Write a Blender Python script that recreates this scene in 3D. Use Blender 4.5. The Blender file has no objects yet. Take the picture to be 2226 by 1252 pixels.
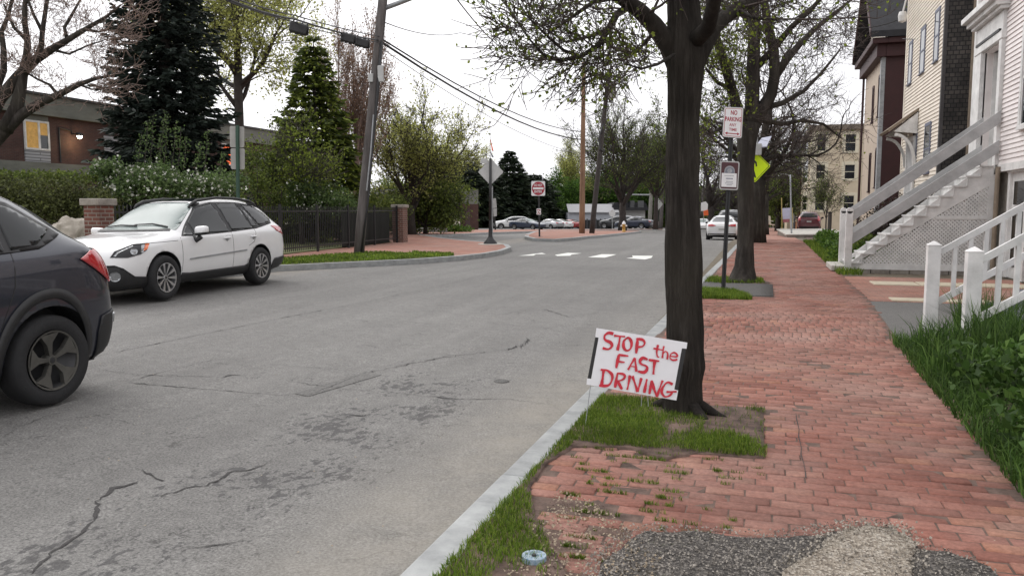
import bpy, bmesh, math, random
import numpy as np
from mathutils import Vector, Matrix, noise
from mathutils.bvhtree import BVHTree
rad = math.radians
random.seed(7)
RNG = np.random.default_rng(11)
scene = bpy.context.scene
COL = scene.collection
# ---------------- camera, sky, sun, exposure ----------------
PSI = rad(17.16); PIT = math.atan(171/1731); FPX = 1731.0; EYE = 1.5
cam_d = bpy.data.cameras.new('camera'); cam = bpy.data.objects.new('camera', cam_d); COL.objects.link(cam)
cam.location = (0, 0, EYE); cam.rotation_euler = (math.pi/2-PIT, 0, PSI)
cam_d.sensor_width = 36; cam_d.lens = 36*FPX/2226; cam_d.clip_end = 2500; cam_d.clip_start = .05
scene.camera = cam
SUN_EL = rad(48); SUN_AZ = rad(-62)          # azimuth from +Y towards +X
world = bpy.data.worlds.new("World"); scene.world = world; world.use_nodes = True
wn = world.node_tree; wn.nodes.clear()
wo = wn.nodes.new('ShaderNodeOutputWorld'); bg = wn.nodes.new('ShaderNodeBackground')
sky = wn.nodes.new('ShaderNodeTexSky'); sky.sky_type = 'NISHITA'; sky.sun_disc = False
sky.sun_elevation = SUN_EL; sky.sun_rotation = SUN_AZ; sky.dust_density = 4; sky.air_density = 1.2
hs = wn.nodes.new('ShaderNodeHueSaturation'); hs.inputs['Saturation'].default_value = .12
mx = wn.nodes.new('ShaderNodeMixRGB'); mx.inputs[0].default_value = .72
tc = wn.nodes.new('ShaderNodeTexCoord'); nz = wn.nodes.new('ShaderNodeTexNoise'); nz.inputs['Scale'].default_value = 2.2; nz.inputs['Detail'].default_value = 5
cr = wn.nodes.new('ShaderNodeValToRGB'); cr.color_ramp.elements[0].position = .3; cr.color_ramp.elements[1].position = .7
cr.color_ramp.elements[0].color = (9.6, 9.5, 10.0, 1); cr.color_ramp.elements[1].color = (12.5, 12.4, 12.6, 1)
wn.links.new(tc.outputs['Generated'], nz.inputs['Vector']); wn.links.new(nz.outputs['Fac'], cr.inputs[0])
wn.links.new(sky.outputs[0], hs.inputs['Color']); wn.links.new(hs.outputs[0], mx.inputs[1]); wn.links.new(cr.outputs[0], mx.inputs[2])
wn.links.new(mx.outputs[0], bg.inputs[0]); wn.links.new(bg.outputs[0], wo.inputs[0]); bg.inputs[1].default_value = .12
sl = bpy.data.lights.new('sun', 'SUN'); sl.energy = 1.0; sl.angle = rad(50); sl.color = (1, .97, .93)
so = bpy.data.objects.new('sun', sl); COL.objects.link(so)
sd = Vector((math.sin(SUN_AZ)*math.cos(SUN_EL), math.cos(SUN_AZ)*math.cos(SUN_EL), math.sin(SUN_EL)))
so.rotation_euler = sd.to_track_quat('Z', 'Y').to_euler()
scene.view_settings.view_transform = 'Standard'; scene.view_settings.look = 'None'
scene.view_settings.exposure = 0.27; scene.view_settings.gamma = 1
scene.render.resolution_x = 1024; scene.render.resolution_y = 575
# ---------------- where a pixel of the photo lies in the world ----------------
_r = Vector((math.cos(PSI), math.sin(PSI), 0)); _f = Vector((-math.sin(PSI)*math.cos(PIT), math.cos(PSI)*math.cos(PIT), -math.sin(PIT))); _u = _r.cross(_f)
def ray(px, py): return _f+_r*((px-1113)/FPX)+_u*((626-py)/FPX)
def P(px, py, d): return Vector((0, 0, EYE))+ray(px, py)*d
def onX(px, py, X): v = ray(px, py); return Vector((0, 0, EYE))+v*(X/v.x)
def onY(px, py, Y): v = ray(px, py); return Vector((0, 0, EYE))+v*(Y/v.y)
def drop(y): return 0 if y < 38 else .018*(min(y, 260)-38)
def road_z(x, y): return -.10+.02*min(max(-1.35-x, 0), 9.5)-drop(y)
def walk_z(x, y): return -drop(y)
def left_z(x, y): return road_z(x, y)+.13
def GP(px, py, zf=walk_z):
    v = ray(px, py); lo, hi = .5, 400
    for _ in range(50):
        m = (lo+hi)/2
        if EYE+v.z*m > zf(v.x*m, v.y*m): lo = m
        else: hi = m
    return Vector((v.x*lo, v.y*lo, EYE+v.z*lo))
def KX(y): return -1.41+.0145*y              # road face of the right kerb
def EX(y):                                    # outer edge of the right sidewalk
    pts = [(-5, 1.35), (4.8, 1.41), (10, 1.52), (14.4, 1.74), (24, 1.85), (60, 2.3), (153, 3.3), (400, 6)]
    for (a, b), (c, d) in zip(pts, pts[1:]):
        if y <= c: return b+(d-b)*(y-a)/(c-a)
    return 6
# ---------------- objects ----------------
ORG = {}
def tag(o, label=None, cat=None, group=None, kind=None):
    if label: o['label'] = label
    if cat: o['category'] = cat
    if group: o['group'] = group
    if kind: o['kind'] = kind
    return o
def thing(name, label, cat, loc=(0, 0, 0), group=None):
    o = bpy.data.objects.new(name, None); COL.objects.link(o); o.location = loc; o.empty_display_size = .2
    ORG[o.name] = Vector(loc); return tag(o, label, cat, group)
def link_mesh(name, me, parent=None):
    o = bpy.data.objects.new(name, me); COL.objects.link(o)
    if parent is not None:
        o.parent = parent; ORG[o.name] = ORG.get(parent.name, Vector((0, 0, 0)))
    return o
class MB:
    def __init__(s): s.v = []; s.f = []; s.m = []; s.k = 0
    def add(s, vs, fs, k=None):
        n = len(s.v); s.v.extend([tuple(p) for p in vs]); k = s.k if k is None else k
        for f in fs: s.f.append(tuple(i+n for i in f)); s.m.append(k)
        return s
    def box(s, x0, y0, z0, x1, y1, z1, k=None):
        return s.add([(x0, y0, z0), (x1, y0, z0), (x1, y1, z0), (x0, y1, z0), (x0, y0, z1), (x1, y0, z1), (x1, y1, z1), (x0, y1, z1)],
                     [(3, 2, 1, 0), (4, 5, 6, 7), (0, 1, 5, 4), (1, 2, 6, 5), (2, 3, 7, 6), (3, 0, 4, 7)], k)
    def bar(s, a, b, w, h, up=(0, 0, 1), k=None):       # rectangular bar from a to b
        a = Vector(a); b = Vector(b); d = (b-a).normalized(); up = Vector(up); sd_ = d.cross(up)
        if sd_.length < 1e-4: sd_ = d.cross(Vector((1, 0, 0)))
        sd_.normalize(); u = sd_.cross(d).normalized(); x = sd_*w/2; y = u*h/2
        vs = [p+q for p in (a, b) for q in (-x-y, x-y, x+y, -x+y)]
        return s.add(vs, [(0, 1, 2, 3), (7, 6, 5, 4), (0, 4, 5, 1), (1, 5, 6, 2), (2, 6, 7, 3), (3, 7, 4, 0)], k)
    def tube(s, pts, rs, seg=8, cap=True, k=None):
        pts = [Vector(p) for p in pts]
        if not hasattr(rs, '__len__'): rs = [rs]*len(pts)
        vs = []; fs = []; ref = None
        for i, p in enumerate(pts):
            d = (pts[min(i+1, len(pts)-1)]-pts[max(i-1, 0)])
            d = d.normalized() if d.length > 1e-9 else Vector((0, 0, 1))
            if ref is None: ref = d.orthogonal().normalized()
            ref = (ref-d*ref.dot(d)); ref = ref.normalized() if ref.length > 1e-6 else d.orthogonal().normalized()
            bi = d.cross(ref)
            for j in range(seg):
                a = 2*math.pi*j/seg; vs.append(p+(ref*math.cos(a)+bi*math.sin(a))*rs[i])
        for i in range(len(pts)-1):
            for j in range(seg):
                q = (j+1) % seg; fs.append((i*seg+j, i*seg+q, (i+1)*seg+q, (i+1)*seg+j))
        if cap: fs.append(tuple(range(seg))[::-1]); fs.append(tuple((len(pts)-1)*seg+j for j in range(seg)))
        return s.add(vs, fs, k)
    def lathe(s, c, prof, axis='z', seg=24, k=None):   # prof: (radius, along axis)
        vs = []; fs = []
        for r, h in prof:
            for j in range(seg):
                a = 2*math.pi*j/seg; u, w = r*math.cos(a), r*math.sin(a)
                q = (u, w, h) if axis == 'z' else ((u, h, w) if axis == 'y' else (h, u, w))
                vs.append((c[0]+q[0], c[1]+q[1], c[2]+q[2]))
        for i in range(len(prof)-1):
            for j in range(seg):
                q = (j+1) % seg; f = (i*seg+j, i*seg+q, (i+1)*seg+q, (i+1)*seg+j); fs.append(f if axis != 'y' else f[::-1])
        return s.add(vs, fs, k)
    def prism(s, poly, off, k=None):                   # poly: 3d ring, off: extrusion vector
        n = len(poly); off = Vector(off); vs = [Vector(p) for p in poly]; vs += [p+off for p in vs]
        return s.add(vs, [tuple(range(n))[::-1], tuple(range(n, 2*n))]+[(i, (i+1) % n, (i+1) % n+n, i+n) for i in range(n)], k)
    def build(s, name, mats, parent=None, smooth=False, bevel=0, label=None):
        me = bpy.data.meshes.new(name); o = link_mesh(name, me, parent)
        og = ORG.get(o.name, Vector((0, 0, 0))) if parent is not None else Vector((0, 0, 0))
        me.from_pydata([(v[0]-og.x, v[1]-og.y, v[2]-og.z) for v in s.v], [], s.f)
        if not isinstance(mats, (list, tuple)): mats = [mats]
        for m in mats: me.materials.append(m)
        me.polygons.foreach_set('material_index', s.m)
        if smooth: me.polygons.foreach_set('use_smooth', [True]*len(s.f))
        me.update()
        if bevel:
            b = o.modifiers.new('bevel', 'BEVEL'); b.width = bevel; b.segments = 2; b.limit_method = 'ANGLE'
        if label: o['label'] = label
        return o
def fast_mesh(name, V, nper, mats, parent=None, smooth=False, idx=None):
    """V: (N*nper,3) array, each face nper vertices"""
    V = np.asarray(V, dtype=np.float32).reshape(-1, 3); me = bpy.data.meshes.new(name); o = link_mesh(name, me, parent)
    if parent is not None: V = V-np.array(ORG[o.name], dtype=np.float32)
    n = len(V)//nper
    me.vertices.add(len(V)); me.vertices.foreach_set('co', V.ravel())
    me.loops.add(n*nper); me.loops.foreach_set('vertex_index', np.arange(n*nper, dtype=np.int32))
    me.polygons.add(n); me.polygons.foreach_set('loop_start', np.arange(0, n*nper, nper, dtype=np.int32))
    me.polygons.foreach_set('loop_total', np.full(n, nper, dtype=np.int32))
    if not isinstance(mats, (list, tuple)): mats = [mats]
    for m in mats: me.materials.append(m)
    if idx is not None: me.polygons.foreach_set('material_index', np.asarray(idx, dtype=np.int32))
    me.update(calc_edges=True); me.validate(); return o
def ground_poly(outline, zf, step=4.0, thick=.3, off=0):
    """a sheet with the given outline that follows zf, with side faces down; returns MB"""
    bm = bmesh.new(); vs = [bm.verts.new((p[0], p[1], 0)) for p in outline]; bm.faces.new(vs)
    for ax in (0, 1):
        lo = min(v.co[ax] for v in bm.verts); hi = max(v.co[ax] for v in bm.verts)
        k = math.floor(lo/step)*step
        while k < hi:
            co = [0, 0, 0]; no = [0, 0, 0]; co[ax] = k; no[ax] = 1
            bmesh.ops.bisect_plane(bm, geom=bm.verts[:]+bm.edges[:]+bm.faces[:], plane_co=co, plane_no=no); k += step
    if sum(f.normal.z for f in bm.faces) == 0: bm.normal_update()
    bm.normal_update()
    if bm.faces[:] and sum(f.normal.z for f in bm.faces) < 0: bmesh.ops.reverse_faces(bm, faces=bm.faces[:])
    bm.verts.index_update(); mb = MB(); n = len(bm.verts)
    top = [(v.co.x, v.co.y, zf(v.co.x, v.co.y)+off) for v in bm.verts]
    fs = [tuple(v.index for v in f.verts) for f in bm.faces]
    side = []
    if thick:
        for e in bm.edges:
            if len(e.link_faces) == 1:
                l = e.link_faces[0].loops
                for q in l:
                    if q.edge == e: a = q.vert.index; b = q.link_loop_next.vert.index; side.append((b, a, a+n, b+n)); break
    mb.add(top+([(x, y, z-thick) for x, y, z in top] if thick else []), fs+side)
    bm.free(); return mb
def structure(o): o['kind'] = 'structure'; return o
# ---------------- materials ----------------
def new_mat(name):
    m = bpy.data.materials.new(name); m.use_nodes = True; nt = m.node_tree
    return m, nt, nt.nodes['Principled BSDF']
def nd(nt, typ, ins=None, **kw):
    n = nt.nodes.new(typ)
    for k, v in kw.items(): setattr(n, k, v)
    for k, v in (ins or {}).items():
        if isinstance(v, bpy.types.NodeSocket): nt.links.new(v, n.inputs[k])
        else: n.inputs[k].default_value = v
    return n
def c4(c): return (c[0], c[1], c[2], 1)
def ramp(nt, fac, stops):
    n = nt.nodes.new('ShaderNodeValToRGB'); nt.links.new(fac, n.inputs[0]); e = n.color_ramp.elements
    while len(e) < len(stops): e.new(.5)
    for i, (p, c) in enumerate(stops): e[i].position = p; e[i].color = c4(c) if hasattr(c, '__len__') else (c, c, c, 1)
    return n.outputs[0]
def mixc(nt, fac, a, b, mode='MIX'):
    n = nt.nodes.new('ShaderNodeMixRGB'); n.blend_type = mode
    for i, v in enumerate((fac, a, b)):
        if isinstance(v, bpy.types.NodeSocket): nt.links.new(v, n.inputs[i])
        elif i == 0: n.inputs[0].default_value = v
        else: n.inputs[i].default_value = c4(v) if hasattr(v, '__len__') else (v, v, v, 1)
    return n.outputs[0]
def noise_fac(nt, scale, detail=4, rough=.6, vec=None, stretch=None):
    co = vec or nd(nt, 'ShaderNodeNewGeometry').outputs['Position']
    if stretch:
        co = nd(nt, 'ShaderNodeMapping', {'Vector': co, 'Scale': stretch}).outputs[0]
    return nd(nt, 'ShaderNodeTexNoise', {'Vector': co, 'Scale': scale, 'Detail': detail, 'Roughness': rough}).outputs['Fac']
def bump(nt, b, h, strength=.3, dist=.01):
    n = nd(nt, 'ShaderNodeBump', {'Height': h, 'Strength': strength, 'Distance': dist}); nt.links.new(n.outputs[0], b.inputs['Normal'])
def mat(name, col, rough=.6, var=.15, scale=3, bmp=0, bscale=40, metal=0, spec=.5, stretch=None, island=0, emit=None, coat=0, col2=None):
    m, nt, b = new_mat(name)
    d = tuple(c*(1-var) for c in col); l = col2 or tuple(min(1, c*(1+var)) for c in col)
    f = noise_fac(nt, scale, 5, .65, stretch=stretch)
    c = ramp(nt, f, [(.3, d), (.7, l)])
    if island:
        g = nd(nt, 'ShaderNodeNewGeometry').outputs['Random Per Island']
        c = mixc(nt, 1, c, ramp(nt, g, [(0, 1-island), (1, 1+island)]), 'MULTIPLY')
    nt.links.new(c, b.inputs['Base Color'])
    b.inputs['Roughness'].default_value = rough; b.inputs['Metallic'].default_value = metal
    b.inputs['Specular IOR Level'].default_value = spec; b.inputs['Coat Weight'].default_value = coat; b.inputs['Coat Roughness'].default_value = .05
    if bmp: bump(nt, b, noise_fac(nt, bscale, 4, .6, stretch=stretch), bmp, .02)
    if emit: b.inputs['Emission Color'].default_value = c4(emit[0]); b.inputs['Emission Strength'].default_value = emit[1]
    return m
def leaf_mat(name, col, var=.45, trans=.35, hue=None):
    m, nt, b = new_mat(name)
    g = nd(nt, 'ShaderNodeNewGeometry').outputs['Random Per Island']
    a = tuple(c*(1-var) for c in col); z = hue or tuple(c*(1+var) for c in col)
    c = ramp(nt, g, [(0, a), (.55, col), (1, z)])
    n2 = ramp(nt, noise_fac(nt, .9, 3, .5), [(.3, .65), (.7, 1.3)]); c = mixc(nt, 1, c, n2, 'MULTIPLY')
    nt.links.new(c, b.inputs['Base Color']); b.inputs['Roughness'].default_value = .6; b.inputs['Specular IOR Level'].default_value = .25
    t = nd(nt, 'ShaderNodeBsdfTranslucent', {'Color': c}); mxs = nd(nt, 'ShaderNodeMixShader', {0: trans}); out = nt.nodes['Material Output']
    nt.links.new(b.outputs[0], mxs.inputs[1]); nt.links.new(t.outputs[0], mxs.inputs[2]); nt.links.new(mxs.outputs[0], out.inputs[0])
    return m
def bark_mat(name, col, scale=9):
    m, nt, b = new_mat(name)
    co = nd(nt, 'ShaderNodeNewGeometry').outputs['Position']
    f = noise_fac(nt, scale, 8, .7, vec=co, stretch=(1, 1, .16)); f2 = noise_fac(nt, 1.5, 3, .5, vec=co)
    c = ramp(nt, f, [(.3, tuple(x*.3 for x in col)), (.5, col), (.70, (col[0]*2.9, col[1]*3.0, col[2]*3.0))])
    c = mixc(nt, .5, c, ramp(nt, f2, [(.35, tuple(x*.6 for x in col)), (.7, (col[0]*1.5, col[1]*1.6, col[2]*1.35))]))
    nt.links.new(c, b.inputs['Base Color']); b.inputs['Roughness'].default_value = .9; b.inputs['Specular IOR Level'].default_value = .2
    bump(nt, b, f, .9, .05); return m
def asphalt_mat(name, base=.15, road=True):
    m, nt, b = new_mat(name)
    pos = nd(nt, 'ShaderNodeNewGeometry').outputs['Position']
    sep = nd(nt, 'ShaderNodeSeparateXYZ', {0: pos}); X = sep.outputs[0]; Y = sep.outputs[1]
    def mr(v, a, b_, c=0, d=1): return nd(nt, 'ShaderNodeMapRange', {0: v, 1: a, 2: b_, 3: c, 4: d}, interpolation_type='SMOOTHSTEP').outputs[0]
    def mul(a, b_, op='MULTIPLY'): return nd(nt, 'ShaderNodeMath', {0: a, 1: b_}, operation=op).outputs[0]
    big = noise_fac(nt, .35, 4, .55, vec=pos); fine = noise_fac(nt, 70, 3, .8, vec=pos); mid = noise_fac(nt, 9, 5, .7, vec=pos)
    c = ramp(nt, big, [(.3, (base*.90, base*.87, base*.83)), (.7, (base*1.14, base*1.11, base*1.05))])
    c = mixc(nt, 1, c, ramp(nt, mid, [(.3, .86), (.7, 1.12)]), 'MULTIPLY')
    c = mixc(nt, 1, c, ramp(nt, fine, [(.30, .42), (.5, 1), (.72, 1.7)]), 'MULTIPLY')
    vor = nd(nt, 'ShaderNodeTexVoronoi', {'Vector': pos, 'Scale': 26}, feature='F1').outputs['Distance']
    vm = ramp(nt, vor, [(.06, 1), (.12, 0)]); vsel = ramp(nt, noise_fac(nt, 19, 1, .5, vec=pos), [(.58, 0), (.6, 1)])
    c = mixc(nt, mul(mul(vm, vsel), .55), c, (.34, .32, .29))
    rgh = .85
    if road:
        streak = noise_fac(nt, 1.2, 4, .6, vec=pos, stretch=(1.6, .12, 1))         # wheel-track wear along the street
        c = mixc(nt, 1, c, ramp(nt, streak, [(.3, .9), (.7, 1.1)]), 'MULTIPLY')
        # tar-dark worn spots in the near lane
        lane = mul(mr(X, -3.5, -2.95), mr(X, -2.45, -1.9, 1, 0)); lane = mul(lane, mr(Y, 6.2, 8.2, 1, 0))
        clus = ramp(nt, noise_fac(nt, 1.3, 3, .6, vec=pos), [(.35, 0), (.62, 1)]); spot = noise_fac(nt, 13.0, 5, .66, vec=pos, stretch=(1.3, .8, 1))
        sp = ramp(nt, mul(spot, mul(mul(lane, clus), .22), 'ADD'), [(.655, 0), (.70, 1)])
        c = mixc(nt, mul(sp, .65), c, (.04, .038, .04))
        spot2 = noise_fac(nt, 9, 6, .75, vec=pos, stretch=(1.5, .6, 1)); s2 = ramp(nt, spot2, [(.635, 0), (.68, 1)])
        c = mixc(nt, mul(s2, .45), c, (.06, .057, .058))
        wv = noise_fac(nt, 2.5, 5, .7, vec=pos); vv = nd(nt, 'ShaderNodeVectorMath', {0: pos, 1: nd(nt, 'ShaderNodeTexNoise', {'Vector': pos, 'Scale': 3.0, 'Detail': 5}).outputs['Color']}, operation='ADD').outputs[0]
        hc = nd(nt, 'ShaderNodeTexVoronoi', {'Vector': vv, 'Scale': 1.15}, feature='DISTANCE_TO_EDGE').outputs['Distance']
        hm = mul(ramp(nt, hc, [(.004, 1), (.012, 0)]), ramp(nt, wv, [(.50, 0), (.60, 1)])); c = mixc(nt, mul(hm, .7), c, (.05, .047, .045))
        # sand washed against the right kerb
        sand = mul(mr(X, -2.5, -1.45), mr(Y, 5.5, 9.5, 1, .25)); sn = noise_fac(nt, 2.2, 6, .7, vec=pos)
        c = mixc(nt, mul(mul(sand, ramp(nt, sn, [(.3, .35), (.7, 1)])), .6), c, (.345, .315, .265))
        sand2 = mul(mr(X, -9.3, -10.6), mr(X, -11.2, -10.9)); c = mixc(nt, mul(mul(sand2, ramp(nt, sn, [(.35, 0), (.6, 1)])), .5), c, (.36, .32, .26))
    nt.links.new(c, b.inputs['Base Color']); b.inputs['Roughness'].default_value = rgh; b.inputs['Specular IOR Level'].default_value = .35
    bump(nt, b, mixc(nt, .5, fine, mid), .35, .012); return m
def brick_tex(name, c1, c2, mortar, bw=.22, rh=.07, scale=1, msize=.012, horiz=False, rough=.85, plane='YZ', var=.3):
    m, nt, b = new_mat(name)
    pos = nd(nt, 'ShaderNodeNewGeometry').outputs['Position']; s = nd(nt, 'ShaderNodeSeparateXYZ', {0: pos})
    o = {'X': s.outputs[0], 'Y': s.outputs[1], 'Z': s.outputs[2]}
    v = nd(nt, 'ShaderNodeCombineXYZ', {0: o[plane[0]], 1: o[plane[1]], 2: 0.0}).outputs[0]
    t = nd(nt, 'ShaderNodeTexBrick', {'Vector': v, 'Color1': c4(c1), 'Color2': c4(c2), 'Mortar': c4(mortar), 'Scale': scale, 'Mortar Size': msize, 'Brick Width': bw, 'Row Height': rh, 'Mortar Smooth': .3, 'Bias': 0.0})
    n = ramp(nt, noise_fac(nt, 1.7, 6, .65, vec=pos), [(.3, 1-var), (.7, 1+var)])
    c = mixc(nt, 1, t.outputs[0], n, 'MULTIPLY'); nt.links.new(c, b.inputs['Base Color']); b.inputs['Roughness'].default_value = rough
    bump(nt, b, t.outputs[1], -.4, .01); return m
def glass_mat(name, tint=(.02, .025, .028), rough=.03, spec=.9):
    m, nt, b = new_mat(name)
    c = ramp(nt, noise_fac(nt, 1.3, 3, .5), [(.35, tuple(x*.6 for x in tint)), (.7, tuple(x*1.6 for x in tint))])
    nt.links.new(c, b.inputs['Base Color']); b.inputs['Roughness'].default_value = rough; b.inputs['Specular IOR Level'].default_value = spec; b.inputs['IOR'].default_value = 1.55
    return m
def paint_mat(name, col, metal=0.0, dirt=.08, rough=.32):
    m, nt, b = new_mat(name)
    c = mixc(nt, ramp(nt, noise_fac(nt, 2.2, 5, .6), [(.45, 0), (.75, dirt)]), col, (.22, .20, .17))
    nt.links.new(c, b.inputs['Base Color']); b.inputs['Roughness'].default_value = rough; b.inputs['Metallic'].default_value = metal
    b.inputs['Coat Weight'].default_value = .9; b.inputs['Coat Roughness'].default_value = .04; return m
M = {}
M['asphalt'] = asphalt_mat('asphalt', .163)
M['patch_asphalt'] = asphalt_mat('patch_asphalt', .095, False)
M['drive_asphalt'] = asphalt_mat('drive_asphalt', .13, False)
M['granite'] = mat('granite', (.27, .28, .28), .8, .2, 5, .12, 90, col2=(.37, .38, .375), island=.13)
M['crack'] = mat('crack', (.048, .045, .044), .95, .3, 20)
M['paint_line'] = mat('paint_line', (.72, .72, .68), .8, .12, 12)
M['earth'] = mat('earth', (.11, .085, .06), .95, .4, 6, .5, 30, col2=(.2, .17, .12))
M['sandbed'] = mat('sandbed', (.085, .055, .042), .95, .45, 9, .4, 60, col2=(.19, .125, .10))
M['turf'] = mat('turf', (.06, .09, .022), .95, .4, 2.2, .4, 30, col2=(.15, .15, .06))
M['grass'] = leaf_mat('grass', (.12, .20, .022), .5, .4, hue=(.25, .32, .05))
M['tall_grass'] = leaf_mat('tall_grass', (.06, .125, .024), .6, .4, hue=(.15, .25, .06))
M['weed'] = leaf_mat('weed', (.07, .15, .02), .5, .3, hue=(.16, .26, .04))
def pave_mat(name, far=False):
    m, nt, b = new_mat(name)
    pos = nd(nt, 'ShaderNodeNewGeometry').outputs['Position']; g = nd(nt, 'ShaderNodeNewGeometry').outputs['Random Per Island']
    if far:
        s = nd(nt, 'ShaderNodeSeparateXYZ', {0: pos}); v = nd(nt, 'ShaderNodeCombineXYZ', {0: s.outputs[0], 1: s.outputs[1], 2: 0.0}).outputs[0]
        t = nd(nt, 'ShaderNodeTexBrick', {'Vector': v, 'Color1': (.40, .19, .14, 1), 'Color2': (.33, .145, .11, 1), 'Mortar': (.2, .14, .1, 1), 'Scale': 1.0, 'Mortar Size': .008, 'Brick Width': .21, 'Row Height': .105})
        c = t.outputs[0]
    else:
        c = ramp(nt, g, [(0, (.205, .087, .066)), (.3, (.250, .106, .080)), (.62, (.278, .120, .090)), (.88, (.305, .143, .110)), (.96, (.31, .140, .088)), (1, (.22, .115, .09))])
    w = noise_fac(nt, .8, 5, .6, vec=pos); c = mixc(nt, ramp(nt, w, [(.40, 0), (.72, .6)]), c, (.36, .255, .215))
    w2 = noise_fac(nt, 1.4, 5, .65, vec=pos, stretch=(.7, 1, 1)); c = mixc(nt, 1, c, ramp(nt, w2, [(.28, .68), (.7, 1.16)]), 'MULTIPLY')
    f = noise_fac(nt, 38, 5, .75, vec=pos); c = mixc(nt, 1, c, ramp(nt, f, [(.3, .66), (.7, 1.25)]), 'MULTIPLY')
    nt.links.new(c, b.inputs['Base Color']); b.inputs['Roughness'].default_value = .88; b.inputs['Specular IOR Level'].default_value = .3
    bump(nt, b, f, .45, .006); return m
M['pavers'] = pave_mat('brick_pavers'); M['far_pavers'] = pave_mat('far_brick_pavers', True)
M['white'] = mat('white_paint', (.60, .595, .58), .55, .12, 3, .12, 30, col2=(.80, .79, .775))
M['grey_paint'] = mat('grey_paint', (.38, .385, .385), .65, .15, 3, .15, 30, col2=(.49, .49, .49))
M['siding'] = mat('white_siding', (.72, .66, .645), .55, .07, 1.5, .05, 60, col2=(.8, .75, .73))
M['cream'] = mat('cream_siding', (.68, .61, .52), .6, .08, 1.5, .05, 60, col2=(.76, .69, .59))
M['beige'] = mat('beige_siding', (.55, .47, .345), .7, .08, 1.2, .05, 30)
M['beige_trim'] = mat('beige_trim', (.62, .57, .44), .6, .08, 3)
M['maroon'] = mat('maroon_paint', (.036, .007, .008), .6, .15, 3)
M['roof'] = mat('roof_shingle', (.022, .022, .025), .85, .3, 5, .3, 20)
M['stone'] = mat('foundation_stone', (.24, .21, .18), .9, .3, 4, .5, 20, col2=(.36, .33, .29))
M['concrete'] = mat('concrete', (.42, .40, .36), .85, .15, 3, .25, 40)
M['flagstone'] = mat('flagstone', (.50, .44, .33), .85, .15, 5, .25, 40)
M['fascia'] = mat('concrete_fascia', (.16, .165, .145), .9, .25, .8, .2, 20, stretch=(1, 1, 3))
M['brickwall'] = brick_tex('brick_wall', (.085, .035, .028), (.06, .026, .022), (.075, .055, .048), plane='YZ')
M['brickpil'] = brick_tex('brick_pillar', (.16, .06, .042), (.11, .045, .033), (.22, .19, .16), bw=.2, rh=.075, plane='YZ')
M['brickpilX'] = brick_tex('brick_pillar_side', (.16, .06, .042), (.11, .045, .033), (.22, .19, .16), bw=.2, rh=.075, plane='XZ')
M['shingle'] = brick_tex('weathered_shingles', (.075, .065, .058), (.035, .032, .030), (.012, .012, .012), bw=.16, rh=.13, msize=.016, plane='XZ', var=.5)
M['glass'] = glass_mat('window_glass'); M['darkglass'] = glass_mat('dark_glass', (.012, .014, .016), .06, .6)
M['carglass'] = glass_mat('car_glass', (.012, .014, .015), .03, .35)
M['windscreen'] = mat('windscreen_glass', (.21, .25, .24), .2, .12, 1.2, spec=.25)  # pale teal base colour stands in for the sky reflected in the glass
M['black'] = mat('black_plastic', (.018, .018, .019), .55, .2, 8)
M['iron'] = mat('black_iron', (.012, .012, .013), .5, .2, 8)
M['rubber'] = mat('tyre_rubber', (.016, .016, .017), .85, .2, 20, .2, 60)
M['alloy'] = mat('alloy', (.55, .55, .56), .3, .05, 5, metal=.9)
M['alloy_grey'] = mat('grey_alloy', (.10, .097, .088), .45, .2, 8, metal=.5)  # darker, less metallic alloy tone for the crossover's wheels
M['alloy_dark'] = mat('dark_alloy', (.03, .03, .032), .4, .1, 5, metal=.3)
M['chrome'] = mat('chrome', (.7, .7, .7), .12, .05, 5, metal=1)
M['alu'] = mat('sign_aluminium', (.40, .40, .39), .45, .12, 5, metal=.35)
M['galv'] = mat('galvanised_steel', (.33, .34, .35), .5, .15, 6, metal=.4)
M['pole_grey'] = mat('weathered_pole', (.065, .056, .052), .9, .35, 6, .6, 12, stretch=(1, 1, .08), col2=(.14, .125, .12))
M['pole_brown'] = mat('brown_pole', (.20, .115, .07), .9, .3, 6, .5, 12, stretch=(1, 1, .08), col2=(.30, .18, .11))
M['bark'] = bark_mat('bark', (.030, .025, .022)); M['bark2'] = bark_mat('grey_bark', (.042, .036, .032)); M['barkfar'] = mat('far_bark', (.042, .034, .03), .9, .3, 4)
M['twig'] = mat('twigs', (.055, .04, .034), .9, .3, 4); M['twig_red'] = mat('reddish_twigs', (.23, .165, .14), .9, .3, 3)
M['leaf_new'] = leaf_mat('new_leaves', (.15, .20, .03), .45, .45, hue=(.30, .36, .06))
M['leaf_pale'] = leaf_mat('pale_leaves', (.40, .42, .12), .4, .65, hue=(.58, .60, .22))
M['leaf_mid'] = leaf_mat('mid_leaves', (.11, .15, .035), .5, .45, hue=(.22, .27, .06))
M['leaf_green'] = leaf_mat('green_leaves', (.06, .13, .02), .5, .4, hue=(.12, .22, .03))
M['leaf_bud'] = leaf_mat('red_buds', (.30, .19, .13), .35, .4, hue=(.42, .30, .20))
M['leaf_hedge'] = leaf_mat('hedge_leaves', (.075, .085, .03), .5, .35, hue=(.14, .16, .05))
M['leaf_shrub'] = leaf_mat('shrub_leaves', (.095, .15, .05), .5, .45, hue=(.19, .26, .10))
M['leaf_darkred'] = leaf_mat('dark_shrub', (.045, .03, .028), .5, .2, hue=(.08, .075, .04))
M['needle'] = leaf_mat('spruce_needles', (.022, .032, .026), .5, .15, hue=(.055, .07, .055))
M['needle2'] = leaf_mat('yew_needles', (.014, .024, .012), .5, .1, hue=(.035, .05, .02))
M['needle3'] = leaf_mat('green_needles', (.06, .085, .02), .55, .35, hue=(.19, .23, .04))
M['blossom'] = mat('blossom', (.62, .62, .55), .7, .1, 9)
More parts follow.
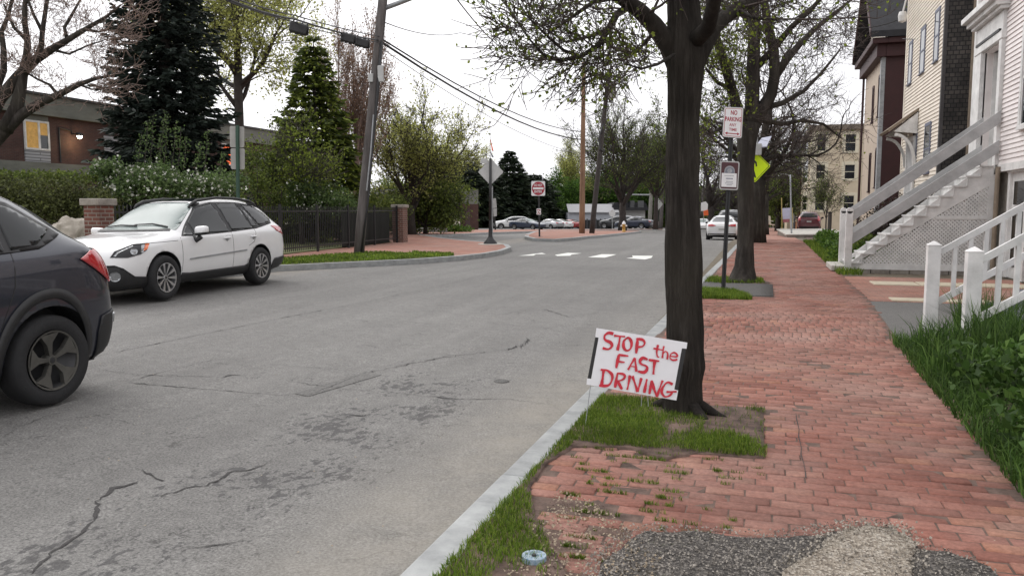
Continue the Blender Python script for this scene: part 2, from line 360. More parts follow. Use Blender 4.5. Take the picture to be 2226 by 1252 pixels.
M['red_lens'] = mat('red_lens', (.42, .012, .018), .12, .1, 6, spec=.8, coat=1)
M['amber'] = mat('amber_lens', (.75, .14, .02), .15, .1, 6, spec=.8, coat=1)
M['lamp_glass'] = mat('lamp_glass', (.30, .31, .32), .08, .25, 30, metal=.6, coat=1)
M['red_paint'] = mat('red_brush_paint', (.55, .02, .04), .5, .22, 30)
M['sign_white'] = mat('sign_white', (.74, .74, .74), .5, .05, 6)
M['board_white'] = mat('board_white', (.78, .78, .80), .45, .04, 6)
M['sign_red'] = mat('sign_red', (.33, .012, .03), .45, .15, 9)
M['sign_maroon'] = mat('sign_maroon', (.055, .008, .012), .4, .15, 9)
M['sign_blue'] = mat('sign_grey_ink', (.16, .18, .22), .5, .1, 9)
M['lime'] = mat('fluorescent_lime', (.62, .84, .0), .5, .04, 5)
M['orange'] = mat('orange_fabric', (.75, .13, .03), .7, .2, 6)
M['yellow'] = mat('hydrant_yellow', (.42, .24, .04), .5, .2, 9)
M['solar'] = mat('solar_panel', (.42, .43, .52), .3, .08, 5)
M['wood'] = mat('unpainted_wood', (.25, .20, .15), .85, .2, 6)
M['lit'] = mat('lit_curtain', (.45, .27, .08), .8, .3, 5, emit=((.8, .45, .14), .16))
M['orange_lit'] = mat('lit_orange_panel', (.7, .15, .05), .8, .3, 5, emit=((1, .16, .05), .75))
M['lampon'] = mat('lamp_on', (1, .9, .7), .5, 0.02, 5, emit=((1, .85, .62), 9))
M['rock'] = mat('pale_rock', (.30, .26, .21), .9, .3, 3, .8, 9, col2=(.46, .42, .36))
M['car_white'] = paint_mat('white_car_paint', (.74, .74, .74)); M['car_grey'] = paint_mat('dark_grey_car_paint', (.022, .025, .038), .35, .02, .3)
M['car_blue'] = paint_mat('dark_blue_car_paint', (.02, .03, .06)); M['car_black'] = paint_mat('black_car_paint', (.015, .016, .02)); M['car_maroon'] = paint_mat('maroon_car_paint', (.10, .012, .02)); M['car_silver'] = paint_mat('silver_car_paint', (.45, .46, .48), .5); M['car_red'] = paint_mat('red_car_paint', (.3, .03, .03))
# ---------------- many small pieces as one mesh ----------------
def inst_mesh(name, V, faces, mats, parent=None, idx=None, smooth=False):
    """V (N,k,3); faces: template faces over the k vertices"""
    V = np.asarray(V, dtype=np.float32); N, k, _ = V.shape; me = bpy.data.meshes.new(name); o = link_mesh(name, me, parent)
    V = V.reshape(-1, 3)
    if parent is not None: V = V-np.array(ORG[o.name], dtype=np.float32)
    T = np.concatenate([np.array(f) for f in faces]); off = (np.arange(N)*k)[:, None]
    loops = (T[None, :]+off).ravel().astype(np.int32)
    ln = np.array([len(f) for f in faces]); tot = np.tile(ln, N); st = np.concatenate([[0], np.cumsum(tot)[:-1]])
    me.vertices.add(len(V)); me.vertices.foreach_set('co', V.ravel()); me.loops.add(len(loops)); me.loops.foreach_set('vertex_index', loops)
    me.polygons.add(len(tot)); me.polygons.foreach_set('loop_start', st.astype(np.int32)); me.polygons.foreach_set('loop_total', tot.astype(np.int32))
    if not isinstance(mats, (list, tuple)): mats = [mats]
    for m in mats: me.materials.append(m)
    if idx is not None: me.polygons.foreach_set('material_index', np.repeat(np.asarray(idx), len(faces)).astype(np.int32))
    if smooth: me.polygons.foreach_set('use_smooth', np.ones(len(tot), dtype=bool))
    me.update(calc_edges=True); return o
def unit(v): return v/np.maximum(np.linalg.norm(v, axis=-1, keepdims=True), 1e-9)
def blades(name, pts, h, w, mats, parent=None, lean=.5, rng=RNG):
    pts = np.asarray(pts, dtype=float); N = len(pts)
    hh = h*rng.uniform(.5, 1.25, N)[:, None]; a = rng.uniform(0, 2*np.pi, N); s = np.stack([np.cos(a), np.sin(a), 0*a], 1)*w*rng.uniform(.6, 1.2, N)[:, None]/2
    b = rng.uniform(0, 2*np.pi, N); ln = np.stack([np.cos(b), np.sin(b), 0*b], 1)*rng.uniform(0, lean, N)[:, None]*hh
    up = np.array([0, 0, 1.0]); m = pts+up*hh*.6+ln*.35; t = pts+up*hh+ln*1.0; t[:, 2] -= (np.linalg.norm(ln, axis=1)**2/np.maximum(hh[:, 0], 1e-6))*.3
    V = np.stack([pts-s, pts+s, m+s*.75, m-s*.75, t], 1)
    return inst_mesh(name, V, [(0, 1, 2, 3), (3, 2, 4)], mats, parent)
def leaf_verts(c, size, rng=RNG, flat=0.0, asp=.62):
    c = np.asarray(c, dtype=float); N = len(c); d = unit(rng.normal(size=(N, 3))); n = rng.normal(size=(N, 3)); n[:, 2] += flat; n = unit(n)
    d = unit(d-n*(d*n).sum(1)[:, None]); s = np.cross(n, d); L = (size*rng.uniform(.6, 1.3, N))[:, None]
    fold = n*L*.12
    return np.stack([c, c+d*L*.45+s*L*asp/2+fold, c+d*L, c+d*L*.45-s*L*asp/2+fold], 1)
def leaves(name, c, size, mats, parent=None, rng=RNG, flat=0.0, asp=.62, idx=None):
    return inst_mesh(name, leaf_verts(c, size, rng, flat, asp), [(0, 1, 2, 3)], mats, parent, idx=idx)
def inside(poly, x, y):
    x = np.asarray(x); y = np.asarray(y); c = np.zeros(x.shape, bool); n = len(poly)
    for i in range(n):
        x0, y0 = poly[i][:2]; x1, y1 = poly[(i+1) % n][:2]
        if y0 == y1: continue
        t = ((y0 > y) != (y1 > y)) & (x < (x1-x0)*(y-y0)/(y1-y0)+x0); c ^= t
    return c
def scatter(poly, n, rng=RNG):
    xs = [p[0] for p in poly]; ys = [p[1] for p in poly]
    x = rng.uniform(min(xs), max(xs), n*3); y = rng.uniform(min(ys), max(ys), n*3); k = inside(poly, x, y); return x[k][:n], y[k][:n]
# ---------------- the setting ----------------
mb = MB()   # bare ground out to the horizon
xs = [-900, -300, -120, -72.02, -72, -1.30, -1.28, 8, 60, 200, 900]; zc = [.0, .0, .1, .1, -.55, -.55, -.035, -.035, -.035, 0, 0]
ys = [-30, -10, 5, 20, 38]+list(range(48, 261, 15))+[320, 500, 900]
mb.add([(x, y, z-drop(y)) for y in ys for x, z in zip(xs, zc)], [(j*11+i, j*11+i+1, (j+1)*11+i+1, (j+1)*11+i) for j in range(len(ys)-1) for i in range(10)])
structure(mb.build('ground', M['earth'], smooth=False))
mb = MB(); xs = [-71.9, -40, -20, -10.85, -8.5, -6, -4, -2.5]; ys = list(range(-24, 262, 3)); n = len(xs)+1
mb.add([(x, y, road_z(x, y)) for y in ys for x in xs+[KX(y)+.08]], [(j*n+i, j*n+i+1, (j+1)*n+i+1, (j+1)*n+i) for j in range(len(ys)-1) for i in range(n-1)])
structure(mb.build('road', M['asphalt'], smooth=True))
# right kerb of long granite stones
mb = MB(); y = -3.0; i = 0
while y < 200:
    L = 2.4 if y < 60 else 8; y1 = y+L-.022; rz = random.Random(i).uniform(-.006, .006); dx = random.Random(i+99).uniform(-.008, .008); a = random.Random(i+5).uniform(-.006, .006)
    x0, x1 = KX(y)+dx, KX(y1)+dx+a; z0, z1 = rz-drop(y), rz-drop(y1)
    mb.add([(x0, y, z0-.32), (x0+.165, y, z0-.32), (x1+.165, y1, z1-.32), (x1, y1, z1-.32), (x0, y, z0+.004), (x0+.165, y, z0+.004), (x1+.165, y1, z1+.004), (x1, y1, z1+.004)],
           [(3, 2, 1, 0), (4, 5, 6, 7), (0, 1, 5, 4), (1, 2, 6, 5), (2, 3, 7, 6), (3, 0, 4, 7)]); y += L; i += 1
structure(mb.build('kerb', M['granite'], bevel=.012))
def GL(pts, zf=walk_z): return [tuple(GP(px, py, zf)[:2]) for px, py in pts]
brick_left = GL([(1215, 1252), (1180, 1180), (1150, 1120), (1140, 1060), (1175, 1010), (1235, 972)]); brick_left = [(brick_left[0][0], -2)]+brick_left
def BL(y):
    if y >= 6.15: return KX(y)+.18
    p = brick_left
    for (a, b), (c, d) in zip(p, p[1:]):
        if b <= y <= d: return a+(c-a)*(y-b)/(d-b)
    return p[-1][0]
PIT2 = [(-2, 13.8), (-.12, 13.8), (-.12, 14.25), (.30, 14.25), (.30, 16.9), (.1, 17.9), (-2, 17.9)]
PATCH = GL([(1300, 1252), (1318, 1222), (1372, 1178), (1405, 1160), (1480, 1160), (1560, 1166), (1640, 1177), (1720, 1174), (1790, 1168), (1850, 1152), (1935, 1150), (1980, 1172), (1996, 1200), (2062, 1206), (2125, 1226), (2165, 1252)])
PATCH = [(PATCH[0][0]-.02, 1.2)]+PATCH+[(PATCH[-1][0]+.1, 1.2)]
def in_pit(x, y): return ((y > 4.93) & (y < 6.17) & (x < .075)) | inside(PIT2, x, y) | ((y > 43.2) & (y < 45.2) & (x < .2))
def heave(x, y): return .011*noise.noise(Vector((x*1.1, y*.9, 3)))+.006*noise.noise(Vector((x*3, y*3, 8)))+(.03*math.exp(-((y-9.0)/.5)**2) if y < 12 else 0)-.02*math.exp(-((x+.55)/.35)**2-((y-4.6)/.35)**2)
bl = []
def lay(y0, y1, along_x=True):
    a, b = (.205, .102) if along_x else (.102, .205)
    j = 0; y = y0
    while y < y1-.02:
        yy = y+b/2; x = -1.75+((j % 2)*.5*a if along_x else 0)+.03*math.sin(j*1.7)+.012*noise.noise(Vector((3, y*.7, 0)))
        ybow = 0
        while x < 3.5:
            xx = x+a/2
            if (xx < EX(yy)+.02*math.sin(yy*9) and xx > BL(yy)+.05): bl.append((xx, yy+(.015*noise.noise(Vector((xx*.8, yy*.8, 1))) if yy < 20 else 0)+.010*xx, a-.0045, b-.0035))
            x += a+.001
        y += b+.001; j += 1
lay(-1.0, 9.05); lay(9.055, 12.2, False); lay(12.2, 46)
B = np.array(bl); k = ~in_pit(B[:, 0], B[:, 1]); B = B[k]
# a few bricks are missing or sunken at the ragged left end
k = ~((B[:, 0] < -.55) & (B[:, 1] < 3.9) & (RNG.random(len(B)) < .45)); B = B[k]; k = ~(inside(PATCH, B[:, 0], B[:, 1]+.04)); B = B[k]
N = len(B); hz = np.array([heave(x, y) for x, y in B[:, :2]])-np.array([drop(y) for y in B[:, 1]])+RNG.normal(0, .0018, N)
ang = RNG.normal(0, .012, N); tx = RNG.normal(0, .010, N); ty = RNG.normal(0, .014, N)
ca, sa = np.cos(ang), np.sin(ang)
def corner(sx, sy, ins, dz):
    lx = sx*(B[:, 2]/2-ins); ly = sy*(B[:, 3]/2-ins)
    return np.stack([B[:, 0]+lx*ca-ly*sa, B[:, 1]+lx*sa+ly*ca, hz+dz+lx*tx+ly*ty], 1)
cs = [(-1, -1), (1, -1), (1, 1), (-1, 1)]
V = np.stack([corner(x, y, 0, -.05) for x, y in cs]+[corner(x, y, 0, -.006) for x, y in cs]+[corner(x, y, .006, 0) for x, y in cs], 1)
ft = [(8, 9, 10, 11)]+[(i, (i+1) % 4, (i+1) % 4+4, i+4) for i in range(4)]+[(i+4, (i+1) % 4+4, (i+1) % 4+8, i+8) for i in range(4)]
structure(inst_mesh('sidewalk', V, ft, M['pavers']))
mb = MB(); ys = [-3]+[i*.25 for i in range(0, 80)]+list(range(20, 47)); rows = []
for y in ys:
    for t in range(13):
        x = KX(y)+.15+(EX(y)+.06-KX(y)-.15)*t/12; rows.append((x, y, heave(x, y)-.0045-drop(y)-(.03 if y > 6.17 or x > .1 else 0)*0))
mb.add(rows, [(j*13+i, j*13+i+1, (j+1)*13+i+1, (j+1)*13+i) for j in range(len(ys)-1) for i in range(12)])
structure(mb.build('sidewalk_bed', M['sandbed'], smooth=True))
ys = list(range(45, 200, 5))
mb = MB(); mb.add([(x, y, walk_z(0, y)-(.004 if y > 46 else .035)) for y in ys for x in (KX(y)+.15, EX(y))], [(2*j, 2*j+1, 2*j+3, 2*j+2) for j in range(len(ys)-1)])
structure(mb.build('sidewalk_far', M['far_pavers']))
# patches in the foreground and beside the second tree
def lumpy(outline, zf, step, amp, sc, off):
    m = ground_poly(outline, zf, step, .06, off); m.v = [(x, y, z+(amp*noise.noise(Vector((x*sc, y*sc, 0)))+amp*.5*noise.noise(Vector((x*sc*3, y*sc*3, 5))))) for x, y, z in m.v]; return m
rag = []
for (a, b), (c, d) in zip(PATCH, PATCH[1:]+PATCH[:1]):
    for t in range(8):
        x = a+(c-a)*t/8; y = b+(d-b)*t/8; q = .018 if y > 2.5 else 0
        rag.append((x+q*noise.noise(Vector((x*14, y*14, 1))), y+q*noise.noise(Vector((x*14, y*14, 7)))))
m_, nt_, b_ = new_mat('gravel_asphalt'); pos_ = nd(nt_, 'ShaderNodeNewGeometry').outputs['Position']
vo = nd(nt_, 'ShaderNodeTexVoronoi', {'Vector': pos_, 'Scale': 95}); cc = ramp(nt_, nd(nt_, 'ShaderNodeSeparateXYZ', {0: vo.outputs['Color']}).outputs[0], [(0, (.045, .04, .037)), (.6, (.10, .09, .08)), (.9, (.20, .18, .16)), (1, (.33, .30, .27))])
cc = mixc(nt_, 1, cc, ramp(nt_, noise_fac(nt_, 3, 4, .6), [(.3, .7), (.7, 1.25)]), 'MULTIPLY'); nt_.links.new(cc, b_.inputs['Base Color']); b_.inputs['Roughness'].default_value = .9; bump(nt_, b_, vo.outputs['Distance'], .9, .02); M['gravel_asphalt'] = m_
m_, nt_, b_ = new_mat('gravel_concrete'); pos_ = nd(nt_, 'ShaderNodeNewGeometry').outputs['Position']
vo = nd(nt_, 'ShaderNodeTexVoronoi', {'Vector': pos_, 'Scale': 75}); cc = ramp(nt_, nd(nt_, 'ShaderNodeSeparateXYZ', {0: vo.outputs['Color']}).outputs[0], [(0, (.17, .14, .11)), (.5, (.34, .29, .23)), (1, (.50, .45, .38))])
nt_.links.new(cc, b_.inputs['Base Color']); b_.inputs['Roughness'].default_value = .9; bump(nt_, b_, vo.outputs['Distance'], .9, .02); M['gravel_concrete'] = m_
structure(lumpy(rag, walk_z, .03, .010, 6, .016).build('asphalt_patch', M['gravel_asphalt'], smooth=True))
cp = GL([(1700, 1252), (1745, 1225), (1790, 1200), (1800, 1175), (1850, 1154), (1930, 1152), (1972, 1172), (1990, 1200), (1975, 1252)]); cp = [(cp[0][0]-.1, 1.2)]+cp+[(cp[-1][0]-.15, 1.2)]
rg = []
for (a, b), (c, d) in zip(cp, cp[1:]+cp[:1]):
    for t in range(6):
        x = a+(c-a)*t/6; y = b+(d-b)*t/6; rg.append((x+.02*noise.noise(Vector((x*18, y*18, 1))), y+.02*noise.noise(Vector((x*18, y*18, 7)))))
structure(lumpy(rg, walk_z, .03, .010, 6, .024).build('concrete_patch', M['gravel_concrete'], smooth=True))
structure(lumpy([(-1.05, 15.0), (-.1, 14.4), (.28, 14.35), (.3, 16.6), (-1.05, 16.9)], walk_z, .3, .02, 2, .012).build('tree_pit_patch', M['patch_asphalt'], smooth=True))
# driveway and stone strips beside the porch stairs
structure(ground_poly([(EX(10.0)+.05, 9.7), (EX(14.2)+.05, 14.25), (6, 14.3), (6, 11.9), (2.6, 10.6)], walk_z, 1, .1, -.012).build('driveway', M['drive_asphalt']))
structure(ground_poly([(EX(14.3)+.02, 14.3), (EX(20)+.04, 19.4), (5.2, 19.4), (5.2, 14.3)], walk_z, 1, .1, -.01).build('brick_path', M['far_pavers']))
mb = MB()
for (yy, w) in ((14.35, .45), (17.3, .8)):
    x = 2.15 if yy < 15 else 2.25
    while x < 5.0:
        L = random.uniform(.7, 1.1); mb.box(x, yy+random.uniform(0, .05), -.05, x+L-.03, yy+w, .006+random.uniform(0, .008)); x += L
structure(mb.build('stone_strip', M['flagstone'], bevel=.01))
# grass strip and tree pits
def soil(outline, name, amp=.02, off=-.0, mat_=M['turf'], step=.12):
    return structure(lumpy(outline, walk_z, step, amp, 4, off).build(name, mat_, smooth=True))
strip = [(KX(-1)+.15, -1)]+[(KX(6.2)+.15, 6.2)]+[(.075, 6.17), (.075, 4.93), (-.1, 4.925), (-.33, 4.90), (-.43, 4.83), (-.50, 4.75), (-.58, 4.80), (-.72, 4.90), (-.9, 4.87)]+[(x+.03, y) for x, y in brick_left[::-1][:-1]]+[(brick_left[0][0], -1)]
soil(strip, 'tree_pit_soil', .016, .008, M['sandbed'])
soil([(KX(13.8)+.16, 13.75), (-.1, 13.8), (-.1, 14.5), (.25, 14.4), (.3, 16.9), (.1, 17.9), (KX(17.8)+.16, 17.9)], 'tree_pit_soil_far', .02, .0, M['sandbed'], .3)
soil([(KX(44)+.16, 43.2), (.25, 43.2), (.25, 45.2), (KX(44)+.16, 45.2)], 'tree_pit_soil_farther', .02, .01, M['sandbed'], .4)
def turf_pts(poly, n, dens, z=.0):
    x, y = scatter(poly, n); k = np.array([dens(a, b) for a, b in zip(x, y)]); g = RNG.random(len(x)) < k; x, y = x[g], y[g]
    return np.stack([x, y, np.array([z-drop(b) for b in y])], 1)
def dens1(x, y):
    d = .5+1.5*noise.noise(Vector((x*3.2, y*3.2, 2)))
    if y > 4.9: d += .55-1.5*max(0, (x+.45))*(1 if y > 5.15 else .2)-(1.1*math.exp(-((x+.48)/.42)**2-((y-5.95)/.35)**2))
    else: d += .6-2.2*max(0, x-(KX(y)+.42))+(-.5 if y < 3.4 and x > -1.0 else 0)
    if y > 5.05 and y < 5.35 and x > -.5: d += .3
    if y > 5.3 and x > -.32: d -= .75
    edge = 4.93-.10*max(0, noise.noise(Vector((x*4, 3, 0))))-.16*math.exp(-((x+.52)/.13)**2)
    if y < edge and x > BL(min(y, 4.9))+.02: return 0
    if y <= 4.93 and x > BL(y)-.05: d -= .5
    return max(.03, min(1, d))
tag(blades('grass', turf_pts([(KX(-1)+.15, -1), (KX(6.2)+.15, 6.22), (.09, 6.2), (.09, 4.7), (-1.0, 4.7)]+[(x+.05, y) for x, y in brick_left[::-1][1:-1]]+[(brick_left[0][0], -1)], 76000, dens1, .012), .036, .0045, M['grass'], lean=1.0), 'short bright green grass growing in the tree pit and along the kerb', kind='stuff')
gp2 = turf_pts([(KX(14)+.14, 13.7), (-.05, 13.75), (-.2, 14.5), (-.4, 15.0), (KX(15)+.14, 15.2)], 7000, lambda x, y: .8, .0)
gp3 = turf_pts([(KX(16.6)+.14, 16.6), (.15, 16.9), (.1, 17.9), (KX(17.6)+.14, 17.9)], 4000, lambda x, y: .5, .0)
tag(blades('grass', np.concatenate([gp2, gp3]), .09, .012, M['grass'], lean=.9), 'ragged grass tufts around the foot of the parking sign post', kind='stuff')
# weeds sprouting from the brick joints
x, y = scatter([(-1.05, 3.0), (-.2, 3.0), (0, 4.2), (.1, 4.95), (-1.05, 5)], 1300); k = np.array([noise.noise(Vector((a*6, b*6, 0))) > .12 for a, b in zip(x, y)]); x, y = x[k], y[k]
cl = np.stack([np.repeat(x, 9)+RNG.normal(0, .010, len(x)*9), np.repeat((np.round(y/.105)*.105), 9)+RNG.normal(0, .004, len(x)*9), np.full(len(x)*9, -.005)], 1)
st_x, st_y = scatter([(x-.05, y) for x, y in GL([(1290, 1252), (1310, 1215), (1365, 1170), (1400, 1150), (1480, 1148), (1640, 1165), (1720, 1163), (1850, 1140), (1940, 1138), (2000, 1190), (2130, 1212), (2200, 1252)])]+[(.7, 2.9), (-.6, 2.9)], 5200)
tag(leaves('loose_gravel', np.stack([st_x, st_y, np.full(len(st_x), .022)], 1), .011, mat('loose_gravel', (.16, .14, .12), .9, .6, 90, col2=(.42, .38, .33)), flat=1, asp=1.0), 'loose grey and tan stones scattered over and around the asphalt patch', kind='stuff')
cx_, cy_ = [], []
for (a, b), (c, d) in zip(rg, rg[1:]):
    for _ in range(14): u = RNG.random(); cx_.append(a+(c-a)*u+RNG.normal(0, .035)); cy_.append(b+(d-b)*u+RNG.normal(0, .035))
tag(leaves('pale_gravel', np.stack([np.array(cx_), np.array(cy_), np.full(len(cx_), .034)], 1), .012, mat('pale_gravel', (.30, .26, .21), .9, .4, 90, col2=(.50, .45, .38)), flat=1, asp=1.0), 'pale stones crumbling off the edge of the concrete patch', kind='stuff')
tag(blades('joint_weeds', cl, .026, .004, M['grass'], lean=1), 'tiny weeds sprouting between the sidewalk bricks', kind='stuff')
# left sidewalk, its lawn, the island and the far sidewalk
L = left_z
lk = [(-10.72, -14), (-10.72, 8), (-10.66, 13)]+GL([(600, 578), (770, 570), (900, 564), (1000, 557), (1055, 551), (1090, 545), (1110, 538), (1104, 532), (1080, 528), (1016, 523), (960, 517), (921, 511), (900, 507.5)], L)
in_edge = [(-30, 55), (-30, 34), (-13.6, 28.4), (-12.1, 11.5), (-12.1, -14)]
structure(ground_poly([p for p in lk]+in_edge, L, 3, .3, 0).build('sidewalk_left', M['far_pavers']))
def kerb_line(pts, name, zf, w=.16, closed=False):
    mb = MB(); n = len(pts); off = []
    for i, p in enumerate(pts):
        a = pts[i-1] if (i or closed) else p; b = pts[(i+1) % n] if (i < n-1 or closed) else p
        t = Vector((b[0]-a[0], b[1]-a[1])).normalized(); off.append((p[0]+t.y*.02, p[1]-t.x*.02, p[0]-t.y*w, p[1]+t.x*w))
    vs = []; fs = []
    for p, o in zip(pts, off):
        z = zf(p[0], p[1])
        vs += [(o[0], o[1], z-.3), (o[0], o[1], z+.006), (o[2], o[3], z+.006), (o[2], o[3], z-.3)]
    for i in range(n if closed else n-1):
        j = (i+1) % n
        for q in range(3): fs.append((4*i+q, 4*j+q, 4*j+q+1, 4*i+q+1))
    mb.add(vs, fs); return structure(mb.build(name, M['granite']))
def dense(pts, step=1.5):
    out = []
    for a, b in zip(pts, pts[1:]):
        n = max(1, int(math.hypot(b[0]-a[0], b[1]-a[1])/step)); out += [(a[0]+(b[0]-a[0])*i/n, a[1]+(b[1]-a[1])*i/n) for i in range(n)]
    return out+[pts[-1]]
kerb_line(dense(lk), 'kerb_left', L)
structure(ground_poly([(-12.15, -14), (-12.15, 11.5), (-13.65, 28.3), (-31, 34), (-31, 52), (-32.6, 52), (-70, 45), (-70, -14)], L, 6, .1, .02).build('lawn', M['turf']))
vg = [(lk[2][0]-.2, 13)]+[(x-.17, y) for x, y in lk[3:7]]+GL([(985, 552), (900, 548.5), (780, 550.5), (640, 561)], L)+[(-12.0, 13)]
structure(lumpy(vg, L, .8, .03, 1, .012).build('grass_verge', M['turf'], smooth=True))
x, y = scatter(vg, 9000); k = np.array([noise.noise(Vector((a*.9, b*.9, 2))) > -.25 for a, b in zip(x, y)]); x, y = x[k], y[k]
tag(blades('grass', np.stack([x, y, np.array([L(a, b)+.01 for a, b in zip(x, y)])], 1), .07, .03, M['grass'], lean=1), 'patchy verge grass along the kerb below the tall utility pole', kind='stuff')
isl = GL([(1141, 514.5), (1160, 518.5), (1210, 520), (1250, 517), (1304, 512), (1350, 507.5), (1393, 503)], L)+GL([(1393, 501.8), (1340, 501.6), (1300, 501.8), (1240, 501.6), (1185, 501.5), (1160, 504), (1144, 509)], L)
structure(ground_poly(isl, L, 4, .3, 0).build('traffic_island', M['far_pavers'])); kerb_line(dense(isl+[isl[0]], 3)[:-1], 'kerb_island', L, .18, True)
fk = GL([(921, 511), (981, 510), (1051, 506), (1115, 504), (1196, 502), (1304, 500.2), (1440, 499.2)], L)
fb = GL([(1440, 498.3), (1304, 498.6), (1196, 499), (1100, 499.2), (1000, 499.8), (940, 501), (900, 504)], L)
structure(ground_poly(fk+fb+[(-30, 52), (-29, 55)], L, 6, .3, 0).build('sidewalk_across', M['far_pavers'])); kerb_line(dense(fk, 3)[::-1][::-1], 'kerb_across', L, .2)
# crosswalk bars
for i, q in enumerate([[(1128, 556.5), (1178, 550), (1187, 552.5), (1165, 553), (1160, 556)], [(1206, 554.5), (1234, 550), (1264, 550.8), (1255, 552.3), (1242, 553.8), (1240, 556.3), (1212, 557)], [(1278, 559.5), (1308, 553), (1340, 553.3), (1330, 556.5), (1315, 560.5)], [(1361, 561.5), (1376, 559.7), (1374, 556), (1419, 556.5), (1416, 561), (1402, 564.5)]]):
    structure(ground_poly(GL(q, road_z), road_z, 1, 0, .005).build('crosswalk_bar', M['paint_line']))
# cracks, seams and the sunken patch in the road
def crack(pts, w, seed=0, jag=.03, name='road_crack'):
    rnd = random.Random(seed); g = GL(pts, road_z); mb = MB(); pl = []
    for a, b in zip(g, g[1:]):
        n = max(2, int(math.hypot(b[0]-a[0], b[1]-a[1])/.03))
        pl += [(a[0]+(b[0]-a[0])*i/n+jag*2.2*noise.noise(Vector((a[0]*3+i*.45, seed, 0)))+rnd.uniform(-.2, .2)*jag, a[1]+(b[1]-a[1])*i/n+jag*2.2*noise.noise(Vector((a[0]*3+i*.45, seed, 9)))+rnd.uniform(-.2, .2)*jag) for i in range(n)]
    pl.append(g[-1]); vs = []
    for i, p in enumerate(pl):
        q = pl[min(i+1, len(pl)-1)]; r_ = pl[max(i-1, 0)]; t = Vector((q[0]-r_[0], q[1]-r_[1]))
        t = t.normalized() if t.length > 0 else Vector((0, 1)); e = min(1, i/3, (len(pl)-1-i)/3)
        ww = w*(.12+abs(noise.noise(Vector((p[0]*4, p[1]*4, seed))))*1.9+.5*abs(noise.noise(Vector((p[0]*17, p[1]*17, seed)))))*max(e, .15)
        for s_ in (-1, 1): x = p[0]+t.y*ww*s_*rnd.uniform(.2, 1.3); y = p[1]-t.x*ww*s_*rnd.uniform(.2, 1.3); vs.append((x, y, road_z(x, y)+.0045))
    mb.add(vs, [(2*i, 2*i+1, 2*i+3, 2*i+2) for i in range(len(pl)-1)]); return structure(mb.build(name, M['crack']))
crack([(60, 1252), (120, 1195), (170, 1165), (205, 1130), (210, 1090), (245, 1062), (300, 1048)], .018, 1, .02)
crack([(345, 1083), (400, 1062), (455, 1055), (500, 1028), (560, 1018), (590, 1000)], .017, 2, .02)
crack([(305, 1020), (340, 1040), (360, 1045)], .014, 3, .02); crack([(125, 1090), (165, 1100)], .006, 4)
crack([(0, 952), (50, 925), (100, 905), (140, 895)], .005, 5); crack([(720, 908), (760, 905), (805, 902)], .014, 6, .02); crack([(380, 1195), (480, 1185), (530, 1175)], .008, 8, .02)
crack([(205, 776), (400, 735), (620, 690), (800, 656), (1000, 612), (1160, 568)], .007, 9, .012); crack([(205, 803), (300, 815), (480, 820)], .005, 10)
crack([(275, 832), (470, 848), (640, 862), (665, 861), (700, 848), (790, 812)], .008, 11, .012); crack([(275, 832), (330, 815), (470, 781), (640, 796), (790, 808)], .005, 12, .012)
crack([(480, 822), (505, 815), (540, 817)], .02, 13, .01); crack([(640, 830), (690, 838), (740, 845), (860, 855), (1000, 868), (1110, 868), (1230, 885)], .006, 14, .02)
crack([(790, 812), (850, 800), (960, 778), (1060, 765), (1130, 758), (1150, 738)], .009, 15, .03); crack([(820, 798), (900, 790), (1000, 768)], .006, 16, .03); crack([(860, 750), (930, 752)], .006, 17)
crack([(1100, 762), (1145, 745), (1148, 735)], .018, 18, .02); crack([(1180, 672), (1240, 690), (1300, 680)], .01, 19, .03); crack([(1060, 690), (1180, 668), (1330, 640)], .006, 20, .03); crack([(890, 700), (940, 706)], .012, 21, .02); crack([(1400, 760), (1430, 720), (1440, 690)], .02, 23, .04)
mb = MB(); q = GL([(795, 808), (830, 815), (670, 862), (640, 856)], road_z)
structure(ground_poly(q, road_z, .5, 0, .004).build('road_patch', asphalt_mat('worn_patch', .13, False)))
mb = MB(); gp_ = GL([(1730, 900), (1732, 915), (1737, 935), (1736, 950), (1742, 975), (1741, 990), (1749, 1015), (1752, 1040)]); mb.add([(x+d, y, heave(x, y)+.007) for i, (x, y) in enumerate(gp_) for d in ((-.0035, .0035) if i % 2 else (-.0015, .002))], [(2*i, 2*i+1, 2*i+3, 2*i+2) for i in range(7)]); structure(mb.build('joint_gap', M['crack']))
mb = MB(); c = GP(1090, 829, road_z); mb.lathe((c.x, c.y, road_z(c.x, c.y)), [(.001, .006), (.055, .006), (.062, .008), (.075, .004)], seg=16)
tag(mb.build('valve_cover', M['patch_asphalt']), 'small round dark metal valve cover flush in the asphalt', 'valve cover')
# bits of litter and pebbles on road and walk
N = 420; x = RNG.uniform(-7, 1.6, N); y = RNG.uniform(2.5, 13, N); k = (x < -1.5) | (x > .2); x, y = x[k], y[k]
z = np.array([road_z(a, b) if a < -1.4 else heave(a, b)+.004 for a, b in zip(x, y)])+.006
tag(leaves('grit', np.stack([x, y, z], 1), .013, mat('grit', (.30, .25, .19), .9, .5, 9), flat=4, asp=.9), 'scattered grit and pale pebbles on the road and bricks', kind='stuff')
N = 1700; x, y = scatter([(-.95, 2.6), (-.35, 2.6), (-.35, 3.3), (-.75, 3.9), (-.98, 4)], N)
tag(leaves('wood_chips', np.stack([x, y, np.full(len(x), .018)], 1), .014, mat('wood_chips', (.30, .24, .17), .9, .5, 30), flat=2, asp=.8), 'pale crumbs of mortar and chips beside the grass strip', kind='stuff')
c = GP(1161, 1223); root = thing('water_shutoff_cover', 'small round blue and grey water shutoff cover in the grass at the kerb', 'valve cover', (c.x, c.y, .03))
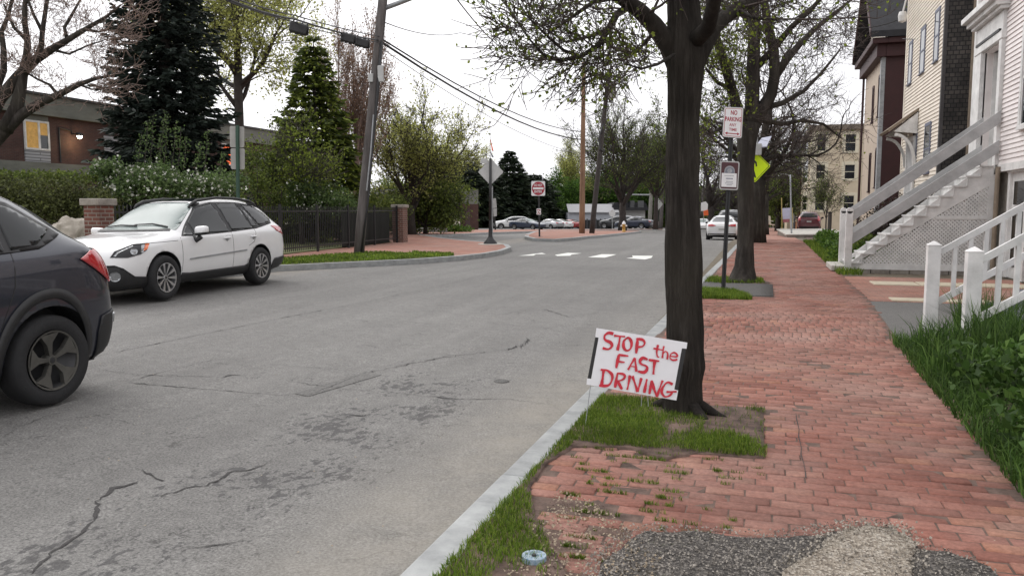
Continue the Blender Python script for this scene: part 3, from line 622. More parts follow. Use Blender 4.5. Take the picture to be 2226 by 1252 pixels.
mb = MB(); mb.lathe((c.x, c.y, .03), [(.0, .002), (.036, .002), (.04, .006), (.052, .006), (.055, -.04)], seg=24); mb.build('lid', mat('blue_paint_worn', (.10, .24, .38), .5, .3, 60, col2=(.42, .47, .5)), root)
mb = MB(); mb.lathe((c.x, c.y, .034), [(.0, .006), (.009, .006), (.011, 0)], seg=12); mb.build('bolt', M['black'], root)
# ---------------- signs: helpers ----------------
def bil(c, u, v, off=0.0):                 # c: TL,TR,BR,BL
    t = c[0].lerp(c[1], u); b = c[3].lerp(c[2], u); n = (c[1]-c[0]).cross(c[3]-c[0]).normalized()
    if n.dot(c[0]-Vector((0, 0, EYE))) > 0: n = -n
    return t.lerp(b, v)+n*off
def rrect(u0, v0, u1, v1, ru, rv, n=5):
    out = []
    for cx, cy, a0 in ((u1-ru, v0+rv, -90), (u1-ru, v1-rv, 0), (u0+ru, v1-rv, 90), (u0+ru, v0+rv, 180)):
        for i in range(n+1): a = rad(a0+90*i/n); out.append((cx+ru*math.cos(a), cy+rv*math.sin(a)))
    return out
def panel(mb, c, uv, off, th=.003, k=None):
    ring = [bil(c, u, v, off) for u, v in uv]; n = bil(c, .5, .5, 1)-bil(c, .5, .5, 0); mb.prism(ring, -n*th, k)
def text_uv(s, u0, v0, u1, v1, bold=.0):
    cu = bpy.data.curves.new('t', 'FONT'); cu.body = s; cu.offset = bold; cu.resolution_u = 3; o = bpy.data.objects.new('t', cu); COL.objects.link(o)
    dg = bpy.context.evaluated_depsgraph_get(); me = bpy.data.meshes.new_from_object(o.evaluated_get(dg)); vs = [v.co.copy() for v in me.vertices]; fs = [tuple(p.vertices) for p in me.polygons]
    bpy.data.objects.remove(o); bpy.data.meshes.remove(me); bpy.data.curves.remove(cu)
    x0 = min(v.x for v in vs); x1 = max(v.x for v in vs); y0 = min(v.y for v in vs); y1 = max(v.y for v in vs)
    return [(u0+(u1-u0)*(v.x-x0)/(x1-x0), v1+(v0-v1)*(v.y-y0)/(y1-y0)) for v in vs], fs
def text_on(mb, c, s, u0, v0, u1, v1, off=.003, bold=.015):
    uv, fs = text_uv(s, u0, v0, u1, v1, bold); mb.add([bil(c, u, v, off) for u, v in uv], fs)
def stroke(mb, pts, w, fn, seed=0):
    rnd = random.Random(seed); pl = [Vector(p) for p in pts]; sm = []
    for i in range(len(pl)-1):
        p0 = pl[max(i-1, 0)]; p1 = pl[i]; p2 = pl[i+1]; p3 = pl[min(i+2, len(pl)-1)]; n = max(2, int((p2-p1).length/7))
        for j in range(n):
            t = j/n; sm.append(.5*((2*p1)+(p2-p0)*t+(2*p0-5*p1+4*p2-p3)*t*t+(3*p1-p0-3*p2+p3)*t**3))
    sm.append(pl[-1]); vs = []
    for i, p in enumerate(sm):
        a = sm[max(i-1, 0)]; b = sm[min(i+1, len(sm)-1)]; t = (b-a).normalized(); e = .8 if i in (0, len(sm)-1) else 1
        q = w*e*(.88+.25*math.sin(i*.35+seed))
        vs += [fn(p.x+t.y*q/2+rnd.uniform(-.8, .8), p.y-t.x*q/2), fn(p.x-t.y*q/2+rnd.uniform(-.8, .8), p.y+t.x*q/2)]
    mb.add(vs, [(2*i, 2*i+1, 2*i+3, 2*i+2) for i in range(len(sm)-1)])
# ---------------- yard sign ----------------
def C3(x, y, d=5.5): return P(1220+x/3.682, 680+y/3.682, d)
base = GP(1400, 915); root = thing('yard_sign', 'hand painted white yard sign reading STOP the FAST DRIVING beside the tree', 'sign', (base.x, base.y, 0))
mb = MB(); mb.prism([C3(*p) for p in ((283, 122), (650, 178), (1010, 238), (1003, 287), (966, 283), (905, 612), (936, 620), (922, 700), (560, 636), (203, 572), (207, 525), (240, 528), (300, 198), (273, 194))], _f*.004); mb.build('board', M['board_white'], root)
mb = MB(); mb.prism([C3(*p) for p in ((273, 195), (299, 199), (239, 527), (212, 522))], _f*.004); mb.build('black_strip', M['black'], root)
mb = MB(); mb.prism([C3(*p) for p in ((967, 284), (1000, 288), (936, 618), (906, 611))], _f*.004); mb.build('black_strip', M['black'], root)
mb = MB(); n_ = 0
for w, pts in ((26, [(418, 168), (380, 160), (348, 182), (352, 215), (395, 237), (405, 265), (380, 290), (332, 282)]), (20, [(422, 182), (512, 190)]), (24, [(472, 186), (462, 245), (450, 300)]), (24, [(532, 198), (502, 225), (500, 275), (525, 302), (555, 285), (563, 240), (548, 205), (526, 198)]),
    (26, [(612, 206), (606, 265), (600, 325)]), (22, [(600, 208), (650, 214), (668, 240), (650, 268), (605, 274)]), (18, [(775, 255), (765, 310), (770, 350), (785, 352)]), (16, [(738, 284), (812, 297)]), (18, [(822, 265), (815, 310), (810, 362)]), (16, [(812, 332), (832, 308), (850, 318), (852, 345), (847, 372)]),
    (15, [(872, 345), (926, 350), (922, 327), (898, 317), (874, 335), (872, 362), (895, 379), (930, 372)]), (26, [(462, 336), (450, 390), (440, 442)]), (19, [(458, 335), (538, 345)]), (17, [(450, 388), (508, 395)]), (22, [(535, 456), (562, 405), (592, 360)]), (22, [(592, 360), (596, 415), (602, 470)]), (14, [(552, 425), (598, 432)]),
    (26, [(692, 374), (655, 360), (630, 385), (642, 410), (680, 425), (688, 450), (662, 475), (614, 466)]), (20, [(700, 376), (786, 386)]), (26, [(750, 382), (742, 440), (738, 492)]), (28, [(340, 456), (332, 520), (322, 582)]), (24, [(315, 454), (368, 460), (406, 495), (405, 540), (375, 580), (304, 582)]),
    (24, [(452, 480), (440, 540), (430, 598)]), (20, [(445, 483), (492, 488), (510, 508), (490, 535), (442, 546)]), (24, [(452, 545), (470, 580), (486, 612)]), (22, [(550, 498), (540, 560), (528, 616)]), (24, [(570, 504), (592, 570), (612, 632)]), (22, [(612, 632), (628, 575), (642, 520)]),
    (24, [(686, 528), (675, 585), (664, 640)]), (22, [(722, 540), (714, 595), (705, 650)]), (26, [(722, 540), (742, 605), (765, 670)]), (22, [(765, 670), (788, 605), (812, 540)]), (22, [(892, 572), (852, 555), (816, 592), (805, 635), (830, 670), (870, 660), (888, 634)]), (22, [(842, 632), (924, 629)])):
    n_ += 1; stroke(mb, pts, w*.92, lambda x, y: C3(x, y, 5.494-.0001*n_), n_)
mb.build('painted_lettering', M['red_paint'], root)
mb = MB(); mb.tube([C3(240, 540, 5.505), C3(192, 908, 5.51)], .0028, 6); mb.tube([C3(646, 600, 5.51), C3(641, 745, 5.51)], .0025, 6); mb.tube([C3(692, 640, 5.51), C3(697, 748, 5.51)], .0025, 6); mb.tube([C3(240, 545, 5.51), C3(700, 645, 5.51)], .0025, 6)
mb.build('wire_stake', M['galv'], root)
# ---------------- parking sign post ----------------
pb = GP(1572, 634); dp = (pb-Vector((0, 0, EYE))).dot(_f)
def C2(x, y, d=None): return P(1520+x/4.815, 200+y/4.815, d or dp-.06)
root = thing('parking_sign_post', 'leaning black channel post with a no parking sign over a maroon notice sign', 'sign post', (pb.x, pb.y, 0))
mb = MB(); a = pb+Vector((0, 0, -.1)); b = P(1593, 236, dp)
for s_ in (-1, 1): mb.bar(a+_r*.022*s_, b+_r*.022*s_, .028, .04, (0, 1, 0))
mb.bar(a+_f*.025, b+_f*.025, .07, .006, (0, 1, 0)); mb.build('post', M['iron'], root)
c = [C2(262, 158), C2(463, 166), C2(445, 488), C2(240, 470)]
mb = MB(); panel(mb, c, rrect(0, 0, 1, 1, .09, .06), 0); p1_ = mb.build('no_parking_sign', M['alu'], root)
mb = MB(); panel(mb, c, rrect(.03, .02, .97, .98, .08, .05), .001, .001); mb.build('face', M['sign_white'], p1_)
mb = MB()
ring = rrect(.06, .04, .94, .96, .07, .05); rin = rrect(.085, .056, .915, .944, .06, .045); n = len(ring)
mb.add([bil(c, u, v, .003) for u, v in ring+rin], [(i, (i+1) % n, (i+1) % n+n, i+n) for i in range(n)])
text_on(mb, c, 'NO', .36, .10, .70, .26, .003, .03); text_on(mb, c, 'PARKING', .09, .32, .92, .47, .003, .03); text_on(mb, c, 'ANY', .32, .53, .68, .635); text_on(mb, c, 'TIME', .32, .69, .72, .785)
for q in ([(.24, .855), (.76, .855), (.76, .885), (.24, .885)], [(.12, .87), (.25, .82), (.25, .92)], [(.88, .87), (.75, .92), (.75, .82)]): mb.add([bil(c, u, v, .003) for u, v in q], [tuple(range(len(q)))])
mb.build('lettering', M['sign_red'], p1_)
c = [C2(222, 722), C2(424, 731), C2(405, 1030), C2(209, 1022)]
mb = MB(); panel(mb, c, rrect(0, 0, 1, 1, .1, .07), 0); p2_ = mb.build('notice_sign', M['alu'], root)
mb = MB(); panel(mb, c, rrect(.06, .04, .94, .96, .08, .06), .001, .001); mb.build('face', M['sign_maroon'], p2_)
mb = MB(); panel(mb, c, [(.1, .42), (.88, .42), (.9, .90), (.1, .90)], .003, .001); mb.build('white_panel', M['sign_white'], p2_)
mb = MB(); arch = [(.22, .42)]+[(.5+.27*math.cos(rad(a)), .33-.17*math.sin(rad(a))) for a in range(180, -1, -15)]+[(.78, .42)]; panel(mb, c, arch, .004, .001); mb.build('emblem', mat('emblem_grey', (.28, .28, .29), .5, .1, 9), p2_)
mb = MB(); rn = random.Random(4)
panel(mb, c, [(.26, .42)]+[(.5+.22*math.cos(rad(a)), .34-.13*math.sin(rad(a))) for a in range(180, -1, -20)]+[(.74, .42)], .0055, .001)
for vv, u0, u1, h in ((.50, .25, .72, .02), (.585, .33, .66, .045), (.70, .34, .68, .022), (.76, .3, .72, .022), (.82, .38, .62, .02)):
    u = u0
    while u < u1: w = rn.uniform(.025, .06); mb.add([bil(c, a_, b_, .0045) for a_, b_ in ((u, vv), (u+w, vv), (u+w, vv+h), (u, vv+h))], [(0, 1, 2, 3)]); u += w+.015
mb.build('small_print', M['sign_blue'], p2_)
mb = MB(); cc_ = [(.5+.13*math.cos(rad(a)), .335+.085*math.sin(rad(a))) for a in range(0, 360, 20)]; panel(mb, c, cc_, .0075, .001); mb.build('medallion', mat('medallion', (.30, .31, .32), .5, .5, 60), p2_)
# ---------------- pedestrian crossing sign ----------------
dc = 24.6
def C2c(x, y, d=dc): return P(1520+x/4.815, 200+y/4.815, d)
gb = P(1641, 470, dc+.06); root = thing('crossing_sign', 'fluorescent lime diamond pedestrian crossing sign with a small solar panel behind the tree', 'sign', (gb.x, gb.y, 0))
mb = MB(); gx = P(1630, 470, dc+.06).x; mb.tube([(gx, gb.y, -.05), (gx, gb.y, 3.2)], .035, 12); mb.tube([(gx, gb.y, 3.1), (gb.x, gb.y, 3.25), (gb.x, gb.y, 3.7)], .03, 8); mb.build('pole', M['galv'], root)
c = [C2c(548, 578), C2c(747, 776), C2c(583, 950), C2c(386, 752)]
mb = MB(); panel(mb, c, rrect(0, 0, 1, 1, .06, .06), 0, .004); dd = mb.build('diamond_panel', M['lime'], root)
mb = MB(); n = 24; ring = rrect(.03, .03, .97, .97, .05, .05); rin = rrect(.05, .05, .95, .95, .04, .04)
mb.add([bil(c, u, v, .003) for u, v in ring+rin], [(i, (i+1) % n, (i+1) % n+n, i+n) for i in range(n)]); mb.build('border', M['black'], dd)
mb = MB(); ctr = Vector((566, 770))
def fig(pts, off=.003): n_ = (bil(c, .5, .5, 1)-bil(c, .5, .5, 0)); mb.add([C2c(*p)+n_*.004 for p in pts], [tuple(range(len(pts)))])
fig([(ctr.x-22+14*math.cos(rad(a)), ctr.y-105+14*math.sin(rad(a))) for a in range(0, 360, 30)])
fig([(535, 690), (572, 708), (602, 735), (606, 782), (592, 782), (585, 748), (570, 738), (568, 790), (598, 905), (576, 892), (548, 815), (520, 880), (498, 905), (490, 892), (518, 800), (522, 745), (500, 770), (490, 760), (515, 705)])
mb.build('pedestrian_symbol', M['black'], dd)
mb = MB(); q = [C2c(580, 578, dc-.2), C2c(655, 482, dc+.25), C2c(757, 463, dc+.25), C2c(705, 570, dc-.2)]; mb.prism(q, (0, 0, -.03)); mb.build('solar_panel', M['solar'], root)
mb = MB(); mb.box(gb.x-.06, gb.y-.06, 3.15, gb.x+.14, gb.y+.09, 3.5); mb.build('battery_box', M['alu'], root, bevel=.01)
# ---------------- house parts ----------------
def V3(ax, c, a, z): return (c, a, z) if ax == 'X' else (a, c, z)
def abox(mb, ax, c0, c1, a0, a1, z0, z1, k=None):
    if ax == 'X': mb.box(min(c0, c1), a0, z0, max(c0, c1), a1, z1, k)
    else: mb.box(a0, min(c0, c1), z0, a1, max(c0, c1), z1, k)
def window(root, ax, c, s, a0, a1, z0, z1, frame, glass, fw=.11, proud=.04, sash=True, sill=True, muntin=False):
    """s: sign of the outward normal along the axis"""
    mb = MB(); o = c+s*proud
    abox(mb, ax, c-s*.03, o, a0-fw, a0, z0-fw*.6, z1+fw); abox(mb, ax, c-s*.03, o, a1, a1+fw, z0-fw*.6, z1+fw)
    abox(mb, ax, c-s*.03, o+s*.004, a0, a1, z1, z1+fw+.02); abox(mb, ax, c-s*.03, o+s*(.05 if sill else 0), a0, a1, z0-fw*.8, z0)
    w = mb.build('window', frame, root); mb = MB(); abox(mb, ax, c-s*.03, c+s*.008, a0, a1, z0, z1); mb.build('pane', glass, w)
    if sash:
        mb = MB(); zm = (z0+z1)/2; t = .045
        abox(mb, ax, c, c+s*.02, a0, a0+t, z0, z1); abox(mb, ax, c, c+s*.02, a1-t, a1, z0, z1); abox(mb, ax, c, c+s*.022, a0+t, a1-t, zm-t*.6, zm+t*.6); abox(mb, ax, c, c+s*.02, a0+t, a1-t, z0, z0+t); abox(mb, ax, c, c+s*.02, a0+t, a1-t, z1-t, z1)
        if muntin: abox(mb, ax, c, c+s*.016, (a0+a1)/2-.012, (a0+a1)/2+.012, z0+t, zm-t); abox(mb, ax, c, c+s*.016, (a0+a1)/2-.012, (a0+a1)/2+.012, zm+t, z1-t)
        mb.build('sash', frame, w)
    return w
def clap(mb, ax, c, s, a0, a1, z0, z1, ex=.105, lap=.014):
    z = z0
    while z < z1-.01:
        t = min(z+ex, z1); q = lambda cc_, a, zz: V3(ax, cc_, a, zz)
        f = [q(c+s*lap, a0, z), q(c+s*lap, a1, z), q(c+s*.002, a1, t), q(c+s*.002, a0, t), q(c, a0, z), q(c, a1, z)]
        mb.add(f, [(0, 1, 2, 3), (4, 5, 1, 0)]); z += ex
def yz(px, py, X=5.2): p = onX(px, py, X); return p.y, p.z
# ---------------- white house ----------------
root = thing('white_clapboard_house', 'white clapboard house with a raised white doorway, nearest on the right', 'house', (5.2, 15, 0))
F0 = 5.2; Z0 = 2.5; yd0, yd1 = 21.0, 22.55
mb = MB()
for a0, a1, z0, z1 in ((8, yd0-.0, Z0, 11), (yd0, yd1, 5.3, 11), (yd1, 23.3, Z0, 11)): mb.box(F0, a0, z0, F0+.18, a1, z1)
mb.box(F0+.18, 8, Z0, 13, 8.18, 11); mb.box(F0+.18, 23.12, Z0, 13, 23.3, 11); mb.box(12.8, 8.18, Z0, 13, 23.12, 11)
for a0, a1, z0, z1 in ((8, yd0, Z0, 11), (yd0, yd1, 5.3, 11), (yd1, 23.3, Z0, 11)): clap(mb, 'X', F0, -1, a0, a1, z0, z1, .105, .026)
clap(mb, 'Y', 8, -1, 5.2, 13, Z0, 11); clap(mb, 'Y', 23.3, 1, 5.2, 13, Z0, 11)
mb.build('wall', M['siding'], root)
mb = MB(); mb.box(5.35, 8.1, -.2, 12.9, 23.1, Z0-.002); fd = mb.build('foundation', M['stone'], root)
mb = MB(); mb.add([(4.9, 7.7, 11), (4.9, 23.6, 11), (9.1, 23.6, 14), (9.1, 7.7, 14), (13.3, 7.7, 11), (13.3, 23.6, 11)], [(0, 1, 2, 3), (3, 2, 5, 4), (0, 3, 4), (1, 5, 2), (0, 4, 5, 1)]); mb.build('roof', M['roof'], root)
mb = MB(); mb.box(5.165, 8, Z0-.16, 5.35, 23.3, Z0-.002); mb.build('skirt_board', M['white'], root); mb = MB(); mb.box(5.12, 23.18, Z0, 5.3, 23.36, 11); mb.build('corner_board', M['white'], root)
mb = MB(); mb.box(5.10, yd0-.22, Z0, 5.24, yd0, 5.32); mb.box(5.10, yd1, Z0, 5.24, yd1+.55, 5.32); mb.box(5.08, yd0-.26, 5.32, 5.26, yd1+.58, 5.5); mb.box(5.11, yd0-.22, 5.5, 5.26, yd1+.55, 5.95)
for x0, z0, z1 in ((5.0, 5.95, 6.03), (4.90, 6.03, 6.14), (4.78, 6.14, 6.27)): mb.box(x0, yd0-.3-(5.1-x0)*.5, z0, 5.3, yd1+.6+(5.1-x0)*.5, z1)
fr = mb.build('door_surround', M['white'], root, bevel=.008)
mb = MB(); mb.box(5.06, yd0-.1, 5.50, 5.108, yd1+.4, 5.56); mb.build('dark_moulding', M['black'], fr)
mb = MB(); mb.box(5.62, yd0, Z0, 5.68, yd1, 5.3); mb.box(5.38, yd1-.02, Z0, 5.62, yd1+.0, 5.3); mb.box(5.38, yd0, Z0, 5.62, yd0+.02, 5.3); mb.box(5.24, yd0, Z0-.1, 5.7, yd1, Z0)
dr = mb.build('door', M['white'], root)
mb = MB(); mb.box(5.60, yd0+.3, 3.5, 5.615, yd0+.55, 4.7); mb.box(5.60, yd0+1.0, 3.5, 5.615, yd0+1.25, 4.7); mb.build('door_glass', M['glass'], dr)
mb = MB(); mb.lathe((5.58, yd0+.12, 3.35), [(.0, -.05), (.035, -.05), (.045, 0), (.02, .03)], 'x', 12); mb.tube([(5.56, yd0+.1, 3.1), (5.52, yd0+.1, 3.15), (5.52, yd0+.1, 3.45), (5.56, yd0+.1, 3.5)], .015, 8); mb.build('door_handle', M['iron'], dr)
y0, z0 = yz(2222, 275); window(root, 'X', F0-.028, -1, y0-1.15, y0, z0, z0+2.0, M['white'], M['glass'], muntin=True)
window(root, 'X', F0-.028, -1, 14.0, 15.0, 3.6, 5.6, M['white'], M['glass']); window(root, 'X', F0-.028, -1, 17.2, 18.3, 7.2, 9, M['white'], M['glass']); window(root, 'X', F0-.028, -1, 21.2, 22.3, 7.2, 9, M['white'], M['glass'])
mb = MB(); y0, z0 = yz(2176, 640, 5.33); mb.box(5.26, 20.12, 0, 5.35, 20.28, 2.3); mb.box(5.26, 18.9, 0, 5.35, 19.05, 2.3); mb.box(5.24, 18.85, 2.3, 5.35, 20.3, 2.44); bd = mb.build('basement_door_frame', M['white'], root)
mb = MB(); mb.box(5.32, 19.05, 0, 5.36, 20.12, 2.3); q = mb.build('basement_door', M['white'], root); mb = MB(); mb.box(5.30, 19.2, .25, 5.325, 19.95, 1.45); mb.box(5.30, 19.2, 1.6, 5.325, 19.95, 2.1); mb.build('door_glass', M['darkglass'], q)
mb = MB(); mb.tube([(5.12, 20.55, 0), (5.12, 20.55, 2.45)], .05, 10); mb.build('downpipe', M['wood'], root)
# ---------------- porch stairs ----------------
ya, yb = 20.8, 22.15; xa, xb = 2.12, 5.1; ns = 11; rise = Z0/ns; run = (xb-xa)/ns
root = thing('porch_stairs', 'tall white wooden porch stairs with lattice side and wide grey handrails', 'stairs', (xa, ya, 0))
for i in range(ns):
    x0 = xa+run*i; z1 = rise*(i+1); mb = MB(); mb.box(x0, ya-.03, z1-rise+.0, x0+.025, yb+.03, z1-.035); mb.box(x0-.03, ya-.05, z1-.035, x0+run+.0, yb+.05, z1); mb.build('step', M['white'], root)
mb = MB()
for yy in (ya, yb-.05): mb.prism([(xa-.02, yy, -.0+.1), (xb, yy, Z0-.42), (xb, yy, Z0-.04), (xb-.25, yy, Z0-.04), (xa-.02, yy, .18)], (0, .045, 0))
mb.build('stringer', M['white'], root)
mb = MB(); mb.prism([(5.02, ya-.01, .1), (5.14, ya-.01, .1), (5.14, ya-.01, Z0-.2), (5.02, ya-.01, Z0-.25)], (0, .06, 0)); mb.box(xa+.05, ya-.012, .06, 5.02, ya+.04, .20); mb.box(3.95, ya-.008, 1.27, 5.02, ya+.03, 1.34); mb.build('lattice_frame', M['white'], root)
mb = MB(); sp = .088
def zt(x): return .1+(x-xa)*(Z0-.52)/(xb-xa)
for dz in (1, -1):
    for i in range(-45, 90):       # lattice slats at 45 degrees, clipped to the triangle below the stringer
        c0 = i*sp; x = xa; seg = None; pts = []
        for k in range(0, 300):
            x = xa+(5.05-xa)*k/299; z = (x-xa)*dz+c0
            if .18 < z < zt(x): pts.append((x, z))
        if len(pts) > 3: a, b = pts[0], pts[-1]; mb.bar((a[0], ya+.018+.008*dz, a[1]), (b[0], ya+.018+.008*dz, b[1]), .042, .007, (0, 1, 0))
mb.build('lattice', M['white'], root)
mb = MB()
for k in range(-1, 12): mb.box(2.2+k*.42, ya+.0, -.06, 2.2+k*.42+.40, ya+.16, .055)
mb.build('footing_blocks', M['stone'], root)
for (yy, nm) in ((ya-.09, 1), (yb+.02, 0)):
    mb = MB(); mb.box(xa-.12, yy-.06, .0, xa+.04, yy+.06, 1.46); mb.tube([(xa-.04, yy-.06, 1.46), (xa-.04, yy+.06, 1.46)], .08, 16); mb.build('newel_post', M['white'], root, bevel=.012)
    for zz in (0, -.55):
        mb = MB(); mb.prism([(xa+.04, yy-.02, 1.20+zz+.02), (xa+.04, yy-.02, 1.48+zz), (xb+.05, yy-.02, 3.72+zz*1.2), (xb+.05, yy-.02, 3.43+zz*1.2)], (0, .045, 0)); mb.build('handrail', M['grey_paint'], root)
mb = MB(); mb.box(1.72, ya-.05, .01, xa-.06, yb+.2, .14); mb.build('landing_board', M['concrete'], root, bevel=.015)
# ---------------- near entry stairs ----------------
root = thing('entry_stairs', 'low entry stairs with white balusters and square white newel posts in the tall grass', 'stairs', (2.2, 10.4, 0))
for yy, xx in ((11.22, 2.13), (9.62, 2.22)):
    mb = MB(); w = .073; mb.box(xx-w, yy-w, -.1, xx+w, yy+w, 1.05)
    mb.add([(xx-w-.008, yy-w-.008, 1.05), (xx+w+.008, yy-w-.008, 1.05), (xx+w+.008, yy+w+.008, 1.05), (xx-w-.008, yy+w+.008, 1.05), (xx, yy, 1.105)], [(3, 2, 1, 0), (0, 1, 4), (1, 2, 4), (2, 3, 4), (3, 0, 4)]); mb.build('newel_post', M['white'], root)
    sl_ = .645; rl = []
    for z0 in (.96, .33): mb = MB(); mb.bar((xx+w, yy, z0), (xx+w+3.0, yy, z0+3.0*sl_), .055, .075); rl.append(mb.build('handrail' if z0 > .5 else 'bottom_rail', M['white'], root))
    for i in range(1, 17):
        x = xx+w+.0+i*.17; z0 = .33+(x-xx-w)*sl_+.03; mb = MB(); mb.box(x-.024, yy-.024, z0-.02, x+.024, yy+.024, z0+.60); mb.build('baluster', M['white'], root)
for i in range(7): mb = MB(); x0 = 2.45+i*.28; mb.box(x0, 9.70, -.1, x0+.28 if i < 6 else 5.19, 11.14, .175*(i+1)); mb.build('step', mat('blue_grey_deck', (.13, .135, .16), .7, .15, 6) if i == 0 else bpy.data.materials['blue_grey_deck'], root, bevel=.01)
# ---------------- cream house ----------------
yc, ye = yz(2043, 300)[0], yz(1962, 300)[0]
root = thing('cream_clapboard_house', 'cream clapboard house with dark weathered shingle side and a white door hood', 'house', (5.2, yc, 0))
mb = MB(); mb.box(5.2, yc+.02, .9, 14, ye, 10.6); clap(mb, 'X', 5.2, -1, yc, ye, .9, 10.6, .12, .028); mb.build('wall', M['cream'], root)
mb = MB(); mb.box(5.23, yc-.03, -.5, 14, yc+.018, 10.6); mb.build('shingled_side_wall', M['shingle'], root)
mb = MB(); mb.box(5.21, yc+.1, -.5, 13.9, ye-.05, .898); mb.build('foundation', M['stone'], root)
mb = MB(); mb.box(5.16, yc-.05, .9, 5.25, yc+.10, 10.6); mb.build('corner_board', mat('dark_corner_board', (.06, .055, .055), .7, .2, 5), root)
mb = MB(); mb.box(5.165, ye-.16, .9, 5.3, ye+.02, 10.6); mb.build('corner_board', M['cream'], root)
mb = MB(); mb.add([(4.8, yc-.3, 10.6), (4.8, ye+.3, 10.6), (9.5, ye+.3, 13.5), (9.5, yc-.3, 13.5), (14.3, yc-.3, 10.6), (14.3, ye+.3, 10.6)], [(0, 1, 2, 3), (3, 2, 5, 4), (0, 3, 4), (1, 5, 2), (0, 4, 5, 1)]); mb.build('roof', M['roof'], root)
mb = MB(); mb.box(4.72, yc-.3, 10.42, 5.18, ye+.25, 10.6); e0 = yz(1968, 30, 4.9); mb.build('eave', M['white'], root)
for bl_, tr in (((2030.3, 141.5), (2047, 15.6)), ((1999.8, 166.7), (2015.4, 55)), ((1974.6, 189.4), (1986.6, 88.7)), ((2008, 381), (2026.6, 266)), ((1983, 391), (1996, 283))):
    a1, z0 = yz(*bl_); a0, z1 = yz(*tr); window(root, 'X', 5.170, -1, a0+.02, a1-.02, z0+.04, z1-.02, mat('blue_grey_trim', (.14, .15, .20), .6, .1, 5) if 'blue_grey_trim' not in bpy.data.materials else bpy.data.materials['blue_grey_trim'], M['darkglass'], fw=.045, proud=.012)
hy0, hy1 = 30.9, 32.9
mb = MB(); mb.prism([(5.18, hy0, 5.0), (5.18, hy0, 4.9), (4.28, hy0, 4.2), (4.2, hy0, 4.26)], (0, hy1-hy0, 0)); hd = mb.build('door_hood', M['wood'], root)
for yy in (hy0+.03, hy1-.1):
    mb = MB()
    mb.prism([(5.17, yy, 4.85), (5.17, yy, 4.12), (4.42, yy, 4.2)], (0, .06, 0)); ap = [(5.12-.66*(1-math.cos(rad(a))), yy+.03, 3.05+1.05*math.sin(rad(a))) for a in range(0, 91, 10)]; [mb.bar(p, q, .06, .10, (1, 0, 0)) for p, q in zip(ap, ap[1:])]; mb.build('hood_bracket', M['white'], hd)
mb = MB(); mb.box(5.1, hy0+.02, 2.95, 5.17, hy0+.12, 4.15)
mb = MB(); mb.box(5.10, hy0+.2, .9, 5.17, hy0+.38, 3.9); mb.box(5.10, hy1-.38, .9, 5.17, hy1-.2, 3.9); mb.box(5.09, hy0+.2, 3.9, 5.17, hy1-.2, 4.06); mb.build('door_frame', M['white'], root)
mb = MB(); mb.box(5.13, hy0+.38, .9, 5.172, hy1-.38, 3.9); mb.build('door', M['grey_paint'], root)
mb = MB(); py_ = yz(2107, 200, 5.9)[0]; mb.tube([(5.95, yc-.1, 0), (5.95, yc-.1, 10.4)], .05, 8); mb.build('downpipe', M['wood'], root)
mb = MB(); q = onX(1962, 35, 4.85); mb.lathe((q.x, q.y, q.z), [(0, .16), (.12, .14), (.16, 0), (.13, -.2), (0, -.26)], seg=14); mb.tube([(q.x, q.y, q.z+.1), (q.x+.1, q.y, q.z+.6), (5.2, q.y, q.z+.7)], .03, 8); lp = mb.build('eave_lamp', M['white'], root)
# ---------------- red house ----------------
root = thing('maroon_gabled_house', 'dark maroon gabled house with a heavy cornice beyond the cream house', 'house', (5.2, 40, 0))
ry0, ry1 = 40.0, 46.2; rm = (ry0+ry1)/2; fac = mat('tan_facade', (.46, .38, .30), .7, .08, 3)
mb = MB(); mb.box(5.24, ry0, -.6, 16, ry1, 8.6); mb.build('side_wall', M['maroon'], root)
mb = MB(); mb.box(5.16, ry0+.02, .3, 5.238, ry1-.02, 8.6); mb.build('street_wall', fac, root)
mb = MB(); mb.prism([(5.2, ry0+.1, 9.2), (5.2, ry1-.1, 9.2), (5.2, rm, 12.3)], (.1, 0, 0)); mb.build('gable', M['cream'], root)
mb = MB(); th = .28
for s_ in (-1, 1):
    e = (rm+s_*(ry1-rm+.55)); mb.prism([(4.55, e, 9.1), (4.55, e, 9.1+th), (4.55, rm, 12.75+th), (4.55, rm, 12.75)], (11.6, 0, 0))
mb.build('roof', M['roof'], root)
mb = MB(); mb.box(4.62, ry0-.45, 8.85, 5.3, ry1+.45, 9.1); mb.box(4.85, ry0-.2, 8.3, 5.24, ry1+.2, 8.85); mb.box(5.24, ry0-.45, 8.85, 16, ry0-.0, 9.1); mb.box(5.24, ry0-.2, 8.3, 16, ry0, 8.85)
for s_ in (-1, 1):
    e = (rm+s_*(ry1-rm+.5)); mb.prism([(4.5, e, 9.1), (4.5, e, 9.42), (4.5, rm, 13.05), (4.5, rm, 12.6)], (.06, 0, 0))
mb.build('cornice', M['maroon'], root, bevel=.02)
mb = MB(); mb.box(5.08, ry0-.02, .3, 5.25, ry0+.35, 8.3); mb.build('pilaster', mat('weathered_pilaster', (.30, .31, .32), .8, .3, 4), root)
for bl_, tr in (((1895.5, 267), (1901, 192)), ((1908.5, 254), (1914.5, 168)), ((1888, 416), (1894, 338)), ((1901.5, 407), (1909, 326))):
    a1, z0 = yz(*bl_, 5.16); a0, z1 = yz(*tr, 5.16); window(root, 'X', 5.16, -1, a0, a1, z0, z1, M['maroon'], M['glass'], fw=.1, sash=False)
mb = MB(); mb.tube([(5.05, ry1-.02, 0), (5.05, ry1-.02, 8.8)], .06, 8); mb.build('downpipe', M['maroon'], root)
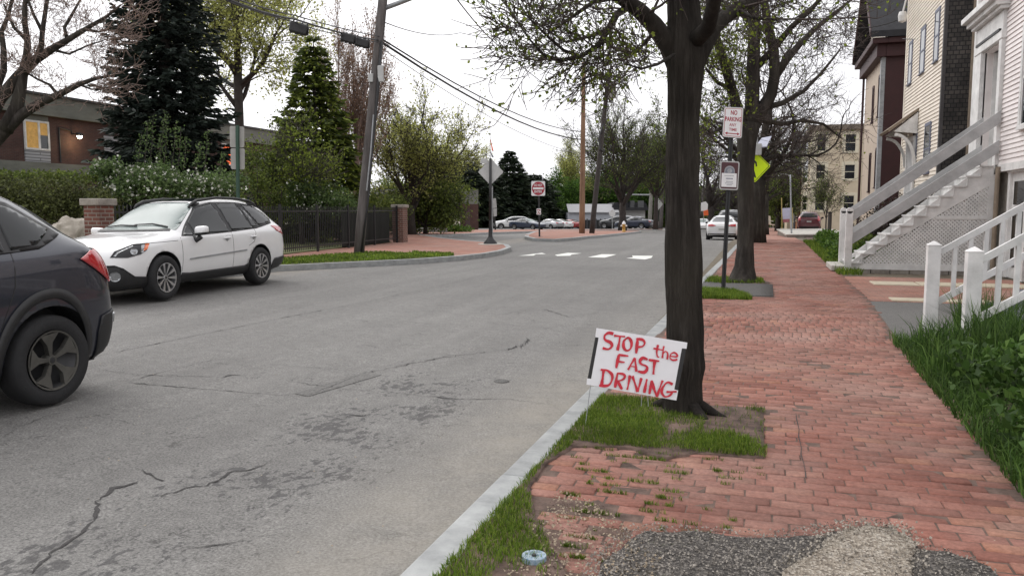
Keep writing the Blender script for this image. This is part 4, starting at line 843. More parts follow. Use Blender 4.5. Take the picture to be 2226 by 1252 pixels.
# ---------------- beige apartment block ----------------
ay = 84.0; cx = P(1763, 300, 79).x
root = thing('beige_apartment_house', 'tall beige three storey apartment house with pale window surrounds', 'house', (cx, ay, -1))
cx = 4.9+.0
def pxY(px, py, Y=ay): p = onY(px, py, Y); return p.x, p.z
xw0 = pxY(1763, 400)[0]; zr = pxY(1820, 271)[1]
mb = MB(); mb.box(xw0, ay, -2, xw0+16, ay+17, zr-.5); mb.build('wall', M['beige'], root)
mb = MB(); mb.box(xw0-.35, ay-.35, zr-.5, xw0+16.3, ay+17.3, zr-.02); mb.build('cornice', mat('brown_cornice', (.17, .14, .11), .8, .1, 3), root)
for xa_, xb_ in ((1774, 1795), (1838, 1860)):
    for yt, yb_ in ((292, 329), (358, 389.5), (425, 458)):
        a0, z1 = pxY(xa_-(yt-292)*.03, yt); a1, z0 = pxY(xb_-(yt-292)*.03, yb_); window(root, 'Y', ay, -1, a0, a1, z0, z1, M['beige_trim'], M['glass'], fw=.26)
for yt, yb_ in ((292, 332), (358, 394), (427, 458)):
    b1, z1 = yz(1744, yt, xw0); b0, z0 = yz(1757, yb_, xw0); window(root, 'X', xw0, -1, b0, b1-1, z0, z1, M['beige_trim'], M['glass'], fw=.4)
for q in ((xw0-.06, ay-.06, -2, xw0+.45, ay+.5, zr-.5), (xw0-.07, ay+16.5, -2, xw0+.4, ay+17.1, zr-.5), (xw0-.09, ay+4, -2, xw0-.002, ay+4.6, zr-.5)): mb = MB(); mb.box(*q); mb.build('corner_board', M['beige_trim'], root)
# ---------------- row of farther houses ----------------
def simple_house(name, label, x0, y0, w, dpt, zb, ze, zp, mw, ridge='Y', wins=(2, 3), trim=None, mr_=None):
    r = thing(name, label, 'house', (x0+w/2, y0, zb)); mb = MB(); mb.box(x0, y0, zb-2, x0+w, y0+dpt, ze)
    if ridge == 'Y': mb.prism([(x0+.02, y0+.02, ze), (x0+w-.02, y0+.02, ze), (x0+w/2, y0+.02, zp)], (0, dpt-.04, 0))
    else: mb.prism([(x0+.02, y0+.02, ze), (x0+.02, y0+dpt-.02, ze), (x0+.02, y0+dpt/2, zp)], (w-.04, 0, 0))
    mb.build('wall', mw, r); mb = MB()
    if ridge == 'Y':
        for s_ in (-1, 1): e = x0+w/2+s_*(w/2+.4); k = (zp-ze)*.4/(w/2); mb.prism([(e, y0-.4, ze-k), (e, y0-.4, ze-k+.25), (x0+w/2, y0-.4, zp+.25), (x0+w/2, y0-.4, zp+.0)], (0, dpt+.8, 0))
    else:
        for s_ in (-1, 1): e = y0+dpt/2+s_*(dpt/2+.4); k = (zp-ze)*.4/(dpt/2); mb.prism([(x0-.4, e, ze-k), (x0-.4, e, ze-k+.25), (x0-.4, y0+dpt/2, zp+.25), (x0-.4, y0+dpt/2, zp)], (w+.8, 0, 0))
    mb.build('roof', mr_ or M['roof'], r)
    for i in range(wins[0]):
        for j in range(wins[1]):
            a = x0+w*(i+.5)/wins[0]-.5; z = zb+1.2+j*3
            if z+1.6 < ze: window(r, 'Y', y0, -1, a, a+1, z, z+1.6, trim or M['beige_trim'], M['darkglass'], fw=.14, sash=False)
    for i in range(3):
        for j in range(wins[1]):
            a = y0+dpt*(i+.5)/3-.5; z = zb+1.2+j*3; fx = x0 if x0 > 0 else x0+w; s_ = -1 if x0 > 0 else 1
            if z+1.6 < ze: window(r, 'X', fx, s_, a, a+1, z, z+1.6, trim or M['beige_trim'], M['darkglass'], fw=.14, sash=False)
    return r
orange = mat('orange_brick', (.28, .11, .04), .8, .15, 3); greyh = mat('dark_grey_siding', (.055, .055, .06), .8, .2, 3)
simple_house('orange_house', 'narrow orange brick house beside the beige apartment house', 4.7, 104, 8, 9, -1.2, 5.6, 6.6, orange, 'X')
simple_house('dark_house', 'tall dark grey house with black gables behind the street trees', 4.6, 114, 11, 14, -1.4, 8.4, 12.2, greyh, 'X')
simple_house('pale_house', 'pale house with a dark door at the far end of the brick sidewalk', 4.2, 131, 9, 12, -1.7, 5.0, 8.6, M['beige'], 'X')
simple_house('grey_house', 'grey gabled house closing the far end of the street', 5.4, 146, 12, 14, -2, 7, 11, mat('grey_siding', (.22, .22, .21), .8, .1, 2), 'Y')
simple_house('brown_house', 'low brown house far down the left side of the street', -30, 190, 14, 14, -3, 5, 8.5, mat('brown_siding', (.16, .11, .08), .8, .15, 2), 'X')
simple_house('brick_shop', 'flat fronted reddish shop far down the street behind the trees', -14, 245, 16, 14, -4, 4.5, 6, mat('far_red_brick', (.16, .07, .055), .8, .15, 2), 'X')
# ---------------- vehicles ----------------
def loft(stations, arches, W):
    """stations: x, zb, zsh, zt, wl, wm, ws, wt -> smooth closed body mesh (temporary object), with wheel arches cut"""
    vs = []; fs = []
    for x, zb, zsh, zt, wl, wm, ws, wt in stations:
        g = zt-zsh; hood = g < .25
        half = [(0, zb), (wl*.85, zb), (wl, zb+.07), (wm, zb+.07+.5*(zsh-zb-.07)), (ws, zsh), (ws-.05 if not hood else ws*.93, zsh+(.035 if not hood else g*.45)),
                (wt+.02 if not hood else wt, zt-(min(.12, .3*g) if not hood else .25*g)), (wt*.78, zt-(.02 if not hood else .06*g)), (0, zt)]
        ring = [(x, y, z) for y, z in half]+[(x, -y, z) for y, z in half[-2:0:-1]]; vs += ring
    n = 16
    for i in range(len(stations)-1):
        for j in range(n): q = (j+1) % n; fs.append((i*n+j, (i+1)*n+j, (i+1)*n+q, i*n+q))
    for base, flip in ((0, False), ((len(stations)-1)*n, True)):
        for j in range(8):
            a, b, c, d = j, j+1, (16-j-1) % 16, (16-j) % 16
            f = [a, b, c, d] if len({a, b, c, d}) == 4 else list(dict.fromkeys([a, b, c, d])); f = [base+k for k in f]
            if len(f) >= 3: fs.append(tuple(f if not flip else f[::-1]))
    me = bpy.data.meshes.new('tmp'); me.from_pydata(vs, [], fs); bm = bmesh.new(); bm.from_mesh(me); bmesh.ops.recalc_face_normals(bm, faces=bm.faces); bm.to_mesh(me); bm.free()
    ob = bpy.data.objects.new('tmp', me); COL.objects.link(ob); m = ob.modifiers.new('s', 'SUBSURF'); m.levels = 3; m.render_levels = 3
    cuts = []
    for ax, r in arches:
        for s in (-1, 1):
            c = MB(); k = 40; c.lathe((ax, s*(W/2-.02), r-.045), [(r, -.26), (r, .3)], 'y', k); c.f.append(tuple(range(k))); c.m.append(0); c.f.append(tuple(range(k, 2*k))[::-1]); c.m.append(0)
            co = c.build('cut', []); bm = bmesh.new(); bm.from_mesh(co.data); bmesh.ops.recalc_face_normals(bm, faces=bm.faces); bm.to_mesh(co.data); bm.free(); cuts.append(co)
            b = ob.modifiers.new('b', 'BOOLEAN'); b.object = co; b.operation = 'DIFFERENCE'; b.solver = 'EXACT'
    dg = bpy.context.evaluated_depsgraph_get(); full = bpy.data.meshes.new_from_object(ob.evaluated_get(dg))
    for k in list(ob.modifiers)[1:]: ob.modifiers.remove(k)
    dg = bpy.context.evaluated_depsgraph_get(); e = ob.evaluated_get(dg).to_mesh(); bv = BVHTree.FromPolygons([v.co.copy() for v in e.vertices], [tuple(p.vertices) for p in e.polygons])
    for o in cuts+[ob]: bpy.data.objects.remove(o)
    return full, bv
def decal(mb, bv, poly, o, ux, uy, d, off=.004, step=.04, k=None, skirt=.012):
    """press an outline (in the plane o,ux,uy) along d onto the body and give it a little thickness"""
    bm = bmesh.new(); f = bm.faces.new([bm.verts.new((a, b, 0)) for a, b in poly])
    for ax in (0, 1):
        lo = min(p[ax] for p in poly); hi = max(p[ax] for p in poly); t = math.ceil(lo/step)*step
        while t < hi:
            co = [0, 0, 0]; no = [0, 0, 0]; co[ax] = t; no[ax] = 1; bmesh.ops.bisect_plane(bm, geom=bm.verts[:]+bm.edges[:]+bm.faces[:], plane_co=co, plane_no=no); t += step
    bmesh.ops.triangulate(bm, faces=[f for f in bm.faces if len(f.verts) > 4]); bm.verts.index_update(); n0 = len(mb.v); pts = []; ok = []
    o, ux, uy, d = Vector(o), Vector(ux), Vector(uy), Vector(d).normalized()
    for v in bm.verts:
        s = o+ux*v.co.x+uy*v.co.y; h = bv.ray_cast(s, d, 6)
        if h[0] is None: pts.append(s+d*2); ok.append(False); continue
        nn = h[1] if h[1].dot(d) < 0 else -h[1]; pts.append(h[0]+nn*off-d*off*.3); ok.append(True)
    N = len(pts); fs = []; sg = 1 if ux.cross(uy).dot(d) < 0 else -1
    for f in bm.faces:
        i = [v.index for v in f.verts]
        if all(ok[j] for j in i): fs.append(tuple(i if sg > 0 else i[::-1]))
    for e in bm.edges:
        if len(e.link_faces) == 1 and all(ok[v.index] for v in e.verts):
            a, b = e.verts[0].index, e.verts[1].index; fs.append((a, b, b+N, a+N))
    mb.add(pts+[p+d*skirt for p in pts], fs, k); bm.free()
SIDE = dict(o=(0, 2, 0), ux=(1, 0, 0), uy=(0, 0, 1), d=(0, -1, 0)); SIDER = dict(o=(0, -2, 0), ux=(1, 0, 0), uy=(0, 0, 1), d=(0, 1, 0))
FRONT = dict(o=(4, 0, 0), ux=(0, 1, 0), uy=(0, 0, 1), d=(-1, 0, 0)); REAR = dict(o=(-4, 0, 0), ux=(0, 1, 0), uy=(0, 0, 1), d=(1, 0, 0))
TOP = dict(o=(0, 0, 3), ux=(1, 0, 0), uy=(0, 1, 0), d=(0, 0, -1))
def angled(az, s=1):         # looking from the front corner, az degrees off the nose
    a = rad(az); return dict(o=(4*math.cos(a), 4*s*math.sin(a), 0), ux=(-math.sin(a)*s*s, math.cos(a)*s, 0) if s > 0 else (-math.sin(a), -math.cos(a), 0), uy=(0, 0, 1), d=(-math.cos(a), -s*math.sin(a), 0))
def wheel(root, x, y, R, s, w=.22, spokes=10, rim_r=.66, style='multi', am='alloy'):
    """s: +1 outer face towards +y"""
    rt = bpy.data.objects.new('wheel', None); COL.objects.link(rt); rt.parent = root; rt.location = (x, y, R); ORG[rt.name] = Vector((0, 0, 0))
    rr = R*rim_r; mb = MB()
    mb.lathe((0, 0, 0), [(rr, -w/2*.9), (R*.93, -w/2), (R*.985, -w/2*.75), (R, -w/2*.4), (R, w/2*.4), (R*.985, w/2*.75), (R*.93, w/2), (rr+.012, w/2*.92), (rr, w/2*.8)], 'y', 40)
    if s < 0: pass
    mb.build('tyre', M['rubber'], rt, smooth=True)
    mb = MB(); mb.lathe((0, 0, 0), [(rr, s*w/2*.86), (rr*.93, s*w/2*.8), (rr*.9, s*w*.05), (.0, s*w*.02)], 'y', 40); r_ = mb.build('rim', M['alloy_dark'], rt, smooth=True)
    mb = MB(); mb.lathe((0, 0, 0), [(rr*.985, s*w/2*.90), (rr*1.0, s*w/2*.96), (rr*.94, s*w/2*.93), (rr*.93, s*w/2*.8)], 'y', 40); mb.lathe((0, 0, 0), [(0, s*w*.40), (rr*.16, s*w*.40), (rr*.2, s*w*.3), (rr*.2, s*w*.1)], 'y', 20)
    for i in range(spokes):
        a = 2*math.pi*i/spokes+.1
        if style == 'multi':
            wd0, wd1 = .018, .030
            for q in ((-.05, .05) if i % 2 == 0 else (0,)):
                pass
            ring = [(rr*.14, a-.12), (rr*.14, a+.12), (rr*.95, a+.10), (rr*.95, a-.14)]
        elif style == 'blade': ring = [(rr*.15, a-.35), (rr*.15, a+.35), (rr*.60, a+.22), (rr*.96, a+.46), (rr*.98, a-.30), (rr*.55, a-.16)]
        else: ring = [(rr*.14, a-.2), (rr*.14, a+.2), (rr*.95, a+.16), (rr*.95, a-.16)]
        top = [(p*math.cos(t), s*(w*.36+.03*(p/rr)), p*math.sin(t)) for p, t in ring]; mb.prism(top, (0, -s*.04, 0))
    mb.build('spokes', M[am], r_)
    mb = MB(); mb.lathe((0, 0, 0), [(0, s*w*.415), (rr*.1, s*w*.41), (rr*.12, s*w*.38)], 'y', 14); mb.build('hub_cap', M['black'], r_)
def finish_body(name, full, root, paint, arches, W):
    me = full; me.name = name; me.materials.clear(); me.materials.append(paint); me.materials.append(M['black'])
    for p in me.polygons:
        p.material_index = 0; p.use_smooth = True; c = p.center; n = p.normal
        for ax, r in arches:
            dx, dz = c.x-ax, c.z-(r-.045); q = math.hypot(dx, dz)
            if q < r+.02 and abs(c.y) > W/2-.33 and ((-(n.x*dx+n.z*dz)/max(q, .01) > .35) or abs(c.y) < W/2-.22): p.material_index = 1; p.use_smooth = False
        if c.z < .30 and n.z < -.6: p.material_index = 1
    o = link_mesh(name, me, root); ORG[o.name] = Vector((0, 0, 0)); return o
def seam(mb, bv, pts, fr, w=.007, off=.0015, k=None):
    for a, b in zip(pts, pts[1:]):
        d = Vector((b[0]-a[0], b[1]-a[1])); n = Vector((-d.y, d.x)).normalized()*w/2
        decal(mb, bv, [(a[0]+n.x, a[1]+n.y), (a[0]-n.x, a[1]-n.y), (b[0]-n.x, b[1]-n.y), (b[0]+n.x, b[1]+n.y)], off=off, step=.06, skirt=.004, k=k, **fr)
def arc_pts(cx, cz, r, a0, a1, n=12): return [(cx+r*math.cos(rad(a0+(a1-a0)*i/n)), cz+r*math.sin(rad(a0+(a1-a0)*i/n))) for i in range(n+1)]
def mirror_x(fr): return fr
def wing_mirror(root, x, y, z, s, paint):
    mb = MB(); mb.tube([(x-.03, s*(y+.05), z-.10), (x-.01, s*(y-.02), z-.16), (x+.0, s*(y-.1), z-.10)], [.05, .045, .05], 8); m_ = mb.build('wing_mirror', M['black'], root, smooth=True)
    bm = bmesh.new(); bmesh.ops.create_uvsphere(bm, u_segments=16, v_segments=10, radius=1)
    for v in bm.verts:
        c = v.co; q = lambda t: math.copysign(abs(t)**.6, t); v.co = Vector((x+q(c.x)*.075-(.03 if c.x > 0 else 0)*0, s*(y+.09+q(c.y)*.115), z+q(c.z)*.075+.01*c.y))
    me = bpy.data.meshes.new('mirror_shell'); bm.to_mesh(me); bm.free(); me.materials.append(paint); me.materials.append(M['black'])
    for p in me.polygons: p.use_smooth = True; p.material_index = 1 if p.center.z < z-.03 else 0
    o = link_mesh('mirror_shell', me, m_); mb = MB(); mb.box(x-.082, s*(y+.09)-.09, z-.05, x-.076, s*(y+.09)+.09, z+.05); mb.build('mirror_glass', M['carglass'], m_)
def suv_rear(root, bv, W, zt): pass
# ---- white estate parked at the far kerb
st = [(2.43, .40, .60, .70, .46, .50, .46, .34), (2.36, .24, .68, .82, .66, .72, .67, .50), (2.20, .20, .76, .91, .78, .84, .79, .60), (1.85, .20, .84, .985, .84, .905, .86, .68), (1.42, .20, .89, 1.03, .86, .925, .89, .72), (1.05, .20, .94, 1.08, .86, .925, .895, .72),
      (.62, .20, .965, 1.34, .86, .925, .90, .655), (.18, .20, .975, 1.585, .86, .925, .90, .61), (-.4, .20, .985, 1.655, .86, .925, .90, .60), (-1.15, .20, 1.00, 1.655, .86, .925, .90, .595), (-1.75, .20, 1.03, 1.60, .86, .92, .89, .575), (-2.10, .22, 1.05, 1.47, .84, .90, .86, .56), (-2.32, .27, 1.03, 1.24, .80, .86, .81, .56), (-2.42, .36, .94, 1.03, .68, .74, .70, .5)]
W = 1.86; AR = [(1.42, .405), (-1.325, .405)]
full, bv = loft(st, AR, W)
wf_ = GP(362, 655, road_z); wr_ = GP(568, 626, road_z)
root = thing('white_estate_car', 'white estate car with black roof rails parked at the far kerb, facing the viewer', 'car', (0, 0, 0)); root['group'] = 'parked cars'
del root['group']
body = finish_body('body', full, root, M['car_white'], AR, W)
mb = MB(); blk = MB(); gl = MB()
for fr in (SIDE, SIDER):
    decal(blk, bv, [(.92, .985), (.57, 1.215), (.17, 1.475), (-.30, 1.55), (-1.1, 1.555), (-1.6, 1.50), (-1.92, 1.35), (-2.03, 1.23), (-1.95, 1.15), (-1.3, 1.06), (-.4, 1.015), (.6, .98)], off=.003, **fr)
tr = blk.build('window_trim', M['black'], root, smooth=True)
for fr in (SIDE, SIDER):
    for q in ([(.86, 1.0), (.64, 1.14), (.60, 1.0)], [(.565, 1.01), (.55, 1.195), (.18, 1.44), (-.30, 1.525), (-.40, 1.035)], [(-.50, 1.045), (-.42, 1.528), (-1.02, 1.53), (-1.16, 1.08)], [(-1.21, 1.085), (-1.07, 1.528), (-1.12, 1.527), (-1.38, 1.11)], [(-1.45, 1.12), (-1.20, 1.525), (-1.6, 1.475), (-1.88, 1.335), (-1.97, 1.235), (-1.9, 1.18)]):
        gl = MB(); decal(gl, bv, q, off=.007, **fr); gl.build('side_window', M['carglass'], root, smooth=True)
mb = MB(); decal(mb, bv, [(-.66, 1.10), (-.73, 1.085), (-.67, 1.20), (-.54, 1.50), (-.4, 1.54), (0, 1.555), (.4, 1.54), (.54, 1.50), (.67, 1.20), (.73, 1.085), (.66, 1.10), (.3, 1.085), (0, 1.08), (-.3, 1.085)][::1], off=.005, **FRONT); ws_ = mb.build('windscreen', M['windscreen'], root, smooth=True)
mb = MB(); decal(mb, bv, [(-.70, 1.075), (.70, 1.075), (.66, 1.105), (0, 1.09), (-.66, 1.105)], off=.012, **FRONT); mb.build('cowl', M['black'], root)
for p_ in ([(.95, .62, 1.13), (.90, .3, 1.155), (.93, -.02, 1.135)], [(.97, .05, 1.12), (.93, -.3, 1.15), (.95, -.55, 1.13)]):
    mb = MB(); pp = []
    for x, y, z in p_:
        h = bv.ray_cast(Vector((x+.0, y, 3)), Vector((0, 0, -1)), 4); pp.append(h[0]+Vector((.0, 0, .025)))
    mb.tube(pp, [.014, .011, .008], 6); mb.build('wiper', M['black'], root)
mb = MB(); decal(mb, bv, [(-.9, -.42), (.0, -.45), (.05, 0), (.0, .45), (-.9, .42)], off=.003, **TOP); mb.build('sunroof', M['darkglass'], root, smooth=True)
for s in (1, -1):
    pts = []
    for x in (.28, .2, .05, -.5, -1.1, -1.55, -1.72, -1.80):
        h = bv.ray_cast(Vector((x, s*.545, 3)), Vector((0, 0, -1)), 4)[0]; up = .012 if x in (.28, -1.80) else (.05 if x in (.2, -1.72) else .07); pts.append(h+Vector((0, 0, up)))
    mb = MB(); mb.tube(pts, [.02, .026, .027, .024, .024, .027, .026, .02], 8)
    for x in (.10, -1.60):
        h = bv.ray_cast(Vector((x, s*.545, 3)), Vector((0, 0, -1)), 4)[0]; mb.box(h.x-.10, h.y-.014, h.z-.01, h.x+.10, h.y+.014, h.z+.05)
    mb.build('roof_rail', M['black'], root, smooth=True)
    fr = SIDE if s > 0 else SIDER
    mb = MB(); decal(mb, bv, [(1.08, .19), (1.0, .40), (.8, .385), (-.80, .40), (-.93, .44), (-.93, .19)], off=.012, **fr); mb.build('sill_cladding', M['black'], root, smooth=True)
    mb = MB(); decal(mb, bv, [(-1.77, .24), (-1.78, .40), (-1.84, .47), (-2.33, .50), (-2.33, .24)], off=.012, **fr); mb.build('rear_bumper_corner', M['black'], root, smooth=True)
    mb = MB(); decal(mb, bv, [(.82, .62), (.82, .595), (-.85, .665), (-.85, .69)], off=.010, **fr); mb.build('door_moulding', M['galv'], root)
    mb = MB(); seam(mb, bv, [(1.0, .42), (.97, .97)], fr); seam(mb, bv, [(-.43, .40), (-.45, 1.03)], fr); seam(mb, bv, [(-.93, .75), (-1.12, .82), (-1.22, .98), (-1.21, 1.07)], fr)
    seam(mb, bv, [(1.05, .92), (1.7, .90), (2.12, .80)], fr); mb.build('door_gap', M['black'], root)
    for x in (-.26, -1.10):
        mb = MB(); h = bv.ray_cast(Vector((x, s*2, .895)), Vector((0, -s, 0)), 3)[0]; decal(mb, bv, arc_pts(x, .905, .045, 0, 360, 14)[:-1], off=.002, skirt=.002, **fr); hh = mb.build('door_handle', M['galv'], root, smooth=True)
        mb = MB(); mb.tube([h+Vector((.10, -s*.0, .02)), h+Vector((.06, s*.032, .025)), h+Vector((-.06, s*.032, .025)), h+Vector((-.1, 0, .02))], [.012, .016, .016, .012], 8); mb.build('grip', M['car_white'], hh, smooth=True)
    wing_mirror(root, .62, .93, 1.07, s, M['car_white'])
    fa = angled(38, s)
    mb = MB(); decal(mb, bv, [(-0.910, .715), (-0.848, .80), (-0.602, .895), (-0.406, .905), (-0.371, .90), (-0.417, .80), (-0.502, .74), (-0.679, .70)], off=.006, step=.03, **fa); hl = mb.build('headlight', M['alloy_dark'], root, smooth=True)
    mb = MB(); decal(mb, bv, [(-0.510, .765), (-0.487, .885), (-0.410, .893), (-0.433, .81), (-0.471, .765)], off=.0095, step=.03, **fa); decal(mb, bv, [(-0.864, .73), (-0.818, .795), (-0.602, .88), (-0.602, .865), (-0.802, .775), (-0.833, .73)], off=.0095, step=.03, **fa); mb.build('reflector', M['lamp_glass'], hl, smooth=True)
    mb = MB(); decal(mb, bv, [(-0.467, .79), (-0.436, .893), (-0.375, .897), (-0.413, .81)][::1], off=.011, step=.03, **fa); mb.build('indicator', M['amber'], hl, smooth=True)
    mb = MB(); decal(mb, bv, arc_pts(-.594, .79, .05, 0, 360, 16)[:-1], off=.011, step=.03, **fa); mb.build('projector', M['lamp_glass'], hl, smooth=True)
    mb = MB(); decal(mb, bv, [(-1.309, .25), (-1.309, .52), (-1.246, .60), (-0.854, .60), (-0.745, .55), (-0.599, .42), (-0.436, .40), (-0.417, .20), (-0.654, .2)], off=.012, step=.04, **fa); fb = mb.build('lower_bumper', M['black'], root, smooth=True)
    mb = MB(); decal(mb, bv, arc_pts(-.86, .44, .07, 0, 360, 18)[:-1], off=.03, step=.03, **fa); fl = mb.build('fog_lamp', M['lamp_glass'], fb, smooth=True)
    fz = dict(o=(-4*math.cos(rad(40)), s*4*math.sin(rad(40)), 0), ux=(math.sin(rad(40)), s*math.cos(rad(40)), 0), uy=(0, 0, 1), d=(math.cos(rad(40)), -s*math.sin(rad(40)), 0))
    mb = MB(); decal(mb, bv, [(-0.980, .93), (-0.878, .90), (-0.620, 1.0), (-0.572, 1.10), (-0.638, 1.10), (-0.908, 1.06)], off=.008, step=.03, **fz); mb.build('tail_light', M['red_lens'], root, smooth=True)
    for x in (1.42, -1.325): wheel(root, x, s*(W/2-.125), .352, s, .235, 10)
mb = MB(); decal(mb, bv, [(-.38, .52), (-.44, .72), (-.36, .80), (.36, .80), (.44, .72), (.38, .52)], off=.012, **FRONT); gr = mb.build('grille', M['black'], root, smooth=True)
mb = MB(); decal(mb, bv, [(-.36, .66), (-.36, .69), (.36, .69), (.36, .66)], off=.025, **FRONT); mb.build('grille_bar', M['chrome'], gr)
mb = MB(); decal(mb, bv, [(-.60, 1.14), (-.5, 1.45), (.5, 1.45), (.60, 1.14)], off=.006, **REAR); mb.build('rear_window', M['carglass'], root, smooth=True)
mb = MB(); decal(mb, bv, [(-.45, .27), (.45, .27), (.5, .40), (-.5, .40)], off=.012, **FRONT); mb.build('lower_grille', M['black'], root, smooth=True)
mb = MB(); mb.box(-2.0, -.6, .22, 2.0, .6, .34); mb.build('underbody', M['black'], root)
best = None
for k in range(-200, 200):      # heading at which the rear wheel shows where the photo has it
    h_ = rad(-90+k*.05); q = Vector((wf_.x, wf_.y, wf_.z))-Vector((math.cos(h_), math.sin(h_), 0))*2.745; v = q-Vector((0, 0, EYE)); px = 1113+FPX*v.dot(_r)/v.dot(_f)
    if best is None or abs(px-568) < best[0]: best = (abs(px-568), h_)
hd_ = best[1]; rot = Matrix.Rotation(hd_, 3, 'Z'); off = rot@Vector((1.42, W/2, 0))
root.rotation_euler = (rad(1.1), 0, hd_); root.location = (wf_.x-off.x+.05, wf_.y-off.y, road_z(wf_.x-.5, 0))
# ---- dark crossover passing close by on the left
st = [(2.28, .40, .62, .72, .46, .50, .46, .34), (2.18, .24, .72, .88, .70, .76, .72, .5), (1.9, .20, .88, 1.0, .84, .89, .86, .66), (1.33, .20, .96, 1.08, .86, .91, .88, .70), (.95, .20, 1.0, 1.13, .86, .91, .88, .70), (.5, .2, 1.02, 1.42, .86, .91, .88, .63), (.1, .2, 1.03, 1.58, .86, .91, .88, .6),
      (-.6, .2, 1.04, 1.625, .86, .91, .885, .60), (-1.15, .2, 1.06, 1.59, .86, .915, .895, .585), (-1.55, .2, 1.09, 1.47, .86, .92, .90, .56), (-1.85, .22, 1.09, 1.29, .85, .91, .88, .56), (-2.05, .25, 1.04, 1.14, .83, .89, .84, .55), (-2.18, .30, .93, 1.0, .78, .84, .78, .5), (-2.24, .38, .82, .9, .66, .74, .66, .44)]
TZ = lambda z: z+max(0, z-.5)*.13
TX = lambda x: x if x > -1.32 else -1.32+(x+1.32)*.80
st = [(TX(q[0]), q[1], TZ(q[2]), TZ(q[3]))+q[4:] for q in st]
_dec = decal
def decal(mb, bv, poly, o=None, ux=None, uy=None, d=None, **k):
    sd_ = abs(d[0]) < .01
    _dec(mb, bv, [((TX(a) if sd_ else a), TZ(b)) for a, b in poly], o, ux, uy, d, **k)
W = 1.82; AR = [(1.33, .41), (-1.32, .41)]
full, bv = loft(st, AR, W)
root = thing('dark_grey_crossover', 'dark grey crossover passing close on the left, only its rear half in view', 'car', (0, 0, 0))
body = finish_body('body', full, root, M['car_grey'], AR, W)
mb = MB(); decal(mb, bv, [(-.55, .98), (-.45, 1.49), (.45, 1.49), (.55, .98)], off=.005, **FRONT)
fr_ = mb.build('windscreen', M['windscreen'], root, smooth=True)
for s in (1, -1):
    fr = SIDE if s > 0 else SIDER
    mb = MB(); decal(mb, bv, [(.85, 1.04), (.30, 1.42), (-.2, 1.51), (-.85, 1.515), (-1.25, 1.44), (-1.60, 1.27), (-1.66, 1.22), (-1.3, 1.13), (-.4, 1.07)], off=.004, **fr); mb.build('window_trim', M['black'], root, smooth=True)
    for q in ([(.75, 1.06), (.28, 1.385), (-.2, 1.475), (-.28, 1.085)], [(-.34, 1.09), (-.28, 1.48), (-.85, 1.485), (-1.02, 1.43), (-1.0, 1.125)], [(-1.06, 1.13), (-1.08, 1.44), (-1.25, 1.40), (-1.55, 1.255), (-1.3, 1.16)]):
        mb = MB(); decal(mb, bv, q, off=.008, **fr); mb.build('side_window', M['carglass'], root, smooth=True)
    # black cladding round the arch and along the sill and bumper
    mb = MB(); ring = arc_pts(-1.32, .365, .50, -10, 190, 26)+arc_pts(-1.32, .365, .43, 190, -10, 26); decal(mb, bv, ring, off=.012, step=.2, **fr)
    mb.build('arch_cladding', M['black'], root, smooth=True)
    mb = MB(); ring = arc_pts(1.33, .365, .50, -10, 190, 26)+arc_pts(1.33, .365, .43, 190, -10, 26); decal(mb, bv, ring, off=.012, step=.2, **fr); mb.build('arch_cladding', M['black'], root, smooth=True)
    mb = MB(); decal(mb, bv, [(.86, .19), (.86, .36), (-.86, .36), (-.86, .19)], off=.012, **fr); mb.build('sill_cladding', M['black'], root, smooth=True)
    mb = MB(); decal(mb, bv, [(-1.90, .24), (-1.90, .50), (-1.94, .62), (-2.2, .66), (-2.2, .24)], off=.012, **fr); mb.build('rear_bumper_corner', M['black'], root, smooth=True)
    fz = dict(o=(-4*math.cos(rad(50)), s*4*math.sin(rad(50)), 0), ux=(math.sin(rad(50)), s*math.cos(rad(50)), 0), uy=(0, 0, 1), d=(math.cos(rad(50)), -s*math.sin(rad(50)), 0))
    mb = MB(); decal(mb, bv, [(-1.12, 1.01), (-1.08, .88), (-.96, .86), (-.82, .95), (-.68, 1.045), (-.80, 1.095), (-1.0, 1.11)], off=.016, step=.03, **fz); mb.build('tail_light', M['red_lens'], root, smooth=True)
    mb = MB(); decal(mb, bv, [(-1.080, .58), (-0.968, .56), (-0.968, .62), (-1.080, .64)], off=.02, step=.03, **fz); mb.build('reflector', M['lamp_glass'], root, smooth=True)
    mb = MB(); seam(mb, bv, [(-.31, .40), (-.33, 1.07)], fr); seam(mb, bv, [(-.88, .62), (-1.02, .9), (-1.05, 1.12)], fr); mb.build('door_gap', M['black'], root)
    wing_mirror(root, .55, .91, 1.12, s, M['car_grey'])
    for x in (1.33, -1.32): wheel(root, x, s*(W/2-.125), .352, s, .235, 5, .66, 'blade', 'alloy_grey')
mb = MB(); decal(mb, bv, [(-.62, 1.14), (-.50, 1.42), (.50, 1.42), (.62, 1.14)], off=.006, **REAR); mb.build('rear_window', M['carglass'], root, smooth=True)
mb = MB(); decal(mb, bv, [(-.7, .25), (-.72, .62), (.72, .62), (.7, .25)], off=.014, **REAR); mb.build('rear_bumper', M['black'], root, smooth=True)
mb = MB(); mb.box(-2.0, -.6, .22, 2.0, .6, .34); mb.build('underbody', M['black'], root)
decal = _dec
dw = GP(127, 883, road_z); root.rotation_euler = (0, 0, rad(-90)); root.location = (dw.x-W/2+.0, dw.y-1.32, road_z(dw.x-.5, 0))
